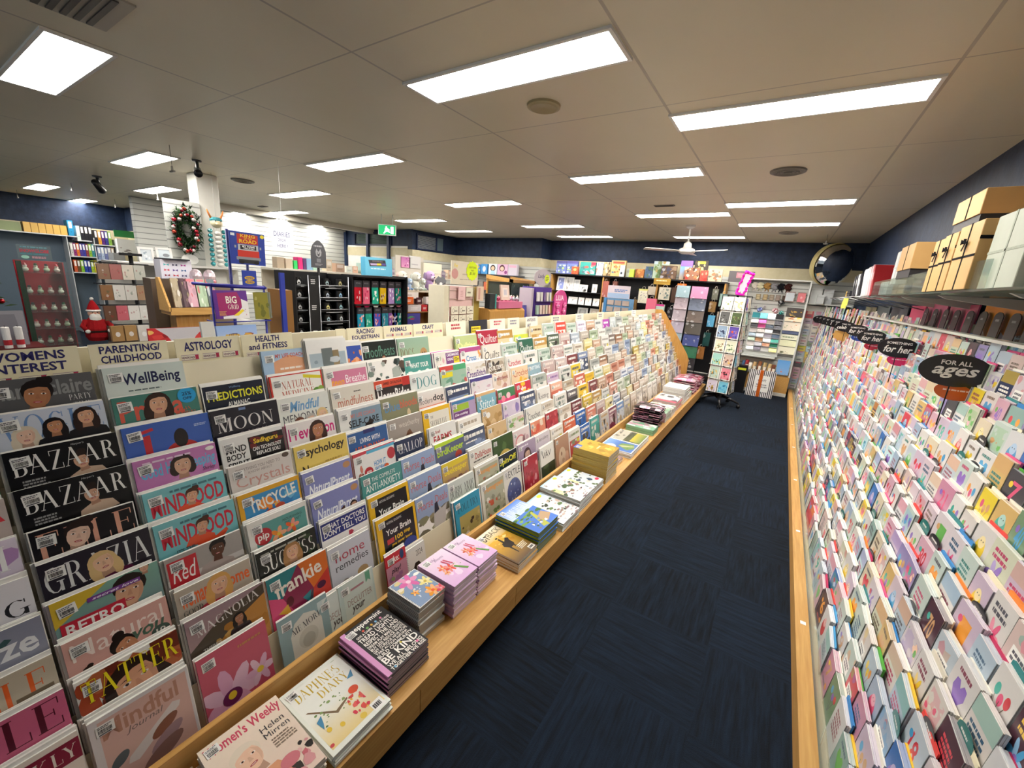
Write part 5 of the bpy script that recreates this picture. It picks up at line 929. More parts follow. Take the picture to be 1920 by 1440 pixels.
CAL = [('bg','e0c4e0'),('G',0,0,1,1,'ecd8ea','d9b0dc'),('N',.3,.5,.95,.95,['dfb4e0','cfa4d8','ecd4ec'],8,.4),('T','Beautiful',.1,.1,.5,.17,'8a6a94','I'),('T','Blooms',.4,.15,.75,.22,'8a6a94','I'),('fl',.34,.46,.14,'e2704c','f0c89c',6),('fl',.5,.56,.16,'e0503c','f0a080',6),('fl',.3,.62,.1,'e8a060','d86040',6),('P',[(.58,.3),(.62,.28),(.72,.5),(.68,.52)],'d05c78'),('P',[(.5,.3),(.54,.28),(.62,.5),(.58,.5)],'c84c6c'),('N',.6,.5,.9,.7,['f0ece0','6a8a54','e4dcc8'],10,.12),('P',[(.6,.6),(.66,.58),(.88,.84),(.8,.86)],'6f9a54')]
pile(1.165, 1.325, -1.178, -.955, .412, 13, CAL, 'lilac tulip calendar in the nearer pile', 'calendar', 'calendar', spine='d0a8d0', edge='d9cfda', seed=9)
pile(1.335, 1.485, -1.178, -.955, .410, 13, CAL, 'lilac tulip calendar in the farther pile', 'calendar', 'calendar', spine='d0a8d0', edge='d9cfda', seed=10)
OUT = [('bg','d8a83c'),('G',0,0,1,.35,'eeead8','dcb45a'),('G',0,.3,1,1,'dfac3c','5a4430'),('N',.1,.25,.9,.6,['e8c060','d09a34','f0d890','b8842c'],18,.2),('T','UT',.12,.08,.38,.22,'1c1814','B'),('T','BACK',.4,.06,.94,.19,'5a4a34','b'),('P',[(.3,.56),(.36,.48),(.52,.46),(.66,.4),(.74,.44),(.68,.5),(.66,.62),(.6,.66),(.62,.84),(.58,.84),(.54,.66),(.44,.66),(.42,.84),(.38,.84),(.38,.64)],'241a16'),('P',[(.42,.48),(.44,.34),(.5,.33),(.5,.48)],'241a16'),('E',.46,.3,.05,.02,'241a16'),('L',.56,.7,.94,.84,4,'efe6d2'),('R',.72,.88,.95,.98,'f2f0ea'),('L',.74,.89,.93,.97,1,'2c2c2e')]
pile(1.585, 1.775, -1.178, -.885, .312, 5, OUT, 'golden outback magazine with a silhouetted rider', spine='d8d0bc', edge='e6e4de', seed=11, jitter=.004)
HOME = [('bg','4a7ad0'),('G',0,0,1,.4,'4a80d8','cfe0ee'),('T','HOMESTEADER',.1,.12,.95,.32,'eef4f8','D'),('N',0,.36,1,.7,['4f7a34','3f6a2c','6f9a48','86ac5c'],26,.16),('P',[(.35,.95),(.62,.5),(.7,.5),(.55,1)],'b4b84a'),('P',[(.5,.72),(.9,.62),(1,.82),(.66,.92)],'b89a78'),('N',.2,.7,.7,1,['6a90c8','e4e8ea','8a7a64','3f5f30'],14,.16),('R',.3,.3,.36,.4,'4a6a3c')]
pile(1.79, 2.02, -1.18, -.888, .372, 12, HOME, 'blue skied smallholding magazine with green spine', spine='8a9a1c', edge='7f9050', seed=12, jitter=.005)
TRAV = [('bg','cfd8dc'),('G',0,0,1,.3,'a8cfe8','e8eef0'),('R',.05,.04,.9,.16,'d4e4ec'),('E',.8,.08,.1,.05,'e2d63c'),('R',0,.3,.2,.6,'dcdc9c'),('N',0,.28,1,.8,['3f5a34','5f7a48','2c3a28','8a6a5c','c8b0a0','d8d4cc'],40,.13),('N',0,.72,1,1,['c8b4a8','e4dcd4','8a6a6c','a89890','5a4a50'],24,.14),('L',.1,.86,.9,.97,2,'f0ece6')]
pile(2.06, 2.30, -1.17, -.865, .302, 6, TRAV, 'country town magazine beside the green spined pile', spine='dcdad4', edge='e4e2dc', seed=13)
pile(2.32, 2.54, -1.18, -.875, .336, 9, TRAV, 'country town magazine in the middle town pile', spine='dcdad4', edge='e4e2dc', seed=14)
pile(2.555, 2.77, -1.175, -.885, .318, 7, TRAV[:5]+[('E',.85,.86,.1,.05,'d83a5c'),('N',0,.3,1,1,['4a5a6a','8a9aa0','5a7048','d8d0c4'],26,.14)], 'town magazine beside the tall gold pile', spine='dcdad4', edge='e4e2dc', seed=15)
GOLD = [('bg','b8982c'),('G',0,0,1,1,'c8aa3c','a8841c'),('R',0,0,.34,.16,'4a6ac0'),('N',.1,.2,.95,.95,['c8a83a','a07c18','d8c060','b89430'],18,.24),('L',.4,.5,.7,.58,1,'efe6b8')]
pile(2.83, 3.07, -1.178, -.885, .472, 18, GOLD, 'gold covered magazine in the tallest pile', spine='b8a05c', edge='e2e0d8', seed=16, jitter=.004)
LAND = [('bg','e4e6e8'),('R',.03,.03,.97,.97,'3f6cb4'),('G',.03,.03,.97,.5,'7fa8dc','3a64b0'),('E',.24,.28,.24,.16,'c8d8ee'),('P',[(.2,.8),(.45,.45),(.75,.5),(.9,.85),(.5,.95)],'6a8a44'),('P',[(.4,.6),(.5,.46),(.74,.9),(.66,.92)],'b8b88a'),('N',.2,.75,.8,.95,['4f7a38','7a9a50'],8,.2)]
LAN2 = [('bg','e6e6e0'),('R',.03,.03,.97,.97,'4a5030'),('R',.03,.03,.97,.42,'b8b4a4'),('N',.3,.05,.97,.5,['6a665a','8a8474','4c483e'],10,.2),('N',.03,.42,.97,.75,['3a3a28','4f4a30','5f5c34'],10,.2),('G',.1,.62,.97,.97,'c8b83a','5f7a30')]
pile(3.44, 3.695, -1.178, -.882, .298, 4, LAND, 'blue lake landscape calendar', 'calendar', 'calendar', spine='dfe2e6', seed=17)
pile(3.705, 4.03, -1.178, -.885, .296, 4, LAN2, 'green and stone landscape calendar', 'calendar', 'calendar', spine='e2e2dc', seed=18)
pile(3.12, 3.36, -1.16, -.93, .282, 3, [('bg','8a6a64'),('N',0,0,1,1,['b8a098','6a4a48','d8c8c0'],14)], 'thin brown magazine beyond the tall gold pile', spine='a88a80', seed=19)
m = MB(); m.cbox(0,0,0,.2,.29,.06,'7fb090'); m.box(-.001,-.001,.028,.201,.291,.032,'5a8a6c')
o = m.build('gift_box', 'card', None, flat(-.885, 4.19, SHELF, 90)); a = Art(.19, .28, None, .0605); a.N(0,0,1,1,['e0c8cc','d8a8b4','efe6e2','b88a98'],22); a.m.xform(Matrix.Translation((.005,.005,0))); a.m.build('lid_print','glossy_print',o)
tag(o, 'mint green box with a floral lid on the shelf', 'box')
def bagged(y0, w, d, xf, z0, z1, n, cols, desc, seed):
    rr = random.Random(seed); t = (z1-z0)/n
    for i in range(n):
        m = MB(); nx, ny = 8, 5; P = {}
        for a in range(nx+1):
            for b in range(ny+1):
                e = min(a,nx-a,1)*min(b,ny-b,1)
                P[a,b] = (w*a/nx+rr.uniform(-.004,.004), d*b/ny+rr.uniform(-.004,.004), t*(.35+.6*e*rr.uniform(.6,1)) if e else t*.3)
        for a in range(nx):
            for b in range(ny):
                c = rr.choice(cols)
                m.poly([P[a,b],P[a+1,b],P[a+1,b+1],P[a,b+1]], c, True)
        ring = [(a,0) for a in range(nx)]+[(nx,b) for b in range(ny)]+[(a,ny) for a in range(nx,0,-1)]+[(0,b) for b in range(ny,0,-1)]
        for k in range(len(ring)):
            p, q = P[ring[k]], P[ring[(k+1)%len(ring)]]
            m.poly([(p[0],p[1],.001),(q[0],q[1],.001),q,p], rr.choice(cols))
        m.poly([(P[r][0],P[r][1],.001) for r in ring[::-1]], cols[0])
        o = m.build('bagged_pack', 'foil', None, flat(xf+rr.uniform(-.006,.006), y0+rr.uniform(-.008,.008), z0+t*i, 90+rr.uniform(-2,2)))
        pos = 'topmost' if i == n-1 else (NTHT[n-1-i]+' from the top' if i else 'lowest')
        tag(o, '%s, %s' % (desc, pos), 'bagged magazine', 'pile of '+desc)
bagged(4.42, .26, .28, -.9, SHELF, .475, 10, ['3a2c34','8a5a70','d8a0b8','2a2226','c8b8c0'], 'dark pink bagged magazine beyond the mint box', 21)
FAR = [[('bg','8ab090'),('N',0,0,1,1,['d86a8c','e4e0d8','7a9a7c','c8c4b8'],22)],[('bg','d8d4cc'),('N',0,0,1,1,['5f7a4c','e4e0d8','8a8478'],20)],[('bg','c84a60'),('R',.2,0,1,1,'dfdcd6'),('N',.2,0,1,1,['3a3a40','c8c4c0','8a6a70'],16)]]
pile(4.73, 4.98, -1.178, -.89, .36, 5, FAR[0], 'pink flower magazine beyond the dark bagged packs', spine='c8a0a8', seed=22)
pile(5.0, 5.22, -1.178, -.885, .345, 6, FAR[1], 'cottage garden magazine beside the red edged pile', spine='d8d4cc', seed=23)
pile(5.25, 5.66, -1.178, -.9, .37, 8, FAR[2], 'red edged magazine before the tall white pile', spine='c8b8b4', seed=24)
pile(5.75, 6.1, -1.178, -.89, .45, 14, [('bg','e4e6e0'),('N',0,0,1,1,['d8dcd6','eef0ea'],8)], 'white covered magazine in the tall white pile', spine='e0e0dc', edge='e6e4de', seed=25)
pile(6.13, 6.33, -1.16, -.89, .33, 5, FAR[0], 'small floral magazine beyond the white pile', spine='d8b0b8', seed=26)
bagged(6.4, .44, .3, -.885, SHELF, .475, 6, ['d87a9c','e8b4c4','c04a70','f0dce2','d898ac'], 'pink bagged pack beside the small floral pile', 27)
bagged(6.88, .42, .28, -.885, SHELF, .42, 5, ['d87a9c','e8b4c4','c83a5c','f0dce2','8a3a54'], 'pink bagged pack against the oak end panel', 28)
# ================================================================ the greeting card gondola along the right wall
def tier_x(k, y):
    s = 1.0 if y < 6.8 else 1.0-.72*min((y-6.8)/2.2, 1)
    return .445+.0335*k*s
def tier_z(k): return .25+.0925*k
CY0, CY1, NT = .75, 9.22, 16
g2 = thing('card_gondola', 'long sloping greeting card gondola with oak front along the navy wall', 'display rack', place(.6, 5, 0))
GM2 = Matrix.Translation((-.6, -5, 0))
def gp2(mb, name, mat): mb.xform(GM2); return mb.build(name, mat, g2)
m = MB(); m.box(.352, CY0, .0, .372, CY1, .098, 'ffffff'); gp2(m, 'fascia', 'oak')
m = MB(); m.box(.350, CY0, .098, .41, CY1, .108, 'ffffff'); gp2(m, 'top_rail', 'oak')
y = CY0
while y < CY1-.1:
    e = min(y+.9, CY1); m = MB(); m.box(.412, y+.004, .1, .415, e-.004, .205, 'ffffff'); gp2(m, 'clear_guard', 'acrylic'); y = e
m = MB(); m.box(.374, CY0, .07, .47, CY1, .076, 'e0ded6'); gp2(m, 'base_board', 'painted')
for i in range(7):
    m = MB(); m.box(.372, 1.30+1.02*i, .1015, .396, 1.325+1.02*i, .1088, 'f0f0ec'); gp2(m, 'price_tag', 'paper')
TS, TC = math.sin(math.radians(4)), math.cos(math.radians(4))
for k in range(NT):
    m = MB(); N = 14
    for i in range(N):
        ya, yb = CY0+(CY1-CY0)*i/N, CY0+(CY1-CY0)*(i+1)/N
        xa, xb_ = tier_x(k, ya), tier_x(k, yb); z = tier_z(k)-.172
        q = [(xa-.004,ya,z),(xb_-.004,yb,z),(xb_+.021,yb,z),(xa+.021,ya,z)]
        m.poly(q, 'e4e2da'); m.poly([(a,b,c-.004) for a,b,c in q[::-1]], 'd8d6ce'); m.poly([q[0],(q[0][0],q[0][1],z-.004),(q[1][0],q[1][1],z-.004),q[1]], 'e8e6de')
        m.poly([(xa+.0215,ya,z),(xb_+.0215,yb,z),(xb_+.0285,yb,z+.1),(xa+.0285,ya,z+.1)][::-1], 'dddbd2')
    gp2(m, 'tier', 'painted')
m = MB(); m.extr([(.374,.0),(.43,.1),(.49,.28),(.925,1.55),(.96,1.66),(.998,1.66),(.998,0)], 1, CY0-.02, CY0, 'ffffff'); gp2(m, 'end_panel', 'oak_upright')

def cframe(y, k, h, yj=0.0, tl=4.0): return frame(tier_x(k, y)+TS*0, y, tier_z(k)-.171, -90+yj, tl)
CARDB0 = ['f0eee8','f2f0ec','e9e7e2','efe9e2','e6e9ea','f3efe4','eceae6','e8dfe4','e6d3de','d9c4dc','c9dbe6','b9d3e4','cfe4da','dfe6c8','f0e2c0','e9cfc6','e4b0c4','d88aac','9fc0dc','86b8b0','3a3a42','2c3656','4a2c38','6e8a6a','c9a86a','c83a4c','e0c83a','2f6ab0','8a7fae','b8d8dc']
CARDB = [mix(c, '857b7c', .36) if i < 20 else c for i, c in enumerate(CARDB0)]
ENV = ['f08a30','e8577f','4fae3a','2f86c8','f4efdf','f1ecd8','c2245c','1f7f82','efe6c4','e23f3a','9a6cc0','f2c832','d9d2c0','3fa0d8','e0528a','f3eede']
ENV = [mix(c, '8a8078', .08) for c in ENV]
def card_art(a, bg, rr, hint=None):
    a.R(0,0,1,1,bg); lum = hexc(bg)[1]; dark = lum < .2
    ink = rr.choice(['5a5a62','8a4a5c','3f5f7a','b8446a','6a5a4a','2f7a74']) if not dark else rr.choice(['f0ece0','e8c050','d84a54'])
    ac = [rr.choice(['d8547c','e89a3a','4a9ac8','6ab05a','8a6ab8','e2c23a','c83a44','3fa898','c99a6a']) for _ in range(3)]
    t = hint if hint is not None else rr.randrange(9)
    if isinstance(t, str): a.R(.08,.08,.92,.92,mix(bg,ac[0],.18)); a.T(t,.28,.18,.72,.6,ac[0] if not dark else 'd83a3c','B'); a.L(.2,.68,.8,.8,1,ink); a.E(.22,.2,.08,.06,ac[1]); a.E(.8,.3,.07,.05,ac[2])
    elif t == 0: a.L(.15,.12,.85,.36,2,ink); a.fl = None; a.flower(.5,.64,.34,ac[0],ac[1],6)
    elif t == 1: a.T(str(rr.choice([1,2,3,4,5,6,7,8,9,13,16,18,21,30,40,50,60,70,80])),.3,.2,.72,.62,ac[0],'B'); a.E(.25,.3,.09,.07,ac[1]); a.E(.75,.74,.11,.08,ac[2]); a.L(.2,.74,.7,.84,1,ink)
    elif t == 2: a.L(.18,.2,.82,.7,5,ink)
    elif t == 3:
        for i in range(3): a.E(.28+.22*i,.34+.08*(i%2),.1,.1,ac[i]); a.P([(.27+.22*i,.44),(.29+.22*i,.44),(.51,.86),(.49,.86)],ink)
    elif t == 4: a.R(.1,.1,.9,.62,mix(bg,ac[0],.35)); a.N(.1,.1,.9,.62,[ac[0],ac[1],bg,mix(ac[2],'ffffff',.4)],9,rr.randrange(999)); a.L(.15,.68,.85,.86,2,ink)
    elif t == 5: a.E(.5,.5,.26,.24,ac[0]); a.E(.5,.34,.16,.13,mix(ac[0],'ffffff',.35)); a.E(.44,.32,.02,.015,'1c1c1c'); a.E(.56,.32,.02,.015,'1c1c1c'); a.L(.2,.82,.8,.92,1,ink)
    elif t == 6: a.P([(.5,.74),(.22,.44),(.26,.28),(.4,.26),(.5,.36),(.6,.26),(.74,.28),(.78,.44)],ac[0]); a.L(.2,.08,.8,.2,1,ink)
    elif t == 7: a.R(0,.0,1,.3,mix(bg,ac[0],.5)); a.R(0,.72,1,1,mix(bg,ac[1],.4)); a.L(.12,.36,.88,.64,3,ink)
    else: a.N(0,0,1,1,[mix(bg,ac[0],.5),mix(bg,ac[1],.5),bg],9,rr.randrange(999)); a.R(.2,.34,.8,.6,'f2f0ea'); a.L(.26,.38,.76,.56,2,'5a5a62')
MOTIF = ['flower drawing','large numeral','lines of lettering','three balloons','printed picture','round animal figure','heart shape','coloured bands','patterned print']
def in_frame(p):
    q = CR @ (np.array(p)-np.array((0,0,EYE)))
    if q[2] < .3: return None
    x, y = 960+FPX*q[0]/q[2], 720+FPX*q[1]/q[2]
    return (x, y) if -30 < x < 1950 and -20 < y < 1470 else None
slots = []
for k in range(NT):
    y = CY0+.06+.05*(k%3); j = 0
    while y < CY1-.14:
        rr = random.Random(k*1000+j*13+5); w = rr.choice([.12,.125,.13,.135,.15]); h = rr.uniform(.155,.19)
        p = (tier_x(k,y), y+w/2, tier_z(k))
        if in_frame(p): slots.append((math.dist(p, (0,0,EYE)), k, j, y+w, w, h))
        y += w+rr.uniform(.004,.012); j += 1
slots.sort()
HINT = {}
STUFFC = MB(); used_lab = {}
NEAR, NENV = 285, 150
NTHC = ['lowest','second lowest','third lowest','fourth lowest','fifth lowest','sixth','seventh','eighth','ninth','tenth','sixth highest','fifth highest','fourth highest','third highest','second highest','highest']
rank = {}
for idx, (dist, k, j, yf, w, h) in enumerate(slots):
    rr = random.Random(k*777+j*31+11)
    bg = rr.choice(CARDB[:20] if rr.random() < .74 else CARDB[20:]); mt = rr.randrange(9)
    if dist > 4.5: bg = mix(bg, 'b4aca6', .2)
    n = rr.randrange(2,4) if yf < 7 else 1; tl = 4+rr.uniform(-.6,.8); M = cframe(yf, k, h, rr.uniform(-2.5,2.5), tl)
    near = idx < NEAR; env = rr.random() < .8; ec = rr.choice(ENV) if rr.random() < .75 else 'f3efe2'
    z = -.0016
    if near:
        rank.setdefault(k, 0); rank[k] += 1
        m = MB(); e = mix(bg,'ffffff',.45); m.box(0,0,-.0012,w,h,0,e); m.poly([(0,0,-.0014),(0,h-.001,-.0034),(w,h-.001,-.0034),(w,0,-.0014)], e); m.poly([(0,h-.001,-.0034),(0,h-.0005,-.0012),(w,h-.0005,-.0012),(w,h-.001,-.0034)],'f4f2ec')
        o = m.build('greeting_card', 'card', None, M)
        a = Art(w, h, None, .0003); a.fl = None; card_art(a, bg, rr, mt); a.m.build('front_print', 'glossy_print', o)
        cw = colour_word(bg)
        lab = '%s card with %s, %s along the %s row' % (cw, MOTIF[mt], ORD[rank[k]] if rank[k] < len(ORD) else 'last', NTHC[k])
        tag(o, lab, 'greeting card', 'greeting cards standing in the sloping gondola')
        z = -.0042
    else:
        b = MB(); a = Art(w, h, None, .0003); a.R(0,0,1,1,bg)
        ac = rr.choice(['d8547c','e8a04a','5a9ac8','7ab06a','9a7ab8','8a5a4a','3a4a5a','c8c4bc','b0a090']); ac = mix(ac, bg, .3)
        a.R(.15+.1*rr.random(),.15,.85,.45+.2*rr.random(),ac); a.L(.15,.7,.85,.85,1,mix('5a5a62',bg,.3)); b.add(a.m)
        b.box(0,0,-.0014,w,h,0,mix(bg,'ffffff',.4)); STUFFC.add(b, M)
    b = MB()
    for q in range(n):
        dx, dy = rr.uniform(-.003,.003), rr.uniform(-.003,.002); cc = mix(bg,'ffffff',.35); b.box(dx,0,z-.0048,w+dx,h+dy,z,cc); z -= .0054
    STUFFC.add(b, M)
    if env:
        dx = rr.uniform(-.004,.005); hh = h+rr.uniform(.0,.014); t = rr.choice([.004,.006,.007])
        if near and idx < NENV:
            b = MB(); b.box(0,0,-t,w,hh,0,ec); b.poly([(0,hh,.0002),(w/2,hh*.55,.0002),(w,hh,.0002)], mix(ec,'000000',.06))
            o = b.build('envelope', 'paper', None, M @ Matrix.Translation((dx,0,z)))
            ecw = colour_word(ec); ecw = 'cream' if ecw in ('white','pale grey','tan') else ecw
            tag(o, '%s envelope behind the %s %s card, %s in the %s row' % (ecw, cw, MOTIF[mt].split()[0], ORD[rank[k]], NTHC[k]), 'envelope', 'coloured envelopes behind the greeting cards')
        else:
            b = MB(); b.box(dx,0,z-t,w+dx,hh,z,ec); STUFFC.add(b, M)
tag(STUFFC.build('greeting_cards', 'card'), 'mass of further greeting cards and envelopes filling the sloping gondola', 'greeting cards', kind='stuff')
# black rounded category tabs between the cards
TABY = []
rt = random.Random(5)
cnt = 0
for (dist, k, j, yf, w, h) in slots:
    if dist > 4.4 or k < 2 or rt.random() > .2 or cnt >= 34: continue
    cnt += 1
    M = cframe(yf-w*.1, k, h, rt.uniform(-3,3)) @ Matrix.Translation((0, .155, -.0165)); col = '1c1c20' if rt.random() < .78 else '1f6a66'
    m = MB(); pts = [(.0,0),(.1,0),(.1,.022)]+[(.05+.05*math.cos(math.radians(a)),.022+.022*math.sin(math.radians(a))) for a in range(20,180,20)]+[(0,.022)]
    m.prism(pts, -.0012, 0, col); o = m.build('category_tab', 'plastic', None, M)
    a = Art(.1,.044,None,.0003); a.L(.22,.36,.8,.62,1,'d8d6d0',cnt); a.m.build('lettering','card',o)
    tag(o, '%s rounded tab behind the %s row of cards, %s by nearness' % ('black' if col == '1c1c20' else 'dark teal', NTHC[k], ORD[cnt] if cnt < len(ORD) else 'far'), 'tab', 'category tabs standing between the cards')
# speech bubble signs on rods
def bubble(y, z, x, w, h, lines, low, label, tail=True):
    t = thing('category_sign', label, 'sign', frame(x, y, z, 4), 'black speech bubble signs over the cards')
    pts = ell_pts(0,0,w/2,h/2,30); m = MB()
    m.prism(pts, -.0015, .0015, '141317')
    if tail: m.prism([(w*.16,-h*.40),(w*.34,-h*.34),(w*.40,-h*.62)], -.0013, .0013, '141317')
    m.build('bubble', 'plastic', t)
    a = Art(w, h, None, .0018)
    for (tx, x0, y0, x1, y1, f) in lines: a.T(tx, x0, y0, x1, y1, 'f2efe9', f)
    a.m.xform(Matrix.Translation((-w/2,-h/2,0))); a.m.build('lettering', 'card', t)
    if low:
        m = MB(); m.prism(ell_pts(w*.12,-h*.62,w*.31,h*.3,24), -.006, -.004, low); b = m.build('lower_bubble', 'plastic', t)
        a = Art(w*.5, h*.2, None, -.0036); a.L(.1,.3,.9,.7,1,mix(low,'ffffff',.55),3); a.m.xform(Matrix.Translation((-w*.12,-h*.7,0))); a.m.build('lower_lettering','card',t)
    m = MB(); m.tube([(0,-h*.4,-.004),(0,-h*.9-.14,-.006)], .003, '2a2a2c'); m.build('rod', 'metal', t)
bubble(2.92, 1.415, .775, .275, .165, [('FOR ALL',.29,.2,.71,.34,'B'),('ages',.2,.4,.82,.76,'J')], 'c85a1c', 'large black bubble sign reading FOR ALL ages with an orange bubble below')
bubble(4.25, 1.405, .79, .25, .15, [('SOMETHING',.2,.2,.8,.33,'B'),('for her',.16,.4,.84,.76,'J')], 'd02a66', 'black bubble sign reading SOMETHING for her, nearer one, with a pink bubble')
bubble(5.4, 1.40, .79, .24, .14, [('SOMETHING',.2,.2,.8,.33,'B'),('for her',.16,.4,.84,.76,'J')], 'b81e3a', 'black bubble sign reading SOMETHING for her, farther one, with a crimson bubble')
bubble(6.45, 1.405, .79, .23, .135, [('SOMETHING',.2,.2,.8,.33,'B'),('for him',.16,.4,.84,.76,'J')], '1c3f94', 'black bubble sign reading SOMETHING for him with a blue bubble')
bubble(7.1, 1.41, .74, .23, .135, [('TIME TO',.3,.2,.7,.33,'B'),('celebrate',.1,.4,.9,.74,'J')], None, 'black bubble sign reading celebrate over a gold burst', False)
m = MB(); m.prism([(x*(1+.18*(i%2)),y*(1+.18*(i%2))) for i,(x,y) in enumerate(ell_pts(0,0,.1,.075,22))], -.002, .002, 'c89a54'); o = m.build('gold_burst', 'card', None, frame(.735, 7.14, 1.295, 4)); tag(o, 'tan splash shaped sign below the celebrate bubble', 'sign')
for i, (y, x) in enumerate([(7.5,.72),(7.85,.69),(8.15,.66),(8.45,.63),(8.75,.60),(9.0,.57)]):
    bubble(y, 1.42, x, .22, .13, [('SOMETHING' if i % 2 else 'FOR YOUR',.22,.22,.78,.36,'B'),(['friend','mum','dad','wife','love','baby'][i],.22,.42,.78,.74,'J')], None, 'black bubble sign, %s of the six small ones crowding towards the back wall' % ['first','second','third','fourth','fifth','last'][i], True)
# dark arched cards in front of bright panels on the top ledge
arch = [(0,0)]+[(.11,0)]+[(.055+.055*math.cos(math.radians(a)),.10+.03*math.sin(math.radians(a))) for a in range(0,181,20)]
ax = [(2.36,'2c2422'),(2.62,'332a28'),(2.80,'2f2826'),(2.98,'3a302e'),(3.17,'352c2b'),(3.37,'3a302c'),(3.57,'382c2e'),(3.80,'3c2a2e'),(4.02,'402c32'),(4.26,'3a2a30'),(4.50,'46303a')]
for i, (y, c) in enumerate(ax):
    m = MB(); m.prism(arch, -.004, 0, c); o = m.build('arched_card', 'card', None, frame(.93, y+.055, 1.585, -90, 2))
    a = Art(.11,.13,None,.0003); a.L(.3,.25,.7,.4,1,mix(c,'ffffff',.25),i); a.m.build('front_print','card',o)
    tag(o, 'dark arched card before the %s panel, %s from the camera' % ('orange' if y < 3.6 else 'pink', ORD[i+1]), 'card', 'dark arched cards on the top ledge')
for i, (y0, y1, z1, c, lab) in enumerate([(1.9,2.72,1.86,'e07c1c','bright orange panel at the right photo edge behind the arched cards'),(2.82,3.46,1.84,'e08820','bright orange panel behind the middle arched cards'),(3.56,4.06,1.82,'c85a78','rose pink panel next to the orange ones'),(4.12,4.6,1.83,'cc6284','rose pink panel under the glass shelf end'),(4.66,5.1,1.80,'d84a74','pink panel left of the rose panels'),(5.2,5.9,1.80,'3a3c48','charcoal panel beyond the pink ones'),(6.0,6.7,1.78,'4c5458','dark grey panel under the wire shelf'),(6.8,7.6,1.76,'7a7458','olive panel farthest along the card wall')]):
    m = MB(); m.box(.958, y0, 1.5815, .966, y1, z1-.07, c); o = m.build('backing_board', 'painted'); tag(o, lab, 'panel', 'coloured panels behind the top row of cards')
m = MB(); m.box(.89,.8,1.566,.999,9.2,1.581,'d8d6cc'); o = m.build('card_ledge', 'painted'); tag(o, 'narrow white ledge along the wall above the card rows', 'shelf')
# ================================================================ shelves and boxes on the right wall, convex mirror
def pbox(name, M, w, h, d, col, label, cat, items=None, group=None, mat='card', edge=None, stick=False, part='front_print'):
    m = MB(); m.box(0,0,-d,w,h,0,col if edge is None else edge,{1:col}); o = m.build(name, mat, None, M)
    if items:
        a = Art(w,h,None,.0003); a.draw(items, len(label)); a.m.build(part, 'glossy_print', o)
    return tag(o, label, cat, group)
t = thing('glass_shelf', 'glass wall shelf with clear front lip over the greeting cards', 'shelf', place(.6, 3.2, 1.78))
m = MB(); m.box(-.01,-1.3,0,.398,1.4,.01,'bccbc6'); m.build('shelf_pane', 'glass', t)
m = MB(); m.box(-.012,-.98,.0105,-.006,1.4,.115,'c4d4ce'); m.build('front_lip', 'acrylic', t)
for y in (-1.1,-.3,.5,1.25):
    m = MB(); m.extr([(.396,-.005),(.396,-.06),(.37,-.06),(.06,-.02),(.03,-.006)], 1, y, y+.025, 'b9b6ae'); m.build('bracket', 'painted', t)
# kraft gift boxes
def gift(x0, y0, z0, x1, y1, z1, col, label, ribbon='17171a', base=0.0, front='x', bow=True, group='kraft gift boxes on the glass shelf'):
    t = thing('gift_box', label, 'box', place(x0, y0, z0), group); X, Y, Z = x1-x0, y1-y0, z1-z0
    m = MB()
    if base: m.box(.006,.006,0,X-.006,Y-.006,base,'2c2a2c'); m.build('dark_base', 'card', t); m = MB()
    m.cbox(0,0,base,X,Y,Z,col,.002); m.build('lid' if base else 'box_body', 'card', t)
    r = .013; m = MB(); yc, xc = Y*.5, X*.62
    m.box(-.0012,yc-r/2,base,.0,yc+r/2,Z,ribbon); m.box(-.001,yc-r/2,Z,X,yc+r/2,Z+.001,ribbon)
    if base: m.box(xc,-.0012,base,xc+.02,0,Z,ribbon); m.box(xc,0,Z,xc+.02,Y,Z+.001,ribbon)
    else: m.box(-.0012,0,Z*.48,0,Y,Z*.48+r*.7,ribbon); m.box(0,-.0012,Z*.72,X,0,Z*.72+r,ribbon)
    m.build('ribbon', 'cloth', t)
    if bow:
        m = MB(); zc = Z*.72
        for s in (-1, 1):
            m.mesh([(-.004,yc,zc),(-.016,yc+s*.014,zc+.012),(-.012,yc+s*.034,zc+.010),(-.010,yc+s*.034,zc-.008),(-.016,yc+s*.014,zc-.010)],[(0,1,2,3,4),(4,3,2,1,0)],ribbon)
            m.mesh([(-.004,yc,zc),(-.006,yc+s*.006,zc),(-.008,yc+s*.022,zc-.032),(-.006,yc+s*.012,zc-.036)],[(0,1,2,3),(3,2,1,0)],ribbon)
        m.ball((-.010,yc,zc),(.008,.008,.008),ribbon); m.build('bow', 'cloth', t)
    return t
KR = 'c39a62'
gift(.58,3.42,1.885,.86,3.78,2.085,KR,'large kraft box with dark base standing out on a black post',base=.05,bow=False)
m = MB(); m.box(.60,3.50,1.791,.63,3.53,1.884,'151517'); o = m.build('box_stand','painted'); tag(o,'black post under the projecting kraft box','stand')
gift(.585,2.86,1.791,.72,3.02,2.04,KR,'farthest of the three upright kraft boxes with black bows')
gift(.58,2.66,1.791,.73,2.84,2.045,KR,'middle of the three upright kraft boxes with black bows')
gift(.575,2.36,1.791,.78,2.62,2.052,'c8a068','nearest and largest of the three upright kraft boxes with black bows')
gift(.60,2.56,2.056,.87,2.90,2.20,KR,'kraft box with dark base lying on top of the upright boxes',base=.045,bow=False)
gift(.60,2.02,1.791,.84,2.32,2.05,'b7bdae','pale embossed gift box right of the kraft boxes',ribbon='aab0a2',bow=False)
gift(.62,1.80,1.791,.82,1.99,1.93,'cbb8b0','pinkish gift box at the right photo edge',ribbon='bda8a0',bow=False)
gift(.70,2.10,2.053,.90,2.44,2.15,'d8d6ce','white box lying above the pale embossed box',ribbon='c8c6be',bow=False)
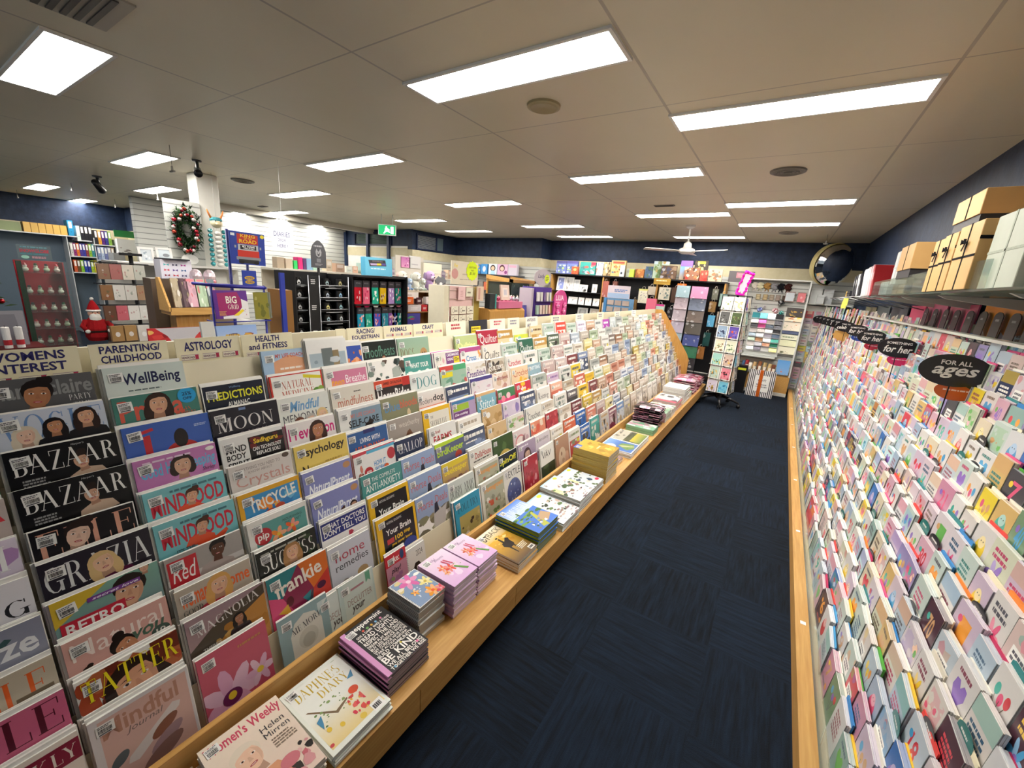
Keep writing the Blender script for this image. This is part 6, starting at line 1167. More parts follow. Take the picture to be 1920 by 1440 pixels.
gift(.74,2.9,1.791,.92,3.38,1.98,'b9b096','beige box behind the upright kraft boxes',ribbon='aaa288',bow=False)
gift(.63,3.56,1.791,.80,4.22,1.858,'b8a080','low beige box behind the clear lip',ribbon='a08a6c',bow=False)
gift(.60,3.84,1.86,.73,4.02,2.08,'d6d8d8','tall white box left of the projecting kraft box',ribbon='c6c8c8',bow=False)
gift(.60,4.06,1.791,.74,4.36,1.885,'d2d4d2','low white box at the end of the glass shelf',ribbon='c2c4c2',bow=False)
m = MB()
for i in range(14): m.box(.645+.02*i,2.7,1.7905,.66+.02*i,3.36,1.7906,'3a3a3c')
# wire shelf with leaning box files
t = thing('wire_shelf', 'metal wire shelf beyond the glass shelf, holding leaning box files', 'shelf', place(.6, 6.0, 1.79))
for i in range(9): m = MB(); m.tube([(-.02+.045*i,-1.38,-.006),(-.02+.045*i,2.3,-.006)], .004, '9a9c9c'); m.build('wire', 'metal', t)
for y in (-1.3,-.6,.1,.8,1.5,2.2): m = MB(); m.tube([(-.03,y,-.012),(.398,y,-.012)], .005, '8e9090'); m.tube([(-.03,y,-.012),(.396,y,-.10)], .005, '8e9090'); m.build('cross_bar', 'metal', t)
FILES = [(4.72,.30,.055,'a8252c','dark red box file, nearest on the wire shelf'),(4.80,.31,.07,'d8a8b0','pink box file behind the dark red one'),(4.92,.30,.06,'e6d4d6','pale pink box file'),(5.03,.30,.05,'e9e2e2','blush white box file'),(5.13,.29,.05,'eeeceb','first white box file'),(5.24,.29,.05,'e8e8e8','second white box file, beside the black ones'),(5.5,.26,.05,'24242a','nearest black box file'),(5.62,.26,.04,'c8c8ca','light grey file between the black ones'),(5.74,.26,.05,'1e1e24','middle black box file'),(5.9,.25,.05,'26262c','black box file farthest on the wire shelf')]
for i, (y, h, d, c, lab) in enumerate(FILES):
    M = Matrix.Translation((.60, y, 1.797)) @ Matrix.Rotation(math.radians(-30), 4, 'X')
    m = MB(); m.cbox(0,0,0,.25,d,h,c,.003); o = m.build('box_file', 'card', None, M)
    m = MB(); m.box(-.001,d*.2,h*.55,0,d*.8,h*.8,mix(c,'ffffff',.5)); m.build('spine_label', 'paper', o)
    tag(o, lab+', leaning on the wire shelf' if 'wire' not in lab else lab, 'box file', 'box files on the wire shelf')
gift(.62,6.4,1.797,.86,6.66,1.86,'2a2a2e','flat black box behind the box files',ribbon='3a3a3e',bow=False,group='boxes on the wire shelf')
gift(.66,6.9,1.797,.84,7.2,1.87,'b89a50','small gold box beneath the convex mirror',ribbon='8a6a2c',bow=False,group='boxes on the wire shelf')
# convex security mirror
M = frame(.55, 8.72, 2.31, -6, -12) @ Matrix.Rotation(math.radians(42), 4, 'Y')
t = thing('convex_mirror', 'large round convex security mirror high in the right corner', 'mirror', M)
m = MB(); m.lathe([(.325,-.02),(.315,.03),(.25,.085),(.16,.118),(.07,.133),(0,.136)],0,0,'ffffff',36); m.build('mirror_dome','mirror',t)
m = MB(); m.lathe([(.33,.0),(.345,-.03),(.33,-.10),(.22,-.15),(0,-.17)],0,0,'b8ad78',36); m.build('back_shell','plastic',t)
m = MB(); m.tube([(0,0,-.15),(0,.05,-.35),(.05,.1,-.5)],.014,'4a4a48',8); m.build('bracket','metal',t)
for i, (y, z) in enumerate([(6.55,1.70),(6.62,1.66)]):
    m = MB(); m.mesh([(0,0,0),(.085,0,0),(.085,.085,.006),(0,.085,.004)],[(0,1,2,3),(3,2,1,0)],'d8cf5a'); o = m.build('sticky_note','paper',None,frame(.59,y,z-.01,-60,5)); tag(o, ['yellow sticky note hanging from the wire shelf','lower yellow sticky note under the wire shelf'][i], 'note')

# ================================================================ the back wall: black shelving with puzzles and frames
t = thing('black_shelving', 'black slatted shelving unit with oak uprights along the back wall', 'shelving', place(-2.9, 9.1, 0))
m = MB(); m.box(-1.8,.185,.1,1.9,.197,1.96,'16171b'); m.build('back_panel','painted',t)
m = MB(); m.box(-1.85,-.2,1.93,1.92,.195,1.955,'1a1a1e'); m.build('top_shelf','painted',t)
for x in (-1.84,-.56,.62,1.88): m = MB(); m.box(x,-.19,.02,x+.028,.19,1.93,'ffffff'); m.build('upright','oak_upright',t)
for z in (1.57,1.28,.93): m = MB(); m.box(-1.8,-.17,z-.014,-.57,.18,z,'1c1c20'); m.build('shelf','painted',t)
m = MB(); m.box(-1.8,-.15,.02,1.9,.18,.1,'1a1a1c'); m.build('plinth','painted',t)
def toppbox(x0, x1, z1, c, items, label, y=8.96, d=.06, z0=1.956): pbox('puzzle_box', frame(x0, y, z0, 0, 4), x1-x0, z1-z0, d, c, label, 'box', items, 'boxes along the top of the black shelving')
NZ = lambda cs, n=16, s=.25: ('N',0,0,1,1,cs,n,s)
toppbox(-4.66,-4.40,2.24,'5a5f9c',[('bg','6a78b8'),('N',.05,.3,.95,.95,['7aa05a','a8c07a','c8d8e8','4a6a8a'],14),('R',0,0,1,.2,'54508c')],'leftmost violet and green puzzle box')
toppbox(-4.39,-4.12,2.245,'5a5f9c',[('bg','6a78b8'),('N',.05,.3,.95,.95,['7aa05a','a8c07a','c8d8e8','4a6a8a'],14),('R',0,0,1,.2,'54508c')],'violet and green puzzle box, second from the left')
toppbox(-4.22,-4.06,2.12,'b84a2c',[('bg','c0502c'),('E',.5,.4,.25,.2,'e8a060'),('N',.1,.5,.9,.95,['d8804a','8a2c1c'],6)],'small orange box in front of the violet puzzle boxes',8.885,.05)
toppbox(-4.05,-3.68,2.235,'2f8a80',[('bg','348f86'),('R',.7,0,1,.24,'b0324c'),('N',.05,.25,.95,.95,['c8d0d0','8a9aa8','b85a50','4a6a70'],18)],'teal game box with a red corner')
toppbox(-3.66,-3.50,2.23,'a8b4c4',[('bg','b0bccc'),NZ(['6a7a9a','e0e4e8','8a6a5a'],12)],'grey blue puzzle box left of the oak upright')
toppbox(-3.49,-3.33,2.25,'a88a60',[('bg','b0946a'),NZ(['8a6a44','d8c8a4','5a4a34'],12)],'sandy puzzle box above the oak upright')
toppbox(-3.32,-3.0,2.29,'c8a464',[('bg','d0ac6c'),('R',.1,.06,.9,.2,'a84a2c'),('N',.08,.25,.92,.95,['a8783c','8a4a34','e0c890','5a7a8a'],16)],'tall golden puzzle box')
toppbox(-3.09,-2.99,2.19,'c8d0d0',[('bg','d0d8d8'),('R',.2,.6,.6,.8,'2c3440')],'narrow pale blue box before the golden puzzle',8.89,.05)
toppbox(-2.97,-2.79,2.13,'c8ccc0',[('bg','d0d4c8'),('L',.1,.1,.9,.5,3,'8a8e84')],'white box beside the narrow pale blue one')
toppbox(-2.88,-2.78,2.12,'b4c83a',[('bg','bccc48')],'small lime green box',8.89,.05)
toppbox(-2.77,-2.59,2.13,'b86a2c',[('bg','c0722f'),NZ(['a85a20','d8a050','8a4a1c'],10)],'rust orange box next to the lime one')
toppbox(-2.57,-2.42,2.19,'3f5a7a',[('bg','44607f'),NZ(['2c4460','7a8aa0','4a6a50'],8)],'navy striped box left of the large landscape puzzle')
toppbox(-2.41,-2.11,2.30,'a8b8a0',[('bg','b0c4b0'),('R',0,0,1,.16,'c8dce4'),NZ(['6a8a4c','8a9a70','b8a064','4a6a40'],14)],'large landscape puzzle box with a pale top')
toppbox(-2.23,-1.93,2.22,'5a4434',[('bg','604a3a'),NZ(['3a2c24','8a7460','a8a8b0','4a4a5c'],18)],'brown puzzle box leaning before the landscape one',8.89,.05)
toppbox(-1.88,-1.66,2.33,'7a5aa0',[('bg','8264a8'),('G',0,.3,1,1,'6aa0d8','b8a07a')],'purple headed puzzle box with a blue picture')
toppbox(-1.78,-1.50,2.2,'8a5a44',[('bg','8a5f4a'),NZ(['c87a4a','a83a34','d8b898','4a3428','e0d0b0'],22,.18)],'busy brown and red puzzle box',8.89,.05)
toppbox(-1.62,-1.38,2.34,'34302c',[('bg','3a3530'),('R',.2,.05,.8,.16,'c8c03a'),NZ(['8a8a4a','5a4a3a','c8b87a'],14)],'dark puzzle box with yellow lettering band')
toppbox(-1.48,-1.35,2.15,'d83a30',[('bg','e04438'),NZ(['f08a70','c82c24'],6)],'bright red box near the right end',8.885,.05)
toppbox(-1.34,-1.1,2.19,'b8a488',[('bg','c0ac90'),NZ(['a86a4a','d8c8ac','7a6a5a'],14)],'tan figured box last on the black shelving')
def pframe(x, z, w, h, inner, label, y=8.98, col='ecebe6', tilt=9, name='photo_frame'):
    t = thing(name, label, 'frame', frame(x, y, z+.001, 0, tilt), 'photo frames on the black shelving')
    b = .16*min(w,h); m = MB()
    for x0,y0,x1,y1 in ((0,0,w,b),(0,h-b,w,h),(0,b,b,h-b),(w-b,b,w,h-b)): m.box(x0,y0,-.015,x1,y1,0,col)
    m.build('frame', 'painted', t); a = Art(w-2*b,h-2*b,None,-.004); a.draw(inner,3); a.m.xform(Matrix.Translation((b,b,0))); a.m.build('picture','glossy_print',t)
PB = [('bg','7f8cc8'),('N',0,0,1,1,['5a6ab4','a8b4e0','c8d0ec'],8)]
pframe(-4.62,1.571,.21,.32,PB,'white frame with a blue picture, left on the upper shelf')
pframe(-4.40,1.571,.21,.32,[('bg','d4d2ce'),NZ(['b8b4b0','e8e6e2','9a9690'],8)],'white frame with a pale grey picture beside the blue one')
pframe(-4.18,1.571,.14,.27,[('bg','d6d8d8'),('R',.3,0,.5,1,'c4c8c8')],'narrow white frame box behind the small landscape frame')
pframe(-4.03,1.571,.2,.165,[('bg','e8e8e4'),('R',.2,.2,.8,.8,'8a8e90')],'small landscape white frame on the upper shelf')
pframe(-3.72,1.571,.12,.19,[('bg','e6e6e2'),('E',.5,.6,.3,.3,'a8a49c')],'white plaque with a round medallion on the upper shelf')
for i,(x,w,c,cc) in enumerate([(-4.28,.23,'8a9490','square'),(-4.02,.14,'c05048','red flower'),(-3.85,.15,'a8946a','tan figure'),(-3.66,.15,'6a6660','dark sketch')]):
    pframe(x,1.281,w,.165,[('bg','eceae6'),('N',.25,.2,.8,.8,[c,mix(c,'ffffff',.4)],7)],'white frame holding a %s picture on the middle shelf' % cc)
pframe(-4.02,.931,.25,.29,[('bg','8e8e8c'),('R',.2,.1,.8,.9,'a8a8a6')],'large grey frame on the lowest visible shelf',col='c4c4c2')
pframe(-3.72,.931,.22,.29,[('bg','c8b8a4'),('E',.5,.4,.4,.35,'d8cec0')],'large beige bagged frame on the lowest visible shelf',col='cfcac0')
m = MB(); m.ball((0,0,.05),(.055,.045,.05),'e8e6e0',12,8); m.ball((.02,-.03,.045),(.03,.03,.03),'3a3a3a'); o = m.build('ornament','plastic',None,place(-3.9,9.0,1.571)); tag(o,'round white and black ornament beside the small landscape frame','ornament')
# hanging gift bags, the pale blue stationery stand and racks below the top shelf
def giftbag(x, z, w, h, c, items, label, y=8.86, handle='c8c0b4', d=.07):
    t = thing('gift_bag', label, 'gift bag', frame(x, y, z, 0, 0), 'gift bags hanging on the back wall')
    m = MB(); m.box(0,0,-d,w,h,0,c); m.build('bag_body','paper',t)
    a = Art(w,h,None,.0004); a.draw(items,len(label)); a.m.build('print','glossy_print',t)
    m = MB(); m.tube([(w*.3,h,-.01)]+[(w*.5+w*.2*math.cos(math.radians(180-k)),h+.05*math.sin(math.radians(k)),-.01) for k in range(0,181,30)],.003,handle,5); m.build('handle','cloth',t)
    m = MB(); m.tube([(w*.5,h+.05,-.01),(w*.5,h+.07,-(9.28-y)+.01)],.003,'8a8c8c',5); m.build('hook','metal',t)
giftbag(-2.61,1.44,.19,.29,'d8d4b8',[('bg','e0dcc4'),('R',0,0,1,.12,'d8d47a'),('N',.1,.2,.9,.9,['a8a098','c8b8c0','8a8a90'],20,.1)],'cream gift bag with a pattern of small figures')
giftbag(-2.43,1.62,.15,.17,'b4aa98',[('bg','bcb2a0'),NZ(['a8a08c','cfc6b4'],5)],'small beige gift bag right of the cream one')
giftbag(-2.2,1.54,.22,.25,'b0a898',[('bg','c8c2b0'),('N',.1,.1,.9,.9,['8a9488','b8b4a4','6a7a78'],14)],'pale floral gift bag with a stiff side')
giftbag(-2.38,1.26,.19,.29,'d8647c',[('bg','e0708a'),('R',.3,.72,.7,.94,'e8a8b4')],'coral pink gift bag above the gondola end',y=8.7)
giftbag(-2.18,1.22,.16,.23,'b8d0c4',[('bg','c0d8cc'),('R',0,0,1,.16,'d83a94')],'mint gift bag with magenta tissue',y=8.72)
for i,(x,z,w,h,c) in enumerate([(-1.98,1.2,.16,.2,'2c2a2e'),(-1.82,1.22,.09,.22,'b02028'),(-1.95,1.5,.18,.3,'4a3428'),(-1.86,1.78,.16,.1,'e8702c'),(-3.42,1.5,.13,.34,'a85f54'),(-3.2,1.6,.1,.25,'7a4a40'),(-3.38,1.16,.1,.22,'d8c8b4'),(-2.72,1.3,.09,.2,'8a6a3c'),(-2.0,.9,.2,.25,'d8602c'),(-1.2,1.62,.1,.2,'6a6a5c'),(-1.22,1.38,.12,.2,'8a6a3c'),(-1.2,1.1,.12,.22,'5aa8d0'),(-1.06,1.5,.12,.24,'8aa49c'),(-1.22,.72,.12,.26,'1c4a48'),(-1.05,1.1,.12,.3,'9a8a7c'),(-1.02,.7,.14,.3,'b0a89c'),(-1.3,.45,.14,.24,'a8703c')]):
    nm = ['charcoal','scarlet','dark brown','small orange','dusty red, left beside the oak upright,','maroon','cream feathered','olive','tall orange','grey green, upper','tan, below the grey green one,','sky blue bottle','sage green','deep teal bottle','taupe','stone grey','copper'][i]
    giftbag(x,z,w,h,c,[('bg',c),NZ([mix(c,'ffffff',.2),mix(c,'000000',.2)],6)],nm+' gift bag hanging on the back wall')
t = thing('stationery_stand','pale blue cardboard stand with tan blocks under the black shelf','display stand',place(-2.97,8.60,0))
m = MB(); m.box(-.22,0,.02,.3,.22,1.5,'6a9ac4'); m.box(-.28,-.02,.02,-.22,.24,1.5,'4a84b8'); m.build('body','card',t)
m = MB(); m.box(-.22,-.01,1.5,.26,.0,1.76,'d8ccd4'); a = Art(.46,.25,None,0); m.build('header','card',t); a.R(0,.6,1,1,'a4bcdc'); a.L(.3,.25,.9,.5,2,'6a8ac4',4); a.m.xform(frame(-.21,-.0115,1.505,0,0)); a.m.build('header_print','card',t)
for r in range(4):
    for c in range(3): m = MB(); m.box(-.2+.165*c,-.02,1.36-.14*r,-.06+.165*c,.0,1.46-.14*r,'a89a90' if (r+c)%2 else 'b4a49a'); m.build('block','card',t)
m = MB(); m.box(0,0,0,.33,.012,.12,'b8923c'); o = m.build('shelf_sign','card',None,place(-2.34,8.88,1.84)); a = Art(.33,.12,None,.0); a.L(.15,.2,.85,.5,1,'efe0b0'); a.R(0,.6,1,.64,'7a5a20'); a.m.xform(frame(0,-.001,0)); a.m.build('lettering','card',o); tag(o,'gold sign hanging from the front of the black top shelf','sign')
def wraprack(x0, x1, n, cols, label):
    t = thing('gift_wrap_rack', label, 'rack', place(x0, 8.58, 0), 'gift wrap racks on the back wall'); w = x1-x0
    m = MB()
    for x in (.01,w-.01): m.tube([(x,.02,.02),(x,.02,1.84)],.006,'1c1c1e')
    m.box(0,.0,0,w,.3,.02,'1c1c1e'); m.build('wire_frame','metal',t)
    for i in range(n):
        z = 1.62-.225*i; c = cols[i%len(cols)]
        m = MB(); m.mesh([(0,-.03-.012*i,z),(w,-.03-.012*i,z),(w,.01-.012*i,z+.22),(0,.01-.012*i,z+.22),(0,.0-.012*i,z),(w,.0-.012*i,z)],[(0,1,2,3),(5,4,3,2),(4,0,3),(1,5,2),(0,4,5,1)],c)
        a = Art(w,.2236,None,.0004); a.N(0,0,1,1,[mix(c,'ffffff',.25),mix(c,'000000',.18),c],12,i,.16); a.m.xform(frame(0,-.0305-.012*i,z,0,10.3)); m.add(a.m); m.build('wrap_sheets','glossy_print',t)
wraprack(-1.80,-1.56,5,['9ab4bc','b8a8b0','b0a4ac','a8a0b0','9ab0bc'],'gift wrap rack with pale lilac and blue sheets')
wraprack(-1.53,-1.24,7,['d88ab0','6a7488','6a5c54','4a443c','3c4a86','2a6a4c','2a2a30'],'gift wrap rack from pink down to dark green sheets')
# ================================================================ gift wrap bay between the shelving and the card gondola
t = thing('gift_wrap_bay','white backed gift wrap bay with oak base at the end of the aisle','display rack',place(-.13,8.75,0))
m = MB(); m.box(-.5,.2,.1,.44,.22,2.03,'d0d2cc'); m.build('back_panel','slatwall',t)
m = MB(); m.box(-.5,-.0,.02,.45,.2,.36,'ffffff'); m.build('base_cabinet','oak',t)
m = MB(); m.box(-.5,-.012,.0,.45,.0,.06,'d4d2ca'); m.build('kickboard','painted',t)
m = MB(); m.box(-.5,.02,2.03,.45,.22,2.05,'e6e6e0'); m.build('top_rail','painted',t)
for x in (-.5,.43): m = MB(); m.box(x,.0,.36,x+.02,.2,2.03,'d8dcd8'); m.build('side','painted',t)
m = MB(); m.box(-.45,-.05,.66,.16,.2,.675,'c8ccc8'); m.build('tray','painted',t)
for i,(x,c) in enumerate([(-.52,'e6ddd0'),(-.43,'dcd8b8'),(-.32,'a8824a'),(-.21,'8e8e92'),(-.11,'1c1c22'),(0.0,'3a1e1c')]):
    m = MB()
    for k in range(7):
        a = k*.9; m.ball((.035*math.cos(a)*(k>0),.0,.07+.035*math.sin(a)*(k>0)),(.032,.02,.026),c,8,5)
    for s in (-.018,.018): m.tube([(s*.5,0,.04),(s*1.6,.0,-.03)],.009,mix(c,'000000',.1),5)
    o = m.build('gift_bow','cloth',None,place(x,8.915,1.86)); tag(o, ['white','cream','gold','silver grey','black','deep brown'][i]+' ribbon bow hanging in the top row of the gift wrap bay','bow','ribbon bows hanging in the gift wrap bay')
for i,(x,c) in enumerate([(-.47,'c8b890'),(-.36,'b8a478'),(-.26,'a89a88'),(-.16,'9a8a80'),(-.06,'3a2c24'),(.02,'c8bc98')]):
    m = MB(); m.box(0,0,0,.075,.025,.1,mix(c,'5a4c3a',.5)); m.box(.015,-.003,.055,.06,0,.09,c); m.box(.015,-.003,.01,.06,0,.045,c); o = m.build('bow_pack','card',None,place(x,8.915,1.68)); tag(o, ['first','second','third','fourth','fifth','last'][i]+' small brown pack of bows under the ribbon bows','pack','small packs in the gift wrap bay')
for i,(x,z,c,r,n) in enumerate([(-.36,1.5,'7a8ac8',.05,'periwinkle blue'),(-.12,1.5,'dca4ac',.055,'soft pink'),(-.02,1.47,'2f9a94',.045,'teal'),(-.06,1.64,'18181a',.06,'fluffy black'),(-.3,1.56,'e8e0e4',.025,'tiny white'),(-.44,1.55,'e4dfe0',.025,'small pale pink')]):
    m = MB(); rr = random.Random(i)
    for k in range(14): a, b = rr.uniform(0,6.28), rr.uniform(-1,1.4); m.ball((r*.6*math.cos(a)*math.cos(b),r*.4*math.sin(a)*math.cos(b)-.01,r*.6*math.sin(b)),r*.42,mix(c,'ffffff',.1*(k%3)),7,5)
    o = m.build('gift_bow','foil',None,place(x,8.89,z)); tag(o,n+' rosette bow in the gift wrap bay','bow','rosettes in the gift wrap bay')
for i,(x,w,c,n) in enumerate([(-.02,.14,'c4ccd2','silvery white'),(.16,.12,'d87a80','salmon')]):
    t2 = pbox('gift_bag_set',frame(x,8.86,1.68,0,0),w,.17,.05,'8a6a64','set of %s gift boxes hanging at the bay top right' % n,'gift bag',[('R',.05,.08,.95,.95,c),NZ([c,mix(c,'ffffff',.3)],5)],'gift box sets in the bay')
# folded tissue and wrap packs in pockets
TC_ = ['2a8a94','3a7c8c','c8d0d8','1c1c22','cfcfc8','d84a94','b0a8a0','2c2a30','14141a','c03a80','2a3440','3a3a40','c8c4c0','8a8480','d8d4d0','2c2c30','7a8a94','d0ccc4','a8a4b0','2a3a4c','8a9a88','b4845c','e0dcd6','2a7a6c','dcd8d4','8a8a90','8a6048','1f7a60','cfd8d0','5a5460','c4c4c0','e0d87a']
for r in range(8):
    for c in range(4):
        k = r*4+c; x, z = -.60+.124*c, 1.34-.083*r; cc = TC_[k % len(TC_)]
        m = MB(); m.mesh([(0,-.02,0),(.116,-.02,0),(.116,.015,.11),(0,.015,.11),(0,0,0),(.116,0,0),(.116,.03,.11),(0,.03,.11)],[(0,1,2,3),(5,4,7,6),(3,2,6,7),(4,0,3,7),(1,5,6,2),(0,4,5,1)],cc); m.box(.0,-.021,.0,.116,-.0195,.02,mix(cc,'ffffff',.35))
        o = m.build('tissue_pack','foil' if k % 3 else 'paper',None,place(x+.14,8.85,z)); tag(o,'%s tissue paper pack, %s pocket across, %s row down in the gift wrap bay' % (colour_word(cc), ORD[c+1], ORD[r+1]),'tissue pack','tissue packs in the gift wrap bay')
t = thing('tissue_pocket_board','clear fronted pocket board for tissue packs','rack',place(-.2,8.88,.7))
m = MB(); m.box(-.28,.0,-.02,.26,.012,.8,'d4d8d4'); m.build('board','painted',t)
for i, (z,h,c,its,lab) in enumerate([(1.43,.15,'3a302c',[('bg','3a302c'),('N',.1,.3,.9,1,['c89a3a','e0b850'],8)],'dark sheet with a gold bow at the bay right side'),(1.34,.08,'4a4a40',[('bg','e8dcc0'),NZ(['c8783c','2a3a34','e8d040','f0f0e8'],9)],'sheet of orange and green spots under the gold bow'),(1.18,.15,'e8dcc8',[('bg','ece0cc'),('N',.05,.2,.95,.9,['d89a5c','c8683c','a8b08a'],12,.1)],'cream sheet with orange figures'),(1.12,.055,'4a5470',[('bg','4a5474'),('N',0,.2,1,.8,['c8ccd4'],5,.06)],'slate blue sheet strip'),(1.02,.09,'d8d8c0',[('bg','dedec8'),('L',.1,.3,.9,.7,1,'8a9a7c')],'pale sheet with small green marks'),(.90,.11,'dcdcb4',[('bg','e2e2bc')],'plain pale yellow sheet'),(.76,.13,'e4e0c8',[('bg','e8e4cc'),('N',.1,.6,.9,1,['5a5a3c','8a7a4c'],6)],'cream sheet with dark leaves along the foot')]):
    pbox('wrap_sheet',frame(.05,8.86,z,0,6),.25,h,.012,c,lab+' in the gift wrap bay','wrapping sheet',its,'wrapping sheets in the bay')
pbox('poster_sheet',frame(.09,8.72,.4,0,6),.19,.26,.006,'5a94cc','blue cloudy sheet leaning on the oak base of the gift wrap bay','poster',[('G',0,0,1,1,'5a98d4','84aedc'),('N',.2,.6,.9,1,['c88a84','7aa4d8'],5)])
for i,(x,c,h) in enumerate([(-.45,'2c4a6a',.2),(-.40,'8a2428',.22),(-.34,'d8d4cc',.18),(-.27,'a8885c',.2),(-.19,'7a4a2c',.22),(-.11,'a08a5c',.21),(-.03,'b09868',.2),(.03,'6a3a24',.19)]):
    m = MB(); m.tube([(0,0,0),(.02,.03,h)],.03,c,12); m.box(.0,-.034,h*.3,.04,-.03,h*.65,'e4dccc'); o = m.build('paper_roll','paper',None,place(x,8.71,.365)); tag(o, ['navy','dark red','white','kraft','brown','tan','sand','dark brown'][i]+' roll of wrapping paper standing on the bay base','paper roll','rolls on the gift wrap bay base')
# striped gift pack on the floor
t = thing('striped_gift_pack','black and white striped gift wrap pack with orange ribbon leaning at the aisle end','gift pack',frame(-.30,8.36,.003,0,7))
m = MB(); m.box(0,0,-.03,.41,.475,0,'efeeea'); m.build('pack','card',t)
a = Art(.41,.475,None,.0003)
for i in range(15): a.R(.012+.067*i,0,.012+.067*i+.034,1,'1c1c1e')
a.R(.28,.2,.82,.8,'e6e5e0'); a.T('Gift',.38,.32,.7,.42,'5a5a5c','I'); a.L(.34,.5,.76,.66,2,'8a8a8c'); a.m.build('striped_print','glossy_print',t)
m = MB(); m.box(.165,0,.001,.22,.475,.004,'d8661c'); m.build('ribbon','foil',t)
m = MB(); m.box(0,0,0,.16,.18,.5,'141416'); m.box(.01,-.002,.42,.14,0,.46,'d8e03a'); o = m.build('waste_bin','plastic',None,place(-.5,8.45,0)); tag(o,'black floor box with a yellow strip left of the striped pack','box')
# ================================================================ postcard spinner at the end of the aisle
SP = place(-.62,7.22,0,-8)
t = thing('postcard_spinner','black postcard spinner on a five star castor base beside the gondola end','spinner rack',SP)
m = MB(); m.tube([(0,0,.1),(0,0,1.72)],.02,'1a1a1c',10); m.build('pole','metal',t)
for i in range(5):
    a = math.radians(72*i-70); c, s = math.cos(a), math.sin(a)
    m = MB(); m.tube([(.03*c,.03*s,.15),(.18*c,.18*s,.12),(.31*c,.31*s,.075)],[.026,.022,.015],'1d1d20',8); l = m.build('leg','plastic',t)
    m = MB(); 
    for d in (-.014,.014): m.tube([(.31*c-d*s-.006*s,.31*s+d*c+.006*c,.027),(.31*c-d*s+.006*s,.31*s+d*c-.006*c,.027)],.027,'0e0e10',12)
    m.tube([(.31*c,.31*s,.03),(.31*c,.31*s,.08)],.008,'2a2a2c',6); m.build('castor','plastic',l)
m = MB(); m.lathe([(.0,.2),(.06,.2),(.06,.12),(.03,.1),(0,.1)],0,0,'1a1a1c',16); m.build('hub','plastic',t)
m = MB()
for z in (.22,1.72):
    for k in range(4):
        a, b = math.radians(45+90*k), math.radians(135+90*k); R = .235
        m.tube([(R*math.cos(a),R*math.sin(a),z),(R*math.cos(b),R*math.sin(b),z)],.006,'1c1c1e')
for k in range(4): a = math.radians(45+90*k); m.tube([(.235*math.cos(a),.235*math.sin(a),.22),(.235*math.cos(a),.235*math.sin(a),1.72)],.006,'1c1c1e')
m.box(-.16,-.16,.21,.16,.16,.225,'161618'); m.build('cage','metal',t)
PC = [('e6e2d8',['8a9a5c','d8c03a','e8e4dc']),('e0d8cc',['e0a86a','e8c890','d8d4cc']),('5a5a58',['8a8a88','3a3a38','c8c8c4']),('4a5a34',['2c3a20','8a9a5c','5a4a34']),('8aa0b8',['2c3a5c','dfe6ee','3a2c34']),('5c4aa0',['e8a03a','7a6ac8','c8502c']),('e0dac0',['5f7a4c','8a6a4c','c8b890']),('d8d8c0',['6a8a5c','a8a88c','4a5a44']),('9fcfc4',['e2c83a','6aa49c','3a5a54']),('c8b0a0',['8a5a4c','e0b860','5a4444']),('bcd0c0',['b8742c','e0c05a','4a7a6c']),('e08a98',['8a2030','c84a5c','3a2c30']),('dcd4e4',['a8842c','c8a85a','8a6a2c']),('7ac8e0',['2a94c8','5ab4dc','1c6a9c'])]
for f in range(4):
    for r in range(7):
        for c in range(2):
            if f == 2: continue
            bg, cs = PC[(r*2+c+5*f) % 14]; R = .235*math.cos(math.radians(45))
            M = SP @ Matrix.Rotation(math.radians(0 if f == 0 else (-90 if f == 3 else 90)),4,'Z')
            M = M @ frame(-.158+.162*c, -R-.012, 1.50-.213*r, 0, 6)
            m = MB(); m.box(0,0,-.004,.15,.195,0,'f0efe9'); o = m.build('postcard','card',None,M)
            a = Art(.15,.195,None,.0004); a.R(.07,.055,.93,.945,bg); a.N(.08,.3,.92,.94,cs,9,r*7+c+f,.2); a.N(.25,.35,.75,.75,cs,5,r*5+c,.3); a.m.build('picture','glossy_print',o)
            b = MB(); b.tube([(.03,-.012,-.004),(.03,-.012,.012),(.03,.05,.012)],.002,'1a1a1c',5); b.tube([(.12,-.012,-.004),(.12,-.012,.012),(.12,.05,.012)],.002,'1a1a1c',5); b.tube([(0,-.012,.012),(.15,-.012,.012)],.002,'1a1a1c',5); b.build('pocket_wire','metal',t,SP.inverted() @ M)
            tag(o,'%s postcard on the spinner %s, %s column, %s row' % (colour_word(cs[0]), {0:'front',1:'side facing the cards',3:'side facing the magazines'}[f], 'first' if c == 0 else 'second', ORD[r+1]),'postcard','postcards on the spinner')
t = thing('feather_sign','magenta fluffy edged sign on top of the postcard spinner','sign',frame(-.60,7.2,1.745,-8,-6)@Matrix.Rotation(math.radians(-16),4,'Z'))
m = MB(); m.box(-.045,.02,-.004,.045,.3,.004,'e0d0dc'); m.tube([(0,-.03,0),(0,.04,0)],.006,'1a1a1c'); m.build('card','card',t)
m = MB(); rr = random.Random(4)
for k in range(60):
    a = 6.283*k/60; x = .055*max(-1,min(1,1.5*math.cos(a))); y = .16+.16*max(-1,min(1,1.3*math.sin(a))); m.ball((x+rr.uniform(-.008,.008),y+rr.uniform(-.008,.008),rr.uniform(-.01,.01)),rr.uniform(.014,.024),'e81ca8' if k % 2 else 'f040bc',6,4)
m.build('feather_trim','cloth',t)
pbox('box_sign',frame(-.98,8.9,1.965,4,-2),.42,.2,.03,'5a5658','grey sign box with a pink plate at the end of the black shelving','sign',[('bg','605c5e'),('R',.3,.12,.95,.62,'b07a84'),('L',.36,.2,.9,.5,2,'c89aa4')])

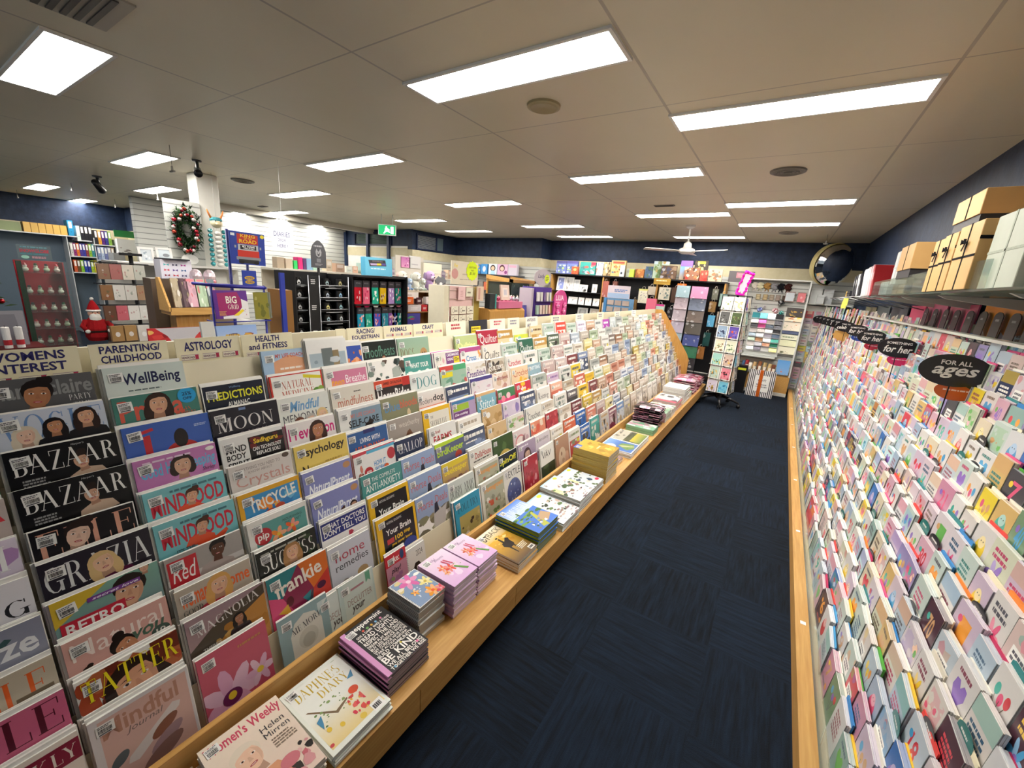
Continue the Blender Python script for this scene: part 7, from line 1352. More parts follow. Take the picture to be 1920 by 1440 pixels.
# corner beside the bay: shelf with white boxes and an upright board of cards
t = thing('corner_shelf','white corner shelf beside the gift wrap bay','shelf',place(.6,9.1,1.66)); m = MB(); m.box(-.27,-.2,0,.34,.195,.018,'dcdcd6'); m.build('board','painted',t); m = MB(); m.box(-.27,.18,-.12,.34,.195,0,'d0d0ca'); m.build('cleat','painted',t)
gift(.34,8.92,1.679,.50,9.12,1.99,'d2d4d2','tall white box on the corner shelf beside the bay',ribbon='c2c4c2',bow=False,group='white boxes in the corner')
gift(.52,8.95,1.679,.66,9.15,1.93,'cfd2d2','second white box on the corner shelf',ribbon='c2c4c2',bow=False,group='white boxes in the corner')
gift(.44,8.9-.09,1.679,.54,8.9,1.83,'c8cccb','small grey box before the white corner boxes',ribbon='b8bcbb',bow=False,group='white boxes in the corner')
t = thing('corner_card_board','upright board of cards in the corner beside the gift wrap bay','card display',place(.37,9.0,0))
m = MB(); m.box(-.04,.05,.1,.5,.28,1.64,'d4d4cc'); m.build('board','painted',t)
cb = MB(); rr = random.Random(77)
for r in range(14):
    for c in range(4):
        b = MB(); bg = mix(rr.choice(CARDB),'b0a8a2',.2); w, h = .12, .16; b.box(0,0,-.02,w,h,0,mix(bg,'ffffff',.3)); a = Art(w,h,None,.0004); a.R(0,0,1,1,bg); a.R(.2,.2,.8,.55,mix(rr.choice(ENV),bg,.5)); a.L(.2,.65,.8,.85,1,'6a6a70',r); b.add(a.m)
        cb.add(b, frame(-.03+.127*c,.035-.002*r,1.42-.098*r,0,7))
q = cb.build('pocketed_cards','card',t); q['kind'] = 'stuff'
# ================================================================ islands and stands beyond the magazine gondola
XR = 90   # faces of these stands look along +x, towards the magazine gondola
# black mug stand with arched header
t = thing('mug_stand','tall black wire display stand with arched dark header card','display stand',place(-4.2,2.7,0))
m = MB(); m.box(-.4,-.30,.02,-.02,-.29,1.65,'121214'); m.box(-.4,.30,.02,-.02,.31,1.64,'121214'); m.box(-.41,-.30,.02,-.4,.31,1.65,'101012'); m.build('panels','painted',t)
m = MB(); m.box(-.02,-.165,.02,-.005,-.05,1.61,'141416'); m.build('centre_panel','painted',t)
m = MB()
for y in (-.17,-.045,.31): m.tube([(.0,y,.02),(.0,y,1.62)],.005,'9a9c9e',6)
m.build('posts','metal',t)
for i, z in enumerate((1.5,1.37,1.24,1.11,.97,.82)):
    m = MB(); m.box(-.39,-.04,z-.006,-.01,.3,z,'161618'); m.tube([(.0,-.04,z+.02),(.0,.3,z+.02)],.003,'b8babc',5); m.tube([(.004,.02,z-.012),(.004,.22,z-.012)],.003,'a8aaac',5); m.build('shelf','painted',t)
    m = MB(); m.box(-.39,-.29,z-.006,-.05,-.17,z,'161618'); m.tube([(-.03,-.29,z+.015),(-.03,-.17,z+.015)],.003,'a8aaac',5); m.build('side_shelf','painted',t)
m = MB()
for i in range(5):
    a = Art(.1,.07,None,.0); a.L(.2,.1,.8,.9,3,'c8c8c6',i); a.m.xform(frame(-.0045,-.158,1.52-.27*i,XR)); m.add(a.m)
m.build('panel_lettering','card',t)
pts = [(-.085,0),(.085,0),(.085,.17),(.06,.235),(.02,.275),(0,.28),(-.02,.275),(-.06,.235),(-.085,.17)]
m = MB(); m.prism(pts,-.006,0,'46464a'); m.xform(frame(-.03,-.02,1.70,XR)); m.build('header_card','card',t)
a = Art(.17,.28,None,.0008); a.P([(.3,.42),(.38,.3),(.46,.4),(.54,.4),(.62,.3),(.7,.42),(.66,.56),(.5,.62),(.34,.56)],'8c8c8e'); a.E(.42,.46,.03,.02,'2a2a2c'); a.E(.58,.46,.03,.02,'2a2a2c'); a.P([(.4,.5),(.6,.5),(.5,.58)],'2a2a2c'); a.L(.2,.16,.8,.26,1,'8a8a8c'); a.R(.36,.66,.64,.8,'707074'); a.L(.25,.84,.75,.92,2,'8a8a8c'); a.m.xform(frame(-.03,-.105,1.70,XR)); a.m.build('header_print','card',t)
m = MB(); m.box(-.05,-.03,1.6,-.035,-.01,1.7,'2a2a2c'); m.build('header_stem','painted',t)
def mug(x,y,z,ink,label):
    m = MB(); m.lathe([(0,0),(.038,0),(.04,.004),(.04,.092),(.037,.092),(.036,.01),(0,.008)],0,0,'19191b',16)
    m.tube([(.0,.038,.07)]+[(.0,.038+.026*math.sin(math.radians(a)),.046+.026*math.cos(math.radians(a))) for a in range(20,170,30)]+[(0,.038,.02)],.005,'19191b',6)
    o = m.build('mug','plastic',None,place(x,y,z)); a = Art(.05,.06,None,0)
    a.P([(.1,.5),(.5,.1),(.9,.5),(.8,.9),(.2,.9)],ink); a.R(.3,.55,.7,.8,'222224'); q = a.m.xform(frame(.0405,-.025,.018,XR)).build('emblem','card',o)
    tag(o,label,'mug','black mugs on the wire stand')
SHN = ['top','second','third','fourth','fifth','lowest']
for i, z in enumerate((1.5,1.37,1.24,1.11,.97,.82)):
    for k, y in enumerate((.06,.22)):
        ink = ['8aa0a4','b8b07a','a8b4c4','8ab4d4','c8c07a','8ab0bc','9ab4c0','b4bcc0','9ab0b4','b8b06a','8a9a9c','a8a07a'][i*2+k]; mug(-4.26,2.7+y,z+.001,ink,'black mug with pale emblem on the %s shelf, %s side' % (SHN[i],['nearer the centre panel','nearer the socks'][k]))
    mug(-4.31,2.47,z+.001,'c8c8c8','black mug on the %s shelf left of the centre panel' % SHN[i])
# sock stand
t = thing('sock_stand','black two tier sock stand with blue header box','display stand',place(-4.2,3.42,0))
m = MB(); m.box(-.2,-.36,.03,-.18,.37,1.65,'101012'); m.box(-.2,.36,.03,.12,.375,1.66,'0e0e10'); m.box(-.2,-.375,.03,.02,-.36,1.64,'121214'); m.box(-.2,-.36,1.63,.1,.37,1.65,'141416'); m.box(-.2,-.36,0,.1,.37,.03,'141416'); m.box(-.18,-.36,1.305,.06,.37,1.32,'141416'); m.build('frame','painted',t)
m = MB()
for z in (1.6,1.29):
    for k in range(7): m.tube([(-.18,-.30+.1*k,z),(.0,-.30+.1*k,z),(.01,-.30+.1*k,z+.01)],.003,'8a8c8e',5)
m.build('hooks','metal',t)
o = pbox('header_box',frame(-4.19,3.24,1.655,XR,2),.4,.21,.08,'58aacb','sky blue box with a black sock window on top of the sock stand','box',[('bg','62b4d4'),('P',[(.12,.16),(.74,.1),(.78,.44),(.16,.5)],'2c2a30'),('P',[(.18,.34),(.42,.32),(.43,.42),(.2,.44)],'b8a0c8'),('P',[(.42,.32),(.58,.3),(.59,.4),(.43,.42)],'e8d030'),('P',[(.58,.3),(.74,.28),(.76,.4),(.6,.4)],'4a3a8c'),('L',.2,.56,.9,.66,1,'d8ecf4'),('L',.26,.14,.7,.26,1,'6a5a60')])
SOX = [(0,'b81c2c','8a1420','red'),(1,'d8607c','b8305c','rose pink'),(2.15,'2aa88c','e4ece4','sea green'),(3.25,'d8b020','6a3a20','mustard yellow'),(4.4,'a88ac0','e8e4f0','lilac'),(5.4,'2a8a7c','e48aa0','green with pink blossoms')]
SOX2 = [(0,'2a94b4','d87a5c','turquoise'),(1,'2a9a84','3ab8a0','jade'),(2.2,'4a5ab4','d84a4c','blue with watermelon shapes'),(3.3,'3a94a8','2a6a8c','plain teal blue'),(4.2,'8a5aa8','e4a8b4','purple'),(5.3,'1f8a84','c8e4dc','deep teal'),(4.7,'2a3a8c','c8c8e0','navy')]
def sock(y, z, c, c2, label, i):
    t = thing('sock_pair', label, 'socks', frame(-4.185, y, z, XR, 0)@Matrix.Rotation(math.radians((i%3-1)*1.5),4,'Z'), 'sock pairs hanging on the black stand')
    m = MB(); m.prism([(0,.0),(.005,-.17),(.0,-.195),(.02,-.235),(.07,-.24),(.09,-.22),(.092,-.17),(.09,0)],.004,.02,c); m.prism([(.0,-.195),(.02,-.237),(.07,-.242),(.09,-.222),(.088,-.205),(.03,-.205)],.003,.0205,c2)
    a = Art(.09,.17,None,.0207); rr = random.Random(i)
    for k in range(7): a.E(rr.uniform(.15,.85),rr.uniform(.1,.9),.13,.08,c2 if k%2 else mix(c2,'ffffff',.4),rr.uniform(0,180),9)
    a.m.xform(Matrix.Translation((0,-.175,0))); m.add(a.m); m.build('socks','cloth',t)
    m = MB(); m.box(-.002,-.005,.002,.094,.07,.022,'35343a'); a = Art(.092,.07,None,.0222); a.T('SOCK',.16,.3,.84,.56,'8a8890','B'); m.add(a.m); m.build('header_card','card',t)
for i, (k, c, c2, n) in enumerate(SOX): sock(3.07+.111*k, 1.52, c, c2, n+' sock pair in the upper row of the sock stand', i)
for i, (k, c, c2, n) in enumerate(SOX2): sock(3.10+.109*k, 1.21, c, c2, n+' sock pair in the lower row of the sock stand', i+10)
# blue wire spinner with puzzle books
t = thing('puzzle_book_rack','blue wire puzzle book rack behind the fitness board','rack',place(-2.95,1.35,0))
m = MB()
for y in (-.2,.11): m.tube([(0,y,.02),(0,y,1.56)],.007,'2a2f8c')
m.tube([(.02,-.2,1.555),(.02,.1,1.545)],.012,'2b2a8a',8); m.tube([(-.25,-.2,1.55),(.02,-.2,1.555)],.01,'2b2a8a',8); m.tube([(-.25,.11,1.55),(.02,.11,1.545)],.01,'2b2a8a',8)
for z in (1.33,1.15,1.05,.6,.2): m.tube([(.04,-.2,z),(.04,.12,z)],.004,'2a2f8c'); m.tube([(-.1,-.2,z),(.04,-.2,z)],.004,'2a2f8c'); m.tube([(-.1,.12,z),(.04,.12,z)],.004,'2a2f8c')
m.box(-.3,-.25,0,.08,.2,.02,'22246a'); m.tube([(-.1,-.04,.02),(-.1,-.04,1.9)],.01,'22246a',8)
m.build('wire_frame','painted',t)
m = MB(); m.box(.0,.215,.3,.02,.245,1.65,'2a3a9c'); a = Art(.03,1.2,None,0)
for i in range(8): a.R(.15,.3+.08*i,.85,.36+.08*i,'c06a7c' if i%2 else 'b89aac')
a.m.xform(frame(.021,.215,.4,XR)); m.add(a.m); m.build('blue_side_strip','painted',t)
o = pbox('puzzle_book',frame(-2.90,1.145,1.352,XR,7),.19,.175,.012,'5a2a8c','purple and white puzzle book reading BIG GRID in the blue wire rack','book',[('bg','5c2488'),('P',[(.1,.1),(.7,.05),(.86,.5),(.6,.86),(.1,.9)],'9a1c64'),('P',[(.8,.3),(1,.4),(1,1),(.2,1),(.2,.92),(.62,.86),(.8,.6)],'e4e2e4'),('P',[(.5,.9),(.8,.66),(.86,.72),(.66,.9)],'e8d030'),('T','BIG',.34,.2,.66,.46,'f0ece0','B'),('T','GRID',.38,.5,.7,.66,'f0ece0','D'),('L',.1,.72,.32,.9,4,'c89a5c'),('N',.84,.62,.97,.9,['c8a0a8','b8b8c8'],5)])
for i in range(5): pbox('puzzle_book',frame(-2.93-.014*i,1.385+.012*i,1.34,XR-8,5),.085,.175,.006,['7a7a34','8a8c80','5f6a4c','8a8a86','70766c'][i],['olive covered','grey','moss green','pale grey','slate'][i]+' puzzle book in the row right of the purple one','book',[('bg',['8a8434','7a7e74','5f6a4c','8a8a86','70766c'][i]),NZ(['6a6a2c','a8a060'],5)],'puzzle books in the blue wire rack')
o = pbox('sign_card',frame(-2.93,1.325,1.552,XR,0),.085,.1,.006,'2a3f9c','small blue sign with yellow oval on the wire rack','sign',[('bg','2c44a4'),('E',.5,.46,.36,.12,'c8a428'),('E',.5,.72,.34,.12,'c8a428'),('T','KING',.28,.4,.72,.51,'2c3a88','B'),('T','ROAD',.28,.66,.72,.77,'2c3a88','B')])
o = pbox('truck_poster',frame(-2.97,1.285,1.69,XR,0)@Matrix.Rotation(math.radians(-1),4,'Z'),.21,.2,.008,'28409c','square blue poster with a red truck above the wire rack','sign',[('bg','27409c'),('R',.2,.06,.8,.36,'b8302c'),('T','KING',.3,.06,.72,.16,'e8c028','B'),('T','OF THE',.4,.17,.62,.21,'e8c028','B'),('T','ROAD',.26,.22,.76,.34,'e8c028','B'),('R',.22,.38,.8,.56,'b8bcc0'),('R',.28,.4,.74,.53,'24242a'),('T','MY NAME',.34,.41,.7,.46,'f0f0f0','B'),('T','TRUCK!',.36,.47,.68,.52,'f0f0f0','B'),('R',.2,.56,.82,.78,'c8382c'),('R',.16,.76,.86,.86,'8a8e94'),('R',.22,.84,.8,.96,'2a2c30'),('E',.3,.93,.08,.05,'141416'),('E',.72,.93,.08,.05,'141416'),('R',.12,.42,.17,.5,'9aa0a8'),('R',.84,.42,.89,.5,'9aa0a8'),('E',.93,.08,.06,.06,'e8d83a'),('R',.03,.06,.14,.14,'dfe3ea')],mat='card')
m = MB(); m.tube([(0,0,0),(0,0,.16)],.008,'2a2f6a',6); o2 = m.build('stem','painted',o,Matrix.Translation((.1,-.155,-.012))@Matrix.Rotation(math.radians(-90),4,'X'))
pbox('picture_book',frame(-2.88,1.14,1.06,XR,8),.235,.25,.02,'7a94c8','blue skied book with a brown village in the low rack','book',[('G',0,0,1,.4,'8aa8dc','a8bce0'),('N',.1,.2,.95,.9,['8a4a3c','c8983c','6a2c34','b0703c','4a3a5c'],18),('L',.2,.2,.6,.3,1,'c8a040')])
pbox('spiral_pad',frame(-2.88,1.06,1.1,XR,8),.07,.24,.02,'c8c8c4','narrow pale packet left of the blue skied book','packet',[('bg','c8c8c6'),('R',.2,.4,.9,.9,'6a7a5c')])
pbox('cardboard_side',frame(-2.98,1.6,0,XR,0),.07,1.53,.2,'8a6030','tall brown cardboard panel between blue rack and black stand','panel')
# hanging handwritten note
o = pbox('paper_note',frame(-4.5,2.345,1.86,XR,0),.225,.2,.002,'e9eaf0','white paper reading DIARIES 2024 HERE! hanging from the ceiling','sign',[('bg','dfe2f0'),('T','DIARIES',.1,.12,.84,.36,'3c3c6c','b'),('T','2024',.28,.46,.62,.6,'5c5c80','b'),('T','HERE !',.24,.74,.72,.9,'3c3c6c','b')],mat='paper')
m = MB(); m.tube([(.11,.2,0),(.11,CEIL-1.86,0)],.0018,'d8d8d4',4); m.build('string','plastic',o)
# oak leaning bin with children's packs
t = thing('oak_display_bin','slanted oak bin holding bagged children kits left of the purple puzzle book','display bin',place(-4.5,1.56,0))
m = MB(); m.box(-.1,-.17,1.22,.12,.19,1.25,'ffffff'); m.box(-.1,.17,1.25,.12,.19,1.40,'ffffff'); m.box(.10,-.17,1.25,.12,.17,1.28,'ffffff'); m.extr([(-.1,1.25),(.12,1.25),(.12,1.29),(-.04,1.53),(-.1,1.53)],1,-.18,-.165,'ffffff'); m.build('bin','oak',t)
m = MB(); m.box(-.08,-.12,0,.06,.14,1.22,'ffffff'); m.build('pedestal','oak_upright',t)
for i,(y,c,n) in enumerate([(1.44,'a8987c','tan'),(1.49,'4a2a34','maroon edged'),(1.535,'c89aa8','pink bagged'),(1.625,'a8c0a0','green and red'),(1.70,'6a7a80','grey')]):
    pbox('toy_pack',frame(-4.42,y,1.285,XR,12),.07 if i != 2 else .08,.25,.02,c,n+' kit standing in the slanted oak bin','kit',[('bg',c),NZ([mix(c,'ffffff',.4),'c86a6c' if i > 1 else '8a7a5c',mix(c,'000000',.2)],9),('R',.1,.02,.9,.1,'d87a84' if i in (2,3) else c)],'kits in the oak bin',mat='foil')
for i, y in enumerate((1.69,1.80)):
    m = MB(); m.lathe([(0,0),(.05,0),(.052,.02),(.048,.03)],0,0,'d88a94',14); m.lathe([(.048,.03),(.05,.06),(.042,.095),(.022,.118),(0,.124)],0,0,'dcc8d0',14); o = m.build('toy_egg','foil',None,place(-4.62,y,1.49)); tag(o,['left','right'][i]+' one of two pink and white toy eggs above the oak bin','toy','toy eggs')
m = MB(); m.box(-4.75,1.6,0,-4.54,1.95,1.488,'7a6a5c'); o = m.build('shelf_block','painted'); tag(o,'grey brown plinth under the toy eggs','plinth')
o = pbox('bow_box',frame(-4.8,1.49,1.51,XR,0),.24,.17,.15,'dcdae4','white display box covered with small coloured bows','box',[('bg','dcdae6')]+[('P',[(.1+.27*c,.2+.28*r),(.18+.27*c,.26+.28*r),(.26+.27*c,.2+.28*r),(.26+.27*c,.32+.28*r),(.18+.27*c,.27+.28*r),(.1+.27*c,.32+.28*r)],['3ab0b4','2c2c50','a03a8c','c83a4c','5a3a8c','2c5a8c','8a2a3c','c02c3c','3a3a6a'][r*3+c]) for r in range(3) for c in range(3)])
m = MB(); m.box(-.1,-.11,.0,.1,.12,.012,'22222c'); m.build('dark_lid','card',o,Matrix.Translation((.12,.17,-.075))@Matrix.Rotation(math.radians(-90),4,'X'))
m = MB(); m.box(-4.98,1.4,0,-4.78,1.58,1.508,'5a4a3c'); o = m.build('shelf_block','painted'); tag(o,'brown plinth under the bow covered box','plinth')
o = pbox('card_header',frame(-4.4,1.22,.84,XR,0),.43,.27,.02,'b02a30','red patterned header with a pale arch shape behind the astrology board','sign',[('bg','b42a30'),('N',0,0,1,1,['c8403c','8a1c24','d8a85c'],16,.12),('P',[(.12,0),(.96,0),(.78,.3),(.68,.6),(.62,1),(.46,1),(.42,.6),(.3,.25)],'b8b4b8')])
m = MB(); m.box(.03,-.84,-.3,.4,0,-.02,'3a2c2c'); m.build('stand_body','card',o)
# white shelving island with frames and notebooks
t = thing('white_island_shelf','low white shelving island carrying photo frames beyond the oak bin','shelving',place(-6.3,2.6,0))
m = MB(); m.box(-.25,-1.1,1.6,.3,.3,1.625,'dcdad4'); m.box(-.25,-1.1,.02,-.23,.3,1.6,'cfcdc7'); m.box(-.25,-1.1,0,.3,.3,.1,'b8b6b0'); m.build('carcass','painted',t)
for z in (.5,.9,1.28): m = MB(); m.box(-.23,-1.1,z,.28,.3,z+.02,'dcdad4'); m.build('shelf','painted',t)
def lframe(y,z,w,h,items,label,x=-6.05,col='e6e2de'):
    t = thing('photo_frame',label,'frame',frame(x,y,z+.001,XR,10),'white frames on the island shelf'); b = .022; m = MB()
    for x0,y0,x1,y1 in ((0,0,w,b),(0,h-b,w,h),(0,b,b,h-b),(w-b,b,w,h-b)): m.box(x0,y0,-.015,x1,y1,0,col)
    m.build('frame','painted',t); a = Art(w-2*b,h-2*b,None,-.004); a.draw(items,2); a.m.xform(Matrix.Translation((b,b,0))); a.m.build('picture','glossy_print',t)
lframe(1.70,1.625,.14,.17,[('bg','c4ccd2'),('N',.2,.2,.8,.9,['8a9aa8','dfe4e8'],7)],'left white frame with a misty blue picture')
lframe(1.86,1.625,.15,.18,[('G',0,0,1,1,'c4d0d8','9aa8b0'),('E',.65,.45,.3,.14,'6a7078')],'right white frame with an umbrella picture')
lframe(2.06,1.625,.12,.13,[('bg','aab4c8'),NZ(['c8d0e0','8a94ac'],5)],'small white frame behind the oval plate',x=-6.2)
m = MB(); m.prism(ell_pts(0,.065,.085,.06,24),-.008,.0,'d0d0ca'); o = m.build('oval_plate','painted',None,frame(-6.02,2.17,1.63,XR,12)); tag(o,'pale oval plate standing right of the white frames','plate')
for i,(y,w,h,c,n) in enumerate([(3.40,.05,.12,'3ac86a','green'),(3.46,.07,.17,'d8307c','hot pink'),(3.535,.05,.16,'5a3c6c','plum'),(3.59,.09,.16,'8ab0d0','light blue'),(3.685,.06,.16,'a8d4c4','mint'),(3.28,.1,.14,'c8b8a4','beige'),(3.16,.1,.15,'b0a08c','taupe')]):
    m = MB(); m.cbox(0,0,0,.13,w,h,c,.003); o = m.build('notebook','card',None,place(-6.1,y,1.66)); tag(o,n+' notebook standing behind the black mug stand','notebook','notebooks behind the mug stand')
t = thing('long_island_shelf','long pale shelving island behind the sock and bracelet stands','shelving',place(-6.0,5.0,0))
m = MB(); m.box(-.3,-1.9,1.63,.2,1.9,1.658,'d8d2c4'); m.box(-.3,-1.9,0,-.28,1.9,1.63,'c8c0ac'); m.box(-.3,-1.9,0,.2,1.9,.1,'a89c84'); m.build('carcass','painted',t)
for z in (.55,.95,1.3): m = MB(); m.box(-.28,-1.9,z,.18,1.9,z+.02,'d4cebe'); m.build('shelf','painted',t)
rr = random.Random(31)
AC = ['e0d4c8','c8b0b8','d8a8b8','b8c8d0','e4dcc8','a8a098','8a7a94','d0c0a8','b89a84','cfd4cc','e0b8a0','9ab0a8','6a6a78','c87a84','dcd6ce','b0a4b8']
k = 0
for lv, z in enumerate((1.32,1.659)):
    y = 3.8 if lv else 3.2
    while y < 6.75:
        w, h = rr.uniform(.08,.17), rr.uniform(.1,.27 if lv == 0 else .2); c = AC[k % 16]; k += 1
        pbox('product_box',frame(-5.83+rr.uniform(-.05,.05),y,z+.001,XR,0),w,h,.12,c,'%s boxed gift, %s shelf of the long island, %s along' % (colour_word(c), 'top' if lv else 'upper', ORD[min(k if not lv else k-k0, 32)]),'box',[('bg',c),('R',.15,.15,.85,.5,mix(c,'ffffff',.35)),('L',.2,.6,.8,.75,1,mix(c,'000000',.5))],'boxed gifts on the long island shelf'); y += w+rr.uniform(.01,.06)
    k0 = k
# Christmas corner
t = thing('ornament_rack','clear acrylic Christmas ornament rack with red back panels at the left','display rack',place(-7.0,1.12,0))
m = MB(); m.box(-.3,-.18,.3,-.28,.18,1.56,'a01424'); m.box(-.28,.165,.3,-.1,.175,1.56,'8a1020'); m.build('red_back','painted',t)
m = MB(); m.box(.0,-.205,.2,.03,-.165,1.56,'25382c'); m.build('dark_green_post','painted',t)
m = MB(); m.box(-.3,-.2,0,.02,.2,.3,'3a0e16'); m.build('base','painted',t)
for z in (1.43,1.19,1.0,.81,.62): m = MB(); m.box(-.28,-.16,z,.0,.18,z+.006,'d8c8c8'); m.build('clear_shelf','acrylic',t)
m = MB(); m.box(-.02,-.16,.3,-.015,.19,1.57,'d8d0d0'); m.build('clear_front','acrylic',t)
m = MB(); m.box(-.03,-.17,1.58,-.02,.08,1.73,'c8d8dc'); m.build('header_sheet','acrylic',t)
a = Art(.25,.15,None,0); a.T('SNOWGLOBE',.06,.3,.94,.52,'b02c3c','B'); a.L(.1,.08,.9,.22,1,'5a8a94'); a.L(.08,.58,.92,.7,1,'3a7a84'); a.E(.2,.86,.12,.12,'8ab8a8'); a.L(.4,.78,.9,.94,2,'c88a94'); a.m.xform(frame(-.018,-.17,1.58,XR)); a.m.build('header_lettering','card',t)
SHELFN = ['top','second','third','fourth','lowest']
for r, z in enumerate((1.436,1.196,1.006,.816,.626)):
    for c in range(4):
        rr2 = random.Random(r*7+c); y = .99+.08*c; col = ['e4dccc','d8d4c4','c8ccb0','e0c8c0'][(r+c)%4]
        m = MB(); m.lathe([(0,0),(.026,0),(.024,.012),(0,.014)],0,0,'6a2a2c',12); m.ball((0,0,.035),.026,col,10,7); m.ball((0,0,.068),.017,mix(col,'ffffff',.3),9,6)
        if (r*4+c) % 3 == 0: m.lathe([(.02,.078),(.0,.11)],0,0,'b02030',10)
        else: m.lathe([(.02,.078),(.012,.082),(.012,.1),(0,.1)],0,0,'3a5a3c' if c%2 else '2a2a2c',10)
        m.ball((.017,0,.068),.004,'d87a3a',6,4)
        o = m.build('christmas_figure','plastic',None,place(-7.08,y,z)); tag(o,'small round Christmas figure on the %s clear shelf, %s along' % (SHELFN[r],ORD[c+1]),'ornament','Christmas figures in the clear rack')
def xmas_tree(x,y,h,r,label,base=0.0):
    t = thing('christmas_tree',label,'Christmas tree',place(x,y,base)); m = MB(); m.tube([(0,0,0),(0,0,h*.25)],.03,'4a3424',8); m.lathe([(.12,0),(.1,.1),(0,.1)],0,0,'6a1c1c',14); m.build('trunk','painted',t)
    m = MB(); rr = random.Random(int(h*100))
    for k in range(420):
        f = rr.random()**.8; z = h*(.12+.86*f); R = r*(1-f)+.02; a = rr.uniform(0,6.283); q = R*rr.uniform(.3,1); p = Vector((q*math.cos(a),q*math.sin(a),z)); d = Vector((math.cos(a),math.sin(a),rr.uniform(-.5,.3))); s = d.cross(Vector((0,0,1))).normalized()*.022; l = rr.uniform(.07,.12)
        m.mesh([tuple(p-s),tuple(p+s),tuple(p+d*l+s*.3),tuple(p+d*l-s*.3),tuple(p+d*l*.5+Vector((0,0,.018)))],[(0,1,4),(1,2,4),(2,3,4),(3,0,4),(3,2,1,0)],rr.choice(['2a3a24','34482c','223020','3f5234']))
    m.build('needles','cloth',t)
    for k in range(34):
        f = rr.random(); z = h*(.15+.8*f); a = rr.uniform(-2.2,1.4); q = r*(1-f)+.04; m = MB(); m.ball((q*math.cos(a),q*math.sin(a),z),rr.uniform(.018,.03),rr.choice(['a81c24','c83a2c','d8a840','e8e0d0','b85a2c']),8,6); m.build('bauble','foil',t)
xmas_tree(-8.0,.64,1.9,.42,'green Christmas tree with red and gold baubles cut by the left photo edge')
xmas_tree(-7.7,2.36,1.62,.36,'dark Christmas tree with red baubles behind the oak bin')
pbox('grey_bag',frame(-6.4,.62,.74,XR,4),.2,.34,.05,'8c8a90','plain grey bag at the left photo edge before the ornament rack','bag',[('bg','8f8d94'),('P',[(.2,.1),(.7,.1),(.85,1),(.1,1)],'79777f')])
m = MB(); m.box(-6.6,.5,0,-6.2,.9,.738,'5a1418'); o = m.build('red_plinth','painted'); tag(o,'dark red plinth carrying candles at the left photo edge','plinth')
for i,(x,y) in enumerate([(-6.24,.66),(-6.24,.74)]):
    m = MB(); m.lathe([(0,0),(.028,0),(.028,.2),(.02,.205),(0,.2)],0,0,'e4e0dc',14); m.lathe([(.0285,.03),(.0285,.08)],0,0,'b83038',14); m.tube([(0,0,.2),(0,0,.22)],.002,'2a2a2a',5); o = m.build('candle','paper',None,place(x,y,.739)); tag(o,['left','right'][i]+' white candle with a red band beside the grey bag','candle','white candles')
# gift bag rack behind
t = thing('gift_bag_rack','black wire rack of kraft and white Christmas bags','rack',place(-5.6,1.41,0))
m = MB(); m.box(-.12,-.2,.0,.08,.22,.03,'1c1c1e'); m.tube([(-.02,.1,.03),(-.02,.1,1.72)],.018,'161618',8); m.box(-.05,.02,1.69,.03,.18,1.715,'161618')
for z in (1.61,1.41,1.2,1.0): m.tube([(.03,-.2,z),(.03,.22,z)],.005,'1c1c1e'); m.tube([(-.05,-.2,z),(-.05,.22,z)],.005,'1c1c1e'); m.tube([(-.02,.1,z),(.03,.1,z)],.004,'1c1c1e')
m.build('wire_frame','painted',t)
BC = [['8a6a54','a86a64','d8cfc0','c8c8bc'],['8a6444','d4d0c8','d0ccc4','a8886c'],['6a4c3c','c86a74','e0ded8','dcdad4'],['4a3430','7a2c3c','2c2c30','5a5a5c']]
for r in range(4):
    for c in range(4):
        cc = BC[r][c]; pbox('gift_bag',frame(-5.54,1.23+.09*c,1.455-.2*r,XR,2),.086,.145,.03,cc,'%s Christmas bag, %s row down, %s across the black wire rack' % (colour_word(cc),ORD[r+1],ORD[c+1]),'gift bag',[('bg',cc),('N',.15,.3,.85,.85,[mix(cc,'ffffff',.3),mix(cc,'3a5a44',.5),mix(cc,'a02830',.5)],5)],'bags on the black wire rack')
for i,(y,z,h,c) in enumerate([(1.22,.87,.15,'a88456'),(1.32,.87,.15,'b08c5c'),(1.42,.86,.155,'d8d4cc'),(1.52,.86,.15,'c4bab4')]): pbox('kraft_bag',frame(-5.38,y,z,XR,3),.09,h,.05,c,['first kraft bag with a white print','second kraft bag with a white tag','white tree patterned bag','pale labelled bag'][i]+' below the black wire rack','gift bag',[('bg',c),('E',.5,.55,.2,.16,mix(c,'ffffff',.6))],'bags under the wire rack')
m = MB(); m.box(-5.46,1.2,0,-5.3,1.64,.858,'6a5a4c'); o = m.build('low_shelf','painted'); tag(o,'low brown shelf under the kraft bags','shelf')
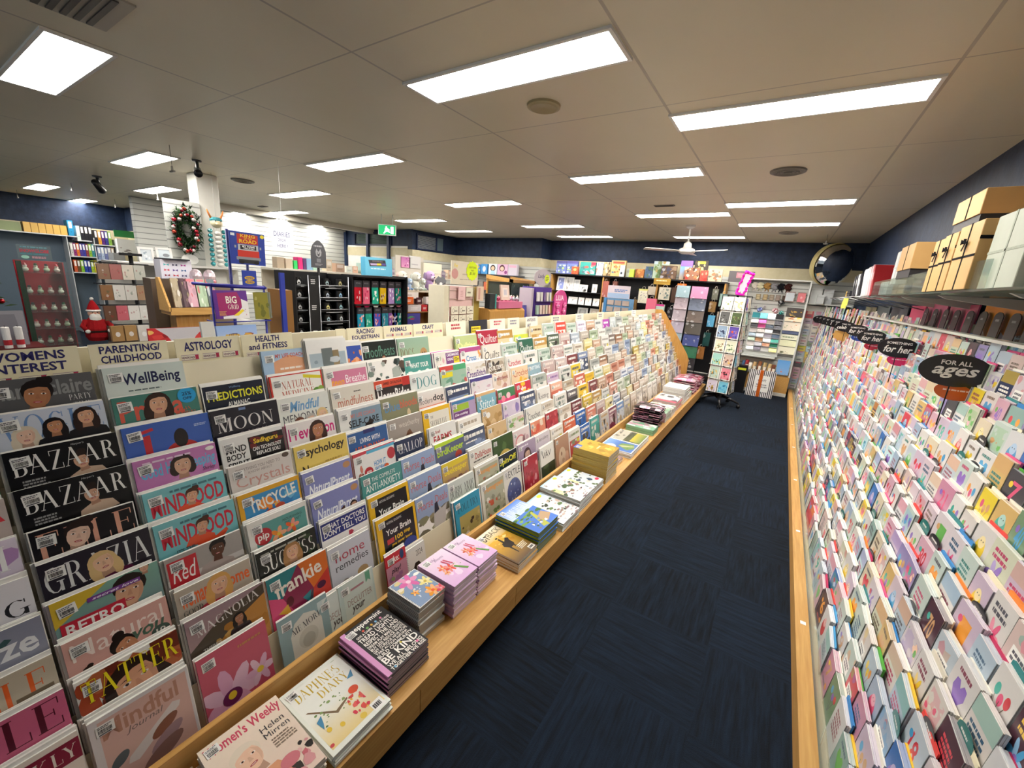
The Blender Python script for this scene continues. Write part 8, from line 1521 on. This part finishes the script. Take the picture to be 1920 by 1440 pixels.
def santa(x,y,z,s,label):
    t = thing('santa_figure',label,'Santa figure',place(x,y,z,0)); m = MB(); m.lathe([(0,0),(.09*s,0),(.115*s,.05*s),(.12*s,.16*s),(.08*s,.27*s),(.05*s,.30*s),(0,.30*s)],0,0,'9a1c20',16); m.lathe([(.121*s,.11*s),(.124*s,.12*s),(.121*s,.135*s)],0,0,'2a1c18',16); m.build('coat','cloth',t)
    m = MB(); m.ball((0,0,.35*s),.062*s,'d8a488',12,9); m.ball((.058*s,0,.345*s),.012*s,'c88070',7,5); 
    for d in (-.022,.022): m.ball((.055*s,d*s,.365*s),.006*s,'1c1410',6,4)
    m.build('face','plastic',t)
    m = MB(); m.ball((.035*s,0,.29*s),(.05*s,.06*s,.075*s),'e8e4dc',10,7); m.tube([(.055*s,-.03*s,.335*s),(.062*s,0,.33*s),(.055*s,.03*s,.335*s)],.01*s,'f0ece4',6); m.build('beard','cloth',t)
    m = MB(); m.lathe([(.066*s,.385*s),(.05*s,.44*s),(.022*s,.50*s),(0,.53*s)],0,0,'a81c22',14); m.lathe([(.066*s,.375*s),(.074*s,.385*s),(.066*s,.40*s)],0,0,'ece8e0',14); m.ball((0,0,.535*s),.02*s,'ece8e0',8,6); m.build('hat','cloth',t)
    for d in (-1,1): m = MB(); m.tube([(.0,d*.085*s,.25*s),(.05*s,d*.135*s,.19*s),(.09*s,d*.11*s,.14*s)],[.035*s,.03*s,.026*s],'9a1c20',8); m.ball((.1*s,d*.105*s,.13*s),.026*s,'e8e4dc',8,6); m.build('arm','cloth',t)
santa(-5.62,1.17,.86,.75,'brown and red plush Santa beside the kraft bags'); 
santa(-6.9,2.05,1.33,.8,'red Santa figure with white beard left of the oak bin')
m = MB(); m.box(-7.02,1.93,0,-6.78,2.17,1.328,'4a3a30'); o = m.build('shelf_block','painted'); tag(o,'dark plinth under the red Santa figure','plinth')
# wreath on a slatted board and the teal bauble garland beside the column
m = MB(); m.box(-6.2,2.02,1.2,-6.17,2.38,2.36,'ffffff'); o = m.build('slat_panel','slatwall'); tag(o,'white slatted panel fixed to the column behind the wreath','panel')
t = thing('wreath','oval green wreath with red and white baubles on the slatted panel','wreath',frame(-6.10,2.2,2.03,64))
m = MB(); rr = random.Random(9)
for k in range(1100):
    a = rr.uniform(0,6.283); q = rr.uniform(.35,1.1); p = Vector((.13*q*math.cos(a),.25*q*math.sin(a),rr.uniform(-.035,.07))); d = Vector((rr.uniform(-1,1),rr.uniform(-1,1),rr.uniform(-.3,.9))).normalized(); s = d.cross(Vector((0,1,.3))).normalized()*.009; l = rr.uniform(.04,.075)
    m.mesh([tuple(p-s),tuple(p+s),tuple(p+d*l)],[(0,1,2),(2,1,0)],rr.choice(['2c4a2c','3a5c34','223a24','4a6a3c']))
m.build('needles','cloth',t)
for k in range(26):
    a = 6.283*k/26+rr.uniform(-.1,.1); m = MB(); m.ball((.12*rr.uniform(.5,1.1)*math.cos(a),.24*rr.uniform(.6,1.1)*math.sin(a),.085),rr.uniform(.018,.027),['a01c2c','e4dcd4','7a1424','d8d0c8','b8402c'][k%5],8,6); m.build('bauble','foil',t)
m = MB(); m.lathe([(.02,0),(.014,.05),(.01,.12),(0,.14)],0,0,'b0402c',8); m.xform(Matrix.Translation((0,.23,.03))); m.build('top_bow','cloth',t)
t = thing('bauble_garland','teal and white bauble garland figure with a cream head beside the column','garland',place(-6.05,2.49,0))
m = MB()
for y in (-.075,0,.075): m.tube([(0,y*.9,1.62),(0,y*.6,2.1)],.003,'c8c8c4',5)
m.tube([(0,0,2.1),(0,0,CEIL)],.002,'c8c8c4',5); m.build('cords','plastic',t)
for k in range(8):
    for s in (-1,1): m = MB(); m.ball((0,s*.075,1.66+.056*k),.027,'4fb0b8' if (k+s)%3 else '7ac8cc',10,7); m.build('teal_bauble','foil',t)
    m = MB(); m.ball((0.01,0,1.65+.054*k),(.034,.036,.028),'e6e4dc',10,7); m.build('white_bauble','plastic',t)
m = MB(); m.ball((.01,0,2.15),(.06,.065,.06),'e2d8b4',12,9); m.ball((.06,0,2.135),(.03,.035,.025),'d8c89c',10,7)
for s in (-1,1): m.ball((.06,s*.03,2.17),.008,'1c1c1c',6,4); m.tube([(0,s*.045,2.19),(0,s*.075,2.26),(0,s*.09,2.3)],[.012,.01,.006],'d8803a',6)
m.build('head','plastic',t)
m = MB(); m.lathe([(.064,2.17),(.066,2.19),(.045,2.215),(0,2.22)],0,0,'5ab4c0',14); m.build('cap','foil',t)
# far left wall: shelves with yellow boxes and lever arch files
t = thing('file_shelving','white wall shelving with lever arch files on the far left wall','shelving',place(-12.8,2.5,0))
m = MB()
for z,y0,y1 in ((2.0,-1.4,.08),(1.93,.08,.3),(1.60,-.06,.34),(1.27,-.06,.34),(1.87,.3,.66),(1.55,.34,.66)): m.box(-.2,y0,z-.02,.16,y1,z,'d8dadb')
m.build('shelf_boards','painted',t); m = MB()
for y in (-.08,.33,.67): m.box(-.2,y,.0,.15,y+.015,2.0,'c8cacb')
m.box(-.2,-1.4,0,-.185,.68,2.0,'5a6a78'); m.build('uprights','painted',t)
for i in range(6): pbox('yellow_box',frame(-12.66,1.86+.1*i,2.001,XR,0),.094,.185,.2,'d8a850',ORD[i+1]+' of six mustard yellow file boxes on the top shelf','file box',[('bg','dcae58'),('R',.08,.06,.92,.94,'e2b862')],'yellow file boxes')
pbox('file_box',frame(-12.68,1.5,2.001,XR,0),.33,.17,.2,'8a9a6a','olive file box left of the yellow ones','file box',[('bg','8f9c70')])
def lever(y,z,c,h,label,w=.055,x=-12.64,top=True):
    t = thing('lever_arch_file',label,'folder',frame(x,y,z+.001,XR,0),'lever arch files on the far left wall'); m = MB(); m.box(0,0,-.26,w,h,0,c); m.build('cover','plastic',t)
    m = MB(); m.box(w*.2,h*.5,.0005,w*.8,h*.92,.0015,'eeeeea'); m.build('spine_label','paper',t); m = MB(); m.lathe([(.006,0),(.006,.002),(0,.002)],0,0,'2a2a2c',8); m.xform(Matrix.Translation((w/2,h*.25,0))); m.build('finger_ring','metal',t)
lever(2.47,2.0,'2a94c8',.30,'bright blue lever arch file standing above the others',.08)
lever(2.585,1.93,'d8e4dc',.28,'pale green file right of the bright blue one')
for i in range(3): lever(2.645+.06*i,1.93,'24242a',.29,['first','second','third'][i]+' black lever arch file on the upper shelf')
for i,(c,n) in enumerate([('c8c4c0','grey'),('8a2a6c','magenta'),('e07830','orange'),('4a3a94','violet'),('3a3c9c','indigo'),('8a3a44','maroon'),('8ab83a','lime green'),('3a8a94','teal')]): lever(2.45+.046*i,1.60,c,.26,n+' lever arch file in the coloured middle row',.042)
for i,(c,n) in enumerate([('c85a34','rust'),('6a4a2c','brown'),('8ac83a','apple green'),('2a4ab0','royal blue'),('2a3a9c','dark blue'),('a8c83a','yellow green'),('e0c030','yellow')]): lever(2.46+.052*i,1.27,c,.25,n+' lever arch file in the lower row',.046)
for i,(c,n) in enumerate([('2a2a30','charcoal'),('e0a040','amber'),('5a2a7c','purple'),('3a3a8c','blue violet'),('8ab84a','leaf green')]): lever(2.85+.055*i,1.87,c,.29,n+' lever arch file on the short right shelf',.05)
for i,(c,n) in enumerate([('8a9ac0','lilac blue'),('b8c8e0','ice blue'),('7a84b4','dusk blue'),('c0c4d4','silver'),('a88a6c','tan')]): lever(2.86+.055*i,1.55,c,.27,n+' file below the short right shelf',.05)
pbox('green_board',frame(-12.4,3.12,2.06,XR,0),.36,.14,.03,'1f6a34','dark green board above the white box','board',[('bg','22703a')])
pbox('white_carton',frame(-12.3,3.12,1.72,XR,0),.36,.3,.1,'d8dadb','white carton under the dark green board','box',[('bg','dcdee0'),('N',.1,.5,.9,1,['a8a0a4','8a8488'],6)])
m = MB(); m.box(-12.5,3.0,0,-12.2,3.19,1.718,'9a9c9e'); o = m.build('carton_stand','painted'); tag(o,'grey block carrying the white carton at the far left','plinth')
# ---------------- soft toys, crayons and bracelet stand right of the socks
t = thing('toy_shelf','brown board shelf unit with soft toys on top, right of the sock stand','shelving',place(-4.4,4.55,0))
m = MB(); m.box(-.12,-.02,.02,.12,.0,1.48,'a88650'); m.box(-.12,-.72,1.465,.14,.0,1.49,'c8c0ac'); m.box(-.12,-.72,1.19,.16,.0,1.205,'b8905a'); m.box(-.12,-.72,0,.12,.0,.1,'8a6a3c'); m.box(-.12,-.72,.1,-.105,.0,1.465,'a07c48'); m.build('carcass','painted',t)
def plush(y,c,c2,label,s=1.0,x=-4.33):
    t = thing('soft_toy',label,'soft toy',place(x,y,1.491),'soft toys above the crayons'); m = MB(); m.ball((0,0,.055*s),(.045*s,.045*s,.055*s),c,12,9); m.build('body','cloth',t)
    m = MB(); m.ball((.012*s,0,.145*s),(.05*s,.055*s,.05*s),c,12,9); m.ball((.055*s,0,.128*s),(.026*s,.028*s,.02*s),mix(c,'ffffff',.4),9,6); m.ball((.08*s,0,.133*s),.007*s,'2a2020',6,4)
    for d in (-1,1): m.ball((.052*s,d*.022*s,.157*s),.006*s,'1a1a1a',6,4)
    m.build('head','cloth',t)
    for d in (-1,1):
        m = MB(); m.ball((0,d*.058*s,.13*s),(.014*s,.018*s,.05*s),c2,8,6); m.build('ear','cloth',t)
        m = MB(); m.ball((.045*s,d*.03*s,.018*s),(.034*s,.02*s,.02*s),c2,8,6); m.build('paw','cloth',t)
plush(3.92,'e6dccc','dcb8b0','cream plush dog with pink belly, nearest the socks',1.25); plush(4.05,'a8c0dc','8aa8cc','small pale blue plush toy between the two cream dogs',.8); plush(4.17,'dcdcd0','c8ccc4','white plush dog in the middle of the soft toys',1.25); plush(4.30,'d4dcd4','b8c8c0','small mint plush toy beside the purple one',.85); plush(4.43,'b89ac8','8a7a9c','purple plush animal at the right end',1.4)
pbox('long_white_box',frame(-4.26,3.86,1.38,XR,0),.3,.085,.08,'d8d4ce','long white box under the plush dogs','box',[('bg','dcd8d2'),('L',.1,.3,.7,.6,1,'a8a09c')])
for i,(y,w,z,h,c,n) in enumerate([(3.88,.18,1.3235,.105,'e06a2c','orange'),(4.12,.1,1.3235,.1,'3a1c24','dark maroon'),(4.30,.13,1.3235,.11,'d4d0cc','white and grey'),(3.95,.24,1.2055,.1,'d0d0d0','long silver'),(4.21,.1,1.2055,.1,'b82a30','red'),(4.32,.12,1.2055,.1,'4a2024','wine dark')]):
    pbox('crayon_box',frame(-4.25+.015*(i>2),y,z if i > 2 else 1.3065,XR,0),w,h-.012,.06,c,n+' pencil box below the soft toys','box',[('bg',c),('L',.2,.3,.8,.7,2,mix(c,'ffffff',.7))],'pencil boxes below the soft toys')
m = MB(); m.box(-4.34,3.85,1.2055,-4.30,4.5,1.3795,'c8c0b4'); o = m.build('carton','card'); tag(o,'long pale carton behind the pencil boxes','box')
pbox('pen_tray',frame(-4.22,3.86,.98,XR,0),.3,.2,.06,'4a4aa0','violet tray of pens under the soft toys','tray',[('bg','4a4aa0'),('N',0,0,1,.4,['c84a4c','e8c83a','4a9ac8','5ab06a'],7)])
m = MB(); m.box(-4.3,3.84,.1,-4.2,4.3,.979,'7a6040'); o = m.build('tray_stand','painted'); tag(o,'brown block under the violet pen tray','plinth')
t = thing('tee_shirt','grey printed shirt hanging right of the soft toys','shirt',frame(-4.3,4.55,1.46,XR))
m = MB(); m.prism([(.03,0),(.17,0),(.17,.15),(.2,.13),(.22,.18),(.15,.24),(.12,.225),(.08,.225),(.05,.24),(-.02,.18),(0,.13),(.03,.15)],-.012,.0,'6e7074'); m.build('cloth_body','cloth',t); a = Art(.08,.08,None,.0008); a.P([(.1,.2),(.5,.05),(.9,.2),(.8,.9),(.2,.9)],'dcdcdc'); a.m.xform(Matrix.Translation((.06,.08,0))); a.m.build('print','card',t); m = MB(); m.tube([(.1,.225,-.006),(.1,.27,-.006),(.1,.27,-.3)],.003,'8a8a8c',5); m.build('hook','metal',t)
m = MB(); m.box(-4.62,4.56,0,-4.57,4.95,1.88,'c8c0ac'); o = m.build('display_board','painted'); tag(o,'beige upright board behind the grey shirt','panel')
pbox('wall_card',frame(-5.2,4.7,1.8,XR,0),.19,.16,.01,'c87ab0','magenta sparkle picture card over the soft toys','card',[('G',0,0,1,1,'b86aa8','d898bc'),('N',.1,.1,.9,.9,['e8b0d0','a84a90'],8)]); pbox('wall_card',frame(-5.2,4.87,1.8,XR,0),.25,.19,.01,'d0cfcd','grey white card with faint lettering over the soft toys','card',[('bg','d2d1d0'),('L',.2,.6,.8,.78,1,'a8a4ac')])
m = MB(); m.box(-5.24,4.6,0,-5.215,5.2,1.98,'ccc6ba'); o = m.build('display_board','painted'); tag(o,'pale upright board carrying the two picture cards','panel')
t = thing('bracelet_stand','pale pink bracelet stand with cream sign and lime star sticker','display stand',place(-3.3,3.98,0))
m = MB(); m.box(-.25,-.26,.05,-.02,.2,1.6,'dcb8b4'); m.box(-.25,-.35,.03,.0,-.27,1.6,'d8d0b8'); m.box(-.25,.2,.03,-.02,.34,1.6,'a89248'); m.box(-.26,-.35,0,.02,.34,.04,'c8c0a8'); m.build('body','card',t)
m = MB()
for y in (-.27,.195): m.tube([(.0,y,.05),(.0,y,1.6)],.006,'c8c4b0',6)
for k in range(9): m.tube([(.0,-.27,1.55-.1*k),(.0,.195,1.55-.1*k)],.003,'b09a8c',5)
m.build('wires','metal',t)
m = MB(); m.box(-.03,-.22,1.62,-.015,.28,1.89,'d8ceb8'); a = Art(.5,.27,None,0); a.T('Pet',.08,.12,.22,.28,'e8d060','J'); a.E(.12,.55,.12,.22,'d09a94'); a.L(.4,.5,.85,.6,1,'b8a898'); a.L(.3,.74,.85,.8,1,'a89a8c'); a.m.xform(frame(-.0145,-.22,1.62,XR)); m.add(a.m); m.build('sign','card',t)
m = MB(); st = [(x*(1+.14*(i%2)),y*(1+.14*(i%2))) for i,(x,y) in enumerate(ell_pts(0,0,.105,.105,28))]; m.prism(st,-.002,.0,'d8f020'); a = Art(.2,.2,None,.0006); a.T('EVERYTHING',.14,.24,.86,.36,'3a4a10','I'); a.T('HALF',.36,.42,.66,.52,'3a4a10','I'); a.T('$5.00',.24,.58,.78,.76,'3a4a10','I'); a.m.xform(Matrix.Translation((-.1,-.1,0))); m.add(a.m); m.xform(frame(-.010,.16,1.79,XR)); m.build('star_sticker','card',t)
for r in range(2):
    for c in range(3): pbox('bracelet_card',frame(-3.29,3.75+.145*c,1.27-.105*r,XR,2),.13,.095,.004,'e2dcc8','cream bracelet card, %s row, %s along on the pink stand' % (['upper','lower'][r],ORD[c+1]),'card',[('bg','e2dcc8'),('E',.3,.55,.16,.26,'8a7a6c'),('E',.3,.55,.13,.21,'e2dcc8'),('L',.4,.5,.85,.7,1,'4a4038'),('P',[(.44,.2),(.5,.1),(.56,.2)],'8a7a6c')],'bracelet cards on the pink stand')
pbox('tag_card',frame(-3.285,3.86,1.44,XR,0),.13,.16,.004,'e0b8b8','rounded pink tag hanging on the bracelet stand','card',[('bg','e2bcbc'),('L',.3,.3,.7,.8,4,'c89a9a')]); pbox('tag_card',frame(-3.288,4.01,1.48,XR,0),.13,.11,.004,'dcd8c0','cream square tag hanging right of the pink one','card',[('bg','dedac4'),('L',.2,.4,.8,.7,1,'6a6050')]); pbox('tag_card',frame(-3.27,4.2,1.43,XR-20,0),.1,.18,.02,'d8c0a8','peach packet at the right side of the bracelet stand','packet',[('bg','dcc4ac'),('R',.2,.1,.5,.9,'c89a8c')])
# ---------------- pen cabinet, pink bin, oval sign, purple stand, pink arch sign
t = thing('pen_cabinet','oak framed glass pen cabinet with a slanted top','cabinet',place(-3.8,5.86,0))
m = MB(); m.box(-.3,-.36,1.24,.18,.36,1.27,'ffffff'); m.box(-.3,-.36,1.27,-.285,.36,1.74,'ffffff'); m.extr([(-.3,1.72),(.2,1.68),(.2,1.73),(-.3,1.78)],1,-.37,-.33,'ffffff'); m.extr([(-.3,1.72),(.2,1.68),(.2,1.73),(-.3,1.78)],1,.33,.37,'ffffff'); m.extr([(.15,1.685),(.2,1.68),(.2,1.73),(.15,1.735)],1,-.37,.37,'ffffff'); m.box(-.3,.34,1.27,.18,.36,1.7,'ffffff'); m.build('frame','oak',t)
m = MB(); m.box(.17,-.33,1.28,.176,.33,1.69,'b4c4bc'); m.build('glass_front','glass',t)
m = MB(); m.box(-.28,-.33,1.275,.1,.33,1.68,'3a4038'); m.build('dark_inside','painted',t)
for k in range(14): m = MB(); yy = -.3+.045*k; m.tube([(.12,yy,1.31+.14*(k%3)),(.12,yy+.05,1.36+.14*(k%3))],.006,['9aa09c','2a2a2c','7a8480','b8b8b0'][k%4],6); m.build('pen','metal',t)
m = MB(); m.box(-.3,-.36,0,.18,.36,1.24,'ffffff'); m.build('cupboard','oak_upright',t)
pbox('blue_packet',frame(-3.3,5.3,1.16,XR,5),.22,.2,.04,'4a4a9c','indigo book standing below the pen cabinet','book',[('bg','4c4ca0'),NZ(['6a6ab8','3a3a84'],5)])
pbox('photo_frame',frame(-3.15,4.58,1.45,XR,8),.2,.2,.02,'dcbcb0','pale pink frame between the black box and the pen cabinet','frame',[('bg','dfc4b8'),('R',.2,.2,.8,.8,'e8d8d0'),('R',.32,.32,.68,.68,'c8c0c8')])
t = thing('pink_bin','pink tray bin of small toys on an oak counter','bin',place(-3.2,4.85,0)); m = MB(); m.box(-.2,-.3,1.335,.03,.3,1.425,'c86a8c'); m.build('tray','plastic',t)
m = MB(); m.extr([(-.22,0),(.04,0),(.04,1.30),(.0,1.333),(-.22,1.333)],1,-.5,.36,'ffffff'); m.build('counter','oak_upright',t)
for k in range(12):
    rr2 = random.Random(k); m = MB(); m.ball((0,0,.028),(.03,.028,.028),rr2.choice(['d8a8b8','c04a70','b8a0b0','a8a8b0','d85a7c','e8c8d0']),8,6); m.ball((.0,.0,.06),.014,'e0c8b8',7,5); o = m.build('small_toy','foil',None,place(-3.32+.1*(k%2),4.6+.095*(k//2),1.431)); tag(o,'%s small shiny toy in the %s row of the pink bin' % (ORD[k//2+1],['back','front'][k%2]),'toy','small toys in the pink bin')
pbox('black_box',frame(-3.18,4.36,1.335,XR,0),.15,.19,.08,'20282c','black gift box with a teal edge left of the pink bin','box',[('bg','1e262a'),('R',.8,0,1,1,'2a8a84')])
t = thing('oval_sign_stand','purple stand of small boxes with an oval grey sign above','display stand',place(-3.2,5.84,0))
m = MB(); m.box(-.25,-.26,.03,-.02,.27,1.64,'4a2f86'); m.box(-.28,-.28,0,.04,.29,.04,'3a2468'); m.build('body','card',t); m = MB(); m.box(-.26,-.33,.05,-.04,-.27,1.62,'b4a8b4'); m.build('grey_side','card',t)
m = MB(); m.prism(ell_pts(0,0,.27,.125,28),-.008,0,'b8aeb4'); a = Art(.54,.25,None,.0006); a.T('Lady',.2,.3,.62,.62,'6a6074','J'); a.m.xform(Matrix.Translation((-.27,-.125,0))); m.add(a.m); m.xform(frame(-.05,0,1.79,XR)); m.build('oval_sign','card',t)
m = MB(); m.prism(ell_pts(0,0,.075,.07,20),-.002,0,'dcf030'); a = Art(.12,.1,None,.0006); a.L(.1,.15,.9,.85,3,'5a6a20'); a.m.xform(Matrix.Translation((-.06,-.05,0))); m.add(a.m); m.xform(frame(-.045,.13,1.77,XR)); m.build('lime_sticker','card',t)
for r in range(3):
    m = MB(); m.box(-.02,-.25,1.42-.2*r,.05,.26,1.428-.2*r,'3a2468'); m.build('shelf','card',t)
    for c in range(5):
        cc = [['d8d4d0','d4d0c8','6a4a8a','d8d0c4','c8ccc8'],['9ab4a4','dcc8bc','d8b8a8','d4c8b0','dca898'],['d0a8c0','c8c0b4','d0c4b8','a8a49c','c0b8a4']][r][c]
        pbox('slim_box',frame(-3.17,5.60+.095*c,1.4285-.2*r,XR,3),.05,.14,.03,cc,'%s slim box, %s along on the %s shelf of the purple stand' % (colour_word(cc),ORD[c+1],['top','middle','lower'][r]),'box',[('bg',cc),('R',.35,.1,.5,.9,mix(cc,'ffffff',.4))],'slim boxes on the purple stand')
t = thing('pink_arch_sign','tall pink arch shaped sign panel with pink flowers','sign',frame(-3.15,6.1,0,XR,0))
m = MB(); m.prism([(0,0),(.48,0),(.48,1.4)]+[(.24+.24*math.cos(math.radians(a)),1.4+.24*math.sin(math.radians(a))*.9) for a in range(0,181,15)],-.03,0,'cf4a8c'); m.build('panel','card',t)
a = Art(.48,.6,None,.0008); a.T('LILIA',.1,.12,.7,.26,'f0dce8','B'); a.L(.1,.29,.5,.33,1,'e8a8c8'); a.m.xform(Matrix.Translation((0,1.0,0))); a.m.build('lettering','card',t)
for k,(x,y) in enumerate([(.1,1.36),(.36,1.36),(.12,1.25),(.34,1.27),(.1,1.15),(.3,1.16),(.4,1.1),(.2,1.06)]):
    m = MB()
    for q in range(6): b = 6.283*q/6; m.ball((x+.03*math.cos(b),y+.03*math.sin(b),.02),(.026,.026,.016),'e87ab0' if k != 4 else '4aa48c',7,5)
    m.ball((x,y,.03),.018,'f4c8dc',7,5); m.build('flower','cloth',t)
# boxed dolls and puzzles on the rear wall shelf
t = thing('rear_shelf','dark wall shelf with boxed dolls under the beige band','shelf',place(-6.1,8.7,0)); m = MB(); m.box(-.8,-.12,1.815,.7,.085,1.835,'4a4a50'); m.build('board','painted',t); m = MB(); m.box(-.8,-.1,1.42,.7,.085,1.44,'5a5a60'); m.build('lower_board','painted',t)
for i,(x0,x1,z1,c,its,lab) in enumerate([(-6.85,-6.64,2.06,'3a7ac0',[('bg','3f84cc'),NZ(['e8e8f0','6aa8e0','e0c83a'],6)],'blue puzzle box at the left of the rear shelf'),(-6.62,-6.42,2.08,'4a94d0',[('bg','4c98d8'),('E',.5,.5,.25,.3,'e4e8ec')],'pale blue puzzle box on the rear shelf'),(-6.38,-6.12,2.09,'a8c8e0',[('bg','d8e0e8'),('E',.5,.4,.3,.3,'3a2c2c'),('E',.5,.42,.2,.2,'e0b898'),('P',[(.2,1),(.3,.65),(.7,.65),(.8,1)],'a8d0ec')],'boxed doll in pale blue clothes'),(-6.11,-5.80,2.09,'d8a0c0',[('bg','d8b0cc'),('E',.45,.38,.26,.32,'5a2c3c'),('E',.45,.42,.18,.2,'e8c0a8'),('P',[(.15,1),(.25,.66),(.65,.66),(.75,1)],'e8b0c8'),('E',.82,.75,.14,.16,'8a3a7c')],'boxed doll in pink clothes'),(-5.79,-5.53,2.10,'c8c0cc',[('bg','ccc4d0'),('R',.1,.1,.9,.3,'d8a8c0')],'grey pink box right of the boxed dolls')]): pbox('doll_box' if 'doll' in lab else 'toy_box',frame(x0,8.62,1.836,0,2),x1-x0,z1-1.836,.08,c,lab,'toy box',its,'boxed toys on the rear shelf')
for i in range(8): cc = ['4a4a50','8a8480','c86a4c','4a7a6c','2c2a30','7a2c3c','a8a49c','3f6ab0'][i]; pbox('toy_box',frame(-6.85+.17*i,8.62,1.441,0,2),.14,.2,.06,cc,'%s box, %s along the lower rear shelf' % (colour_word(cc),ORD[i+1]),'box',[('bg',cc),NZ([mix(cc,'ffffff',.3),mix(cc,'000000',.2)],5)],'boxes on the lower rear shelf')
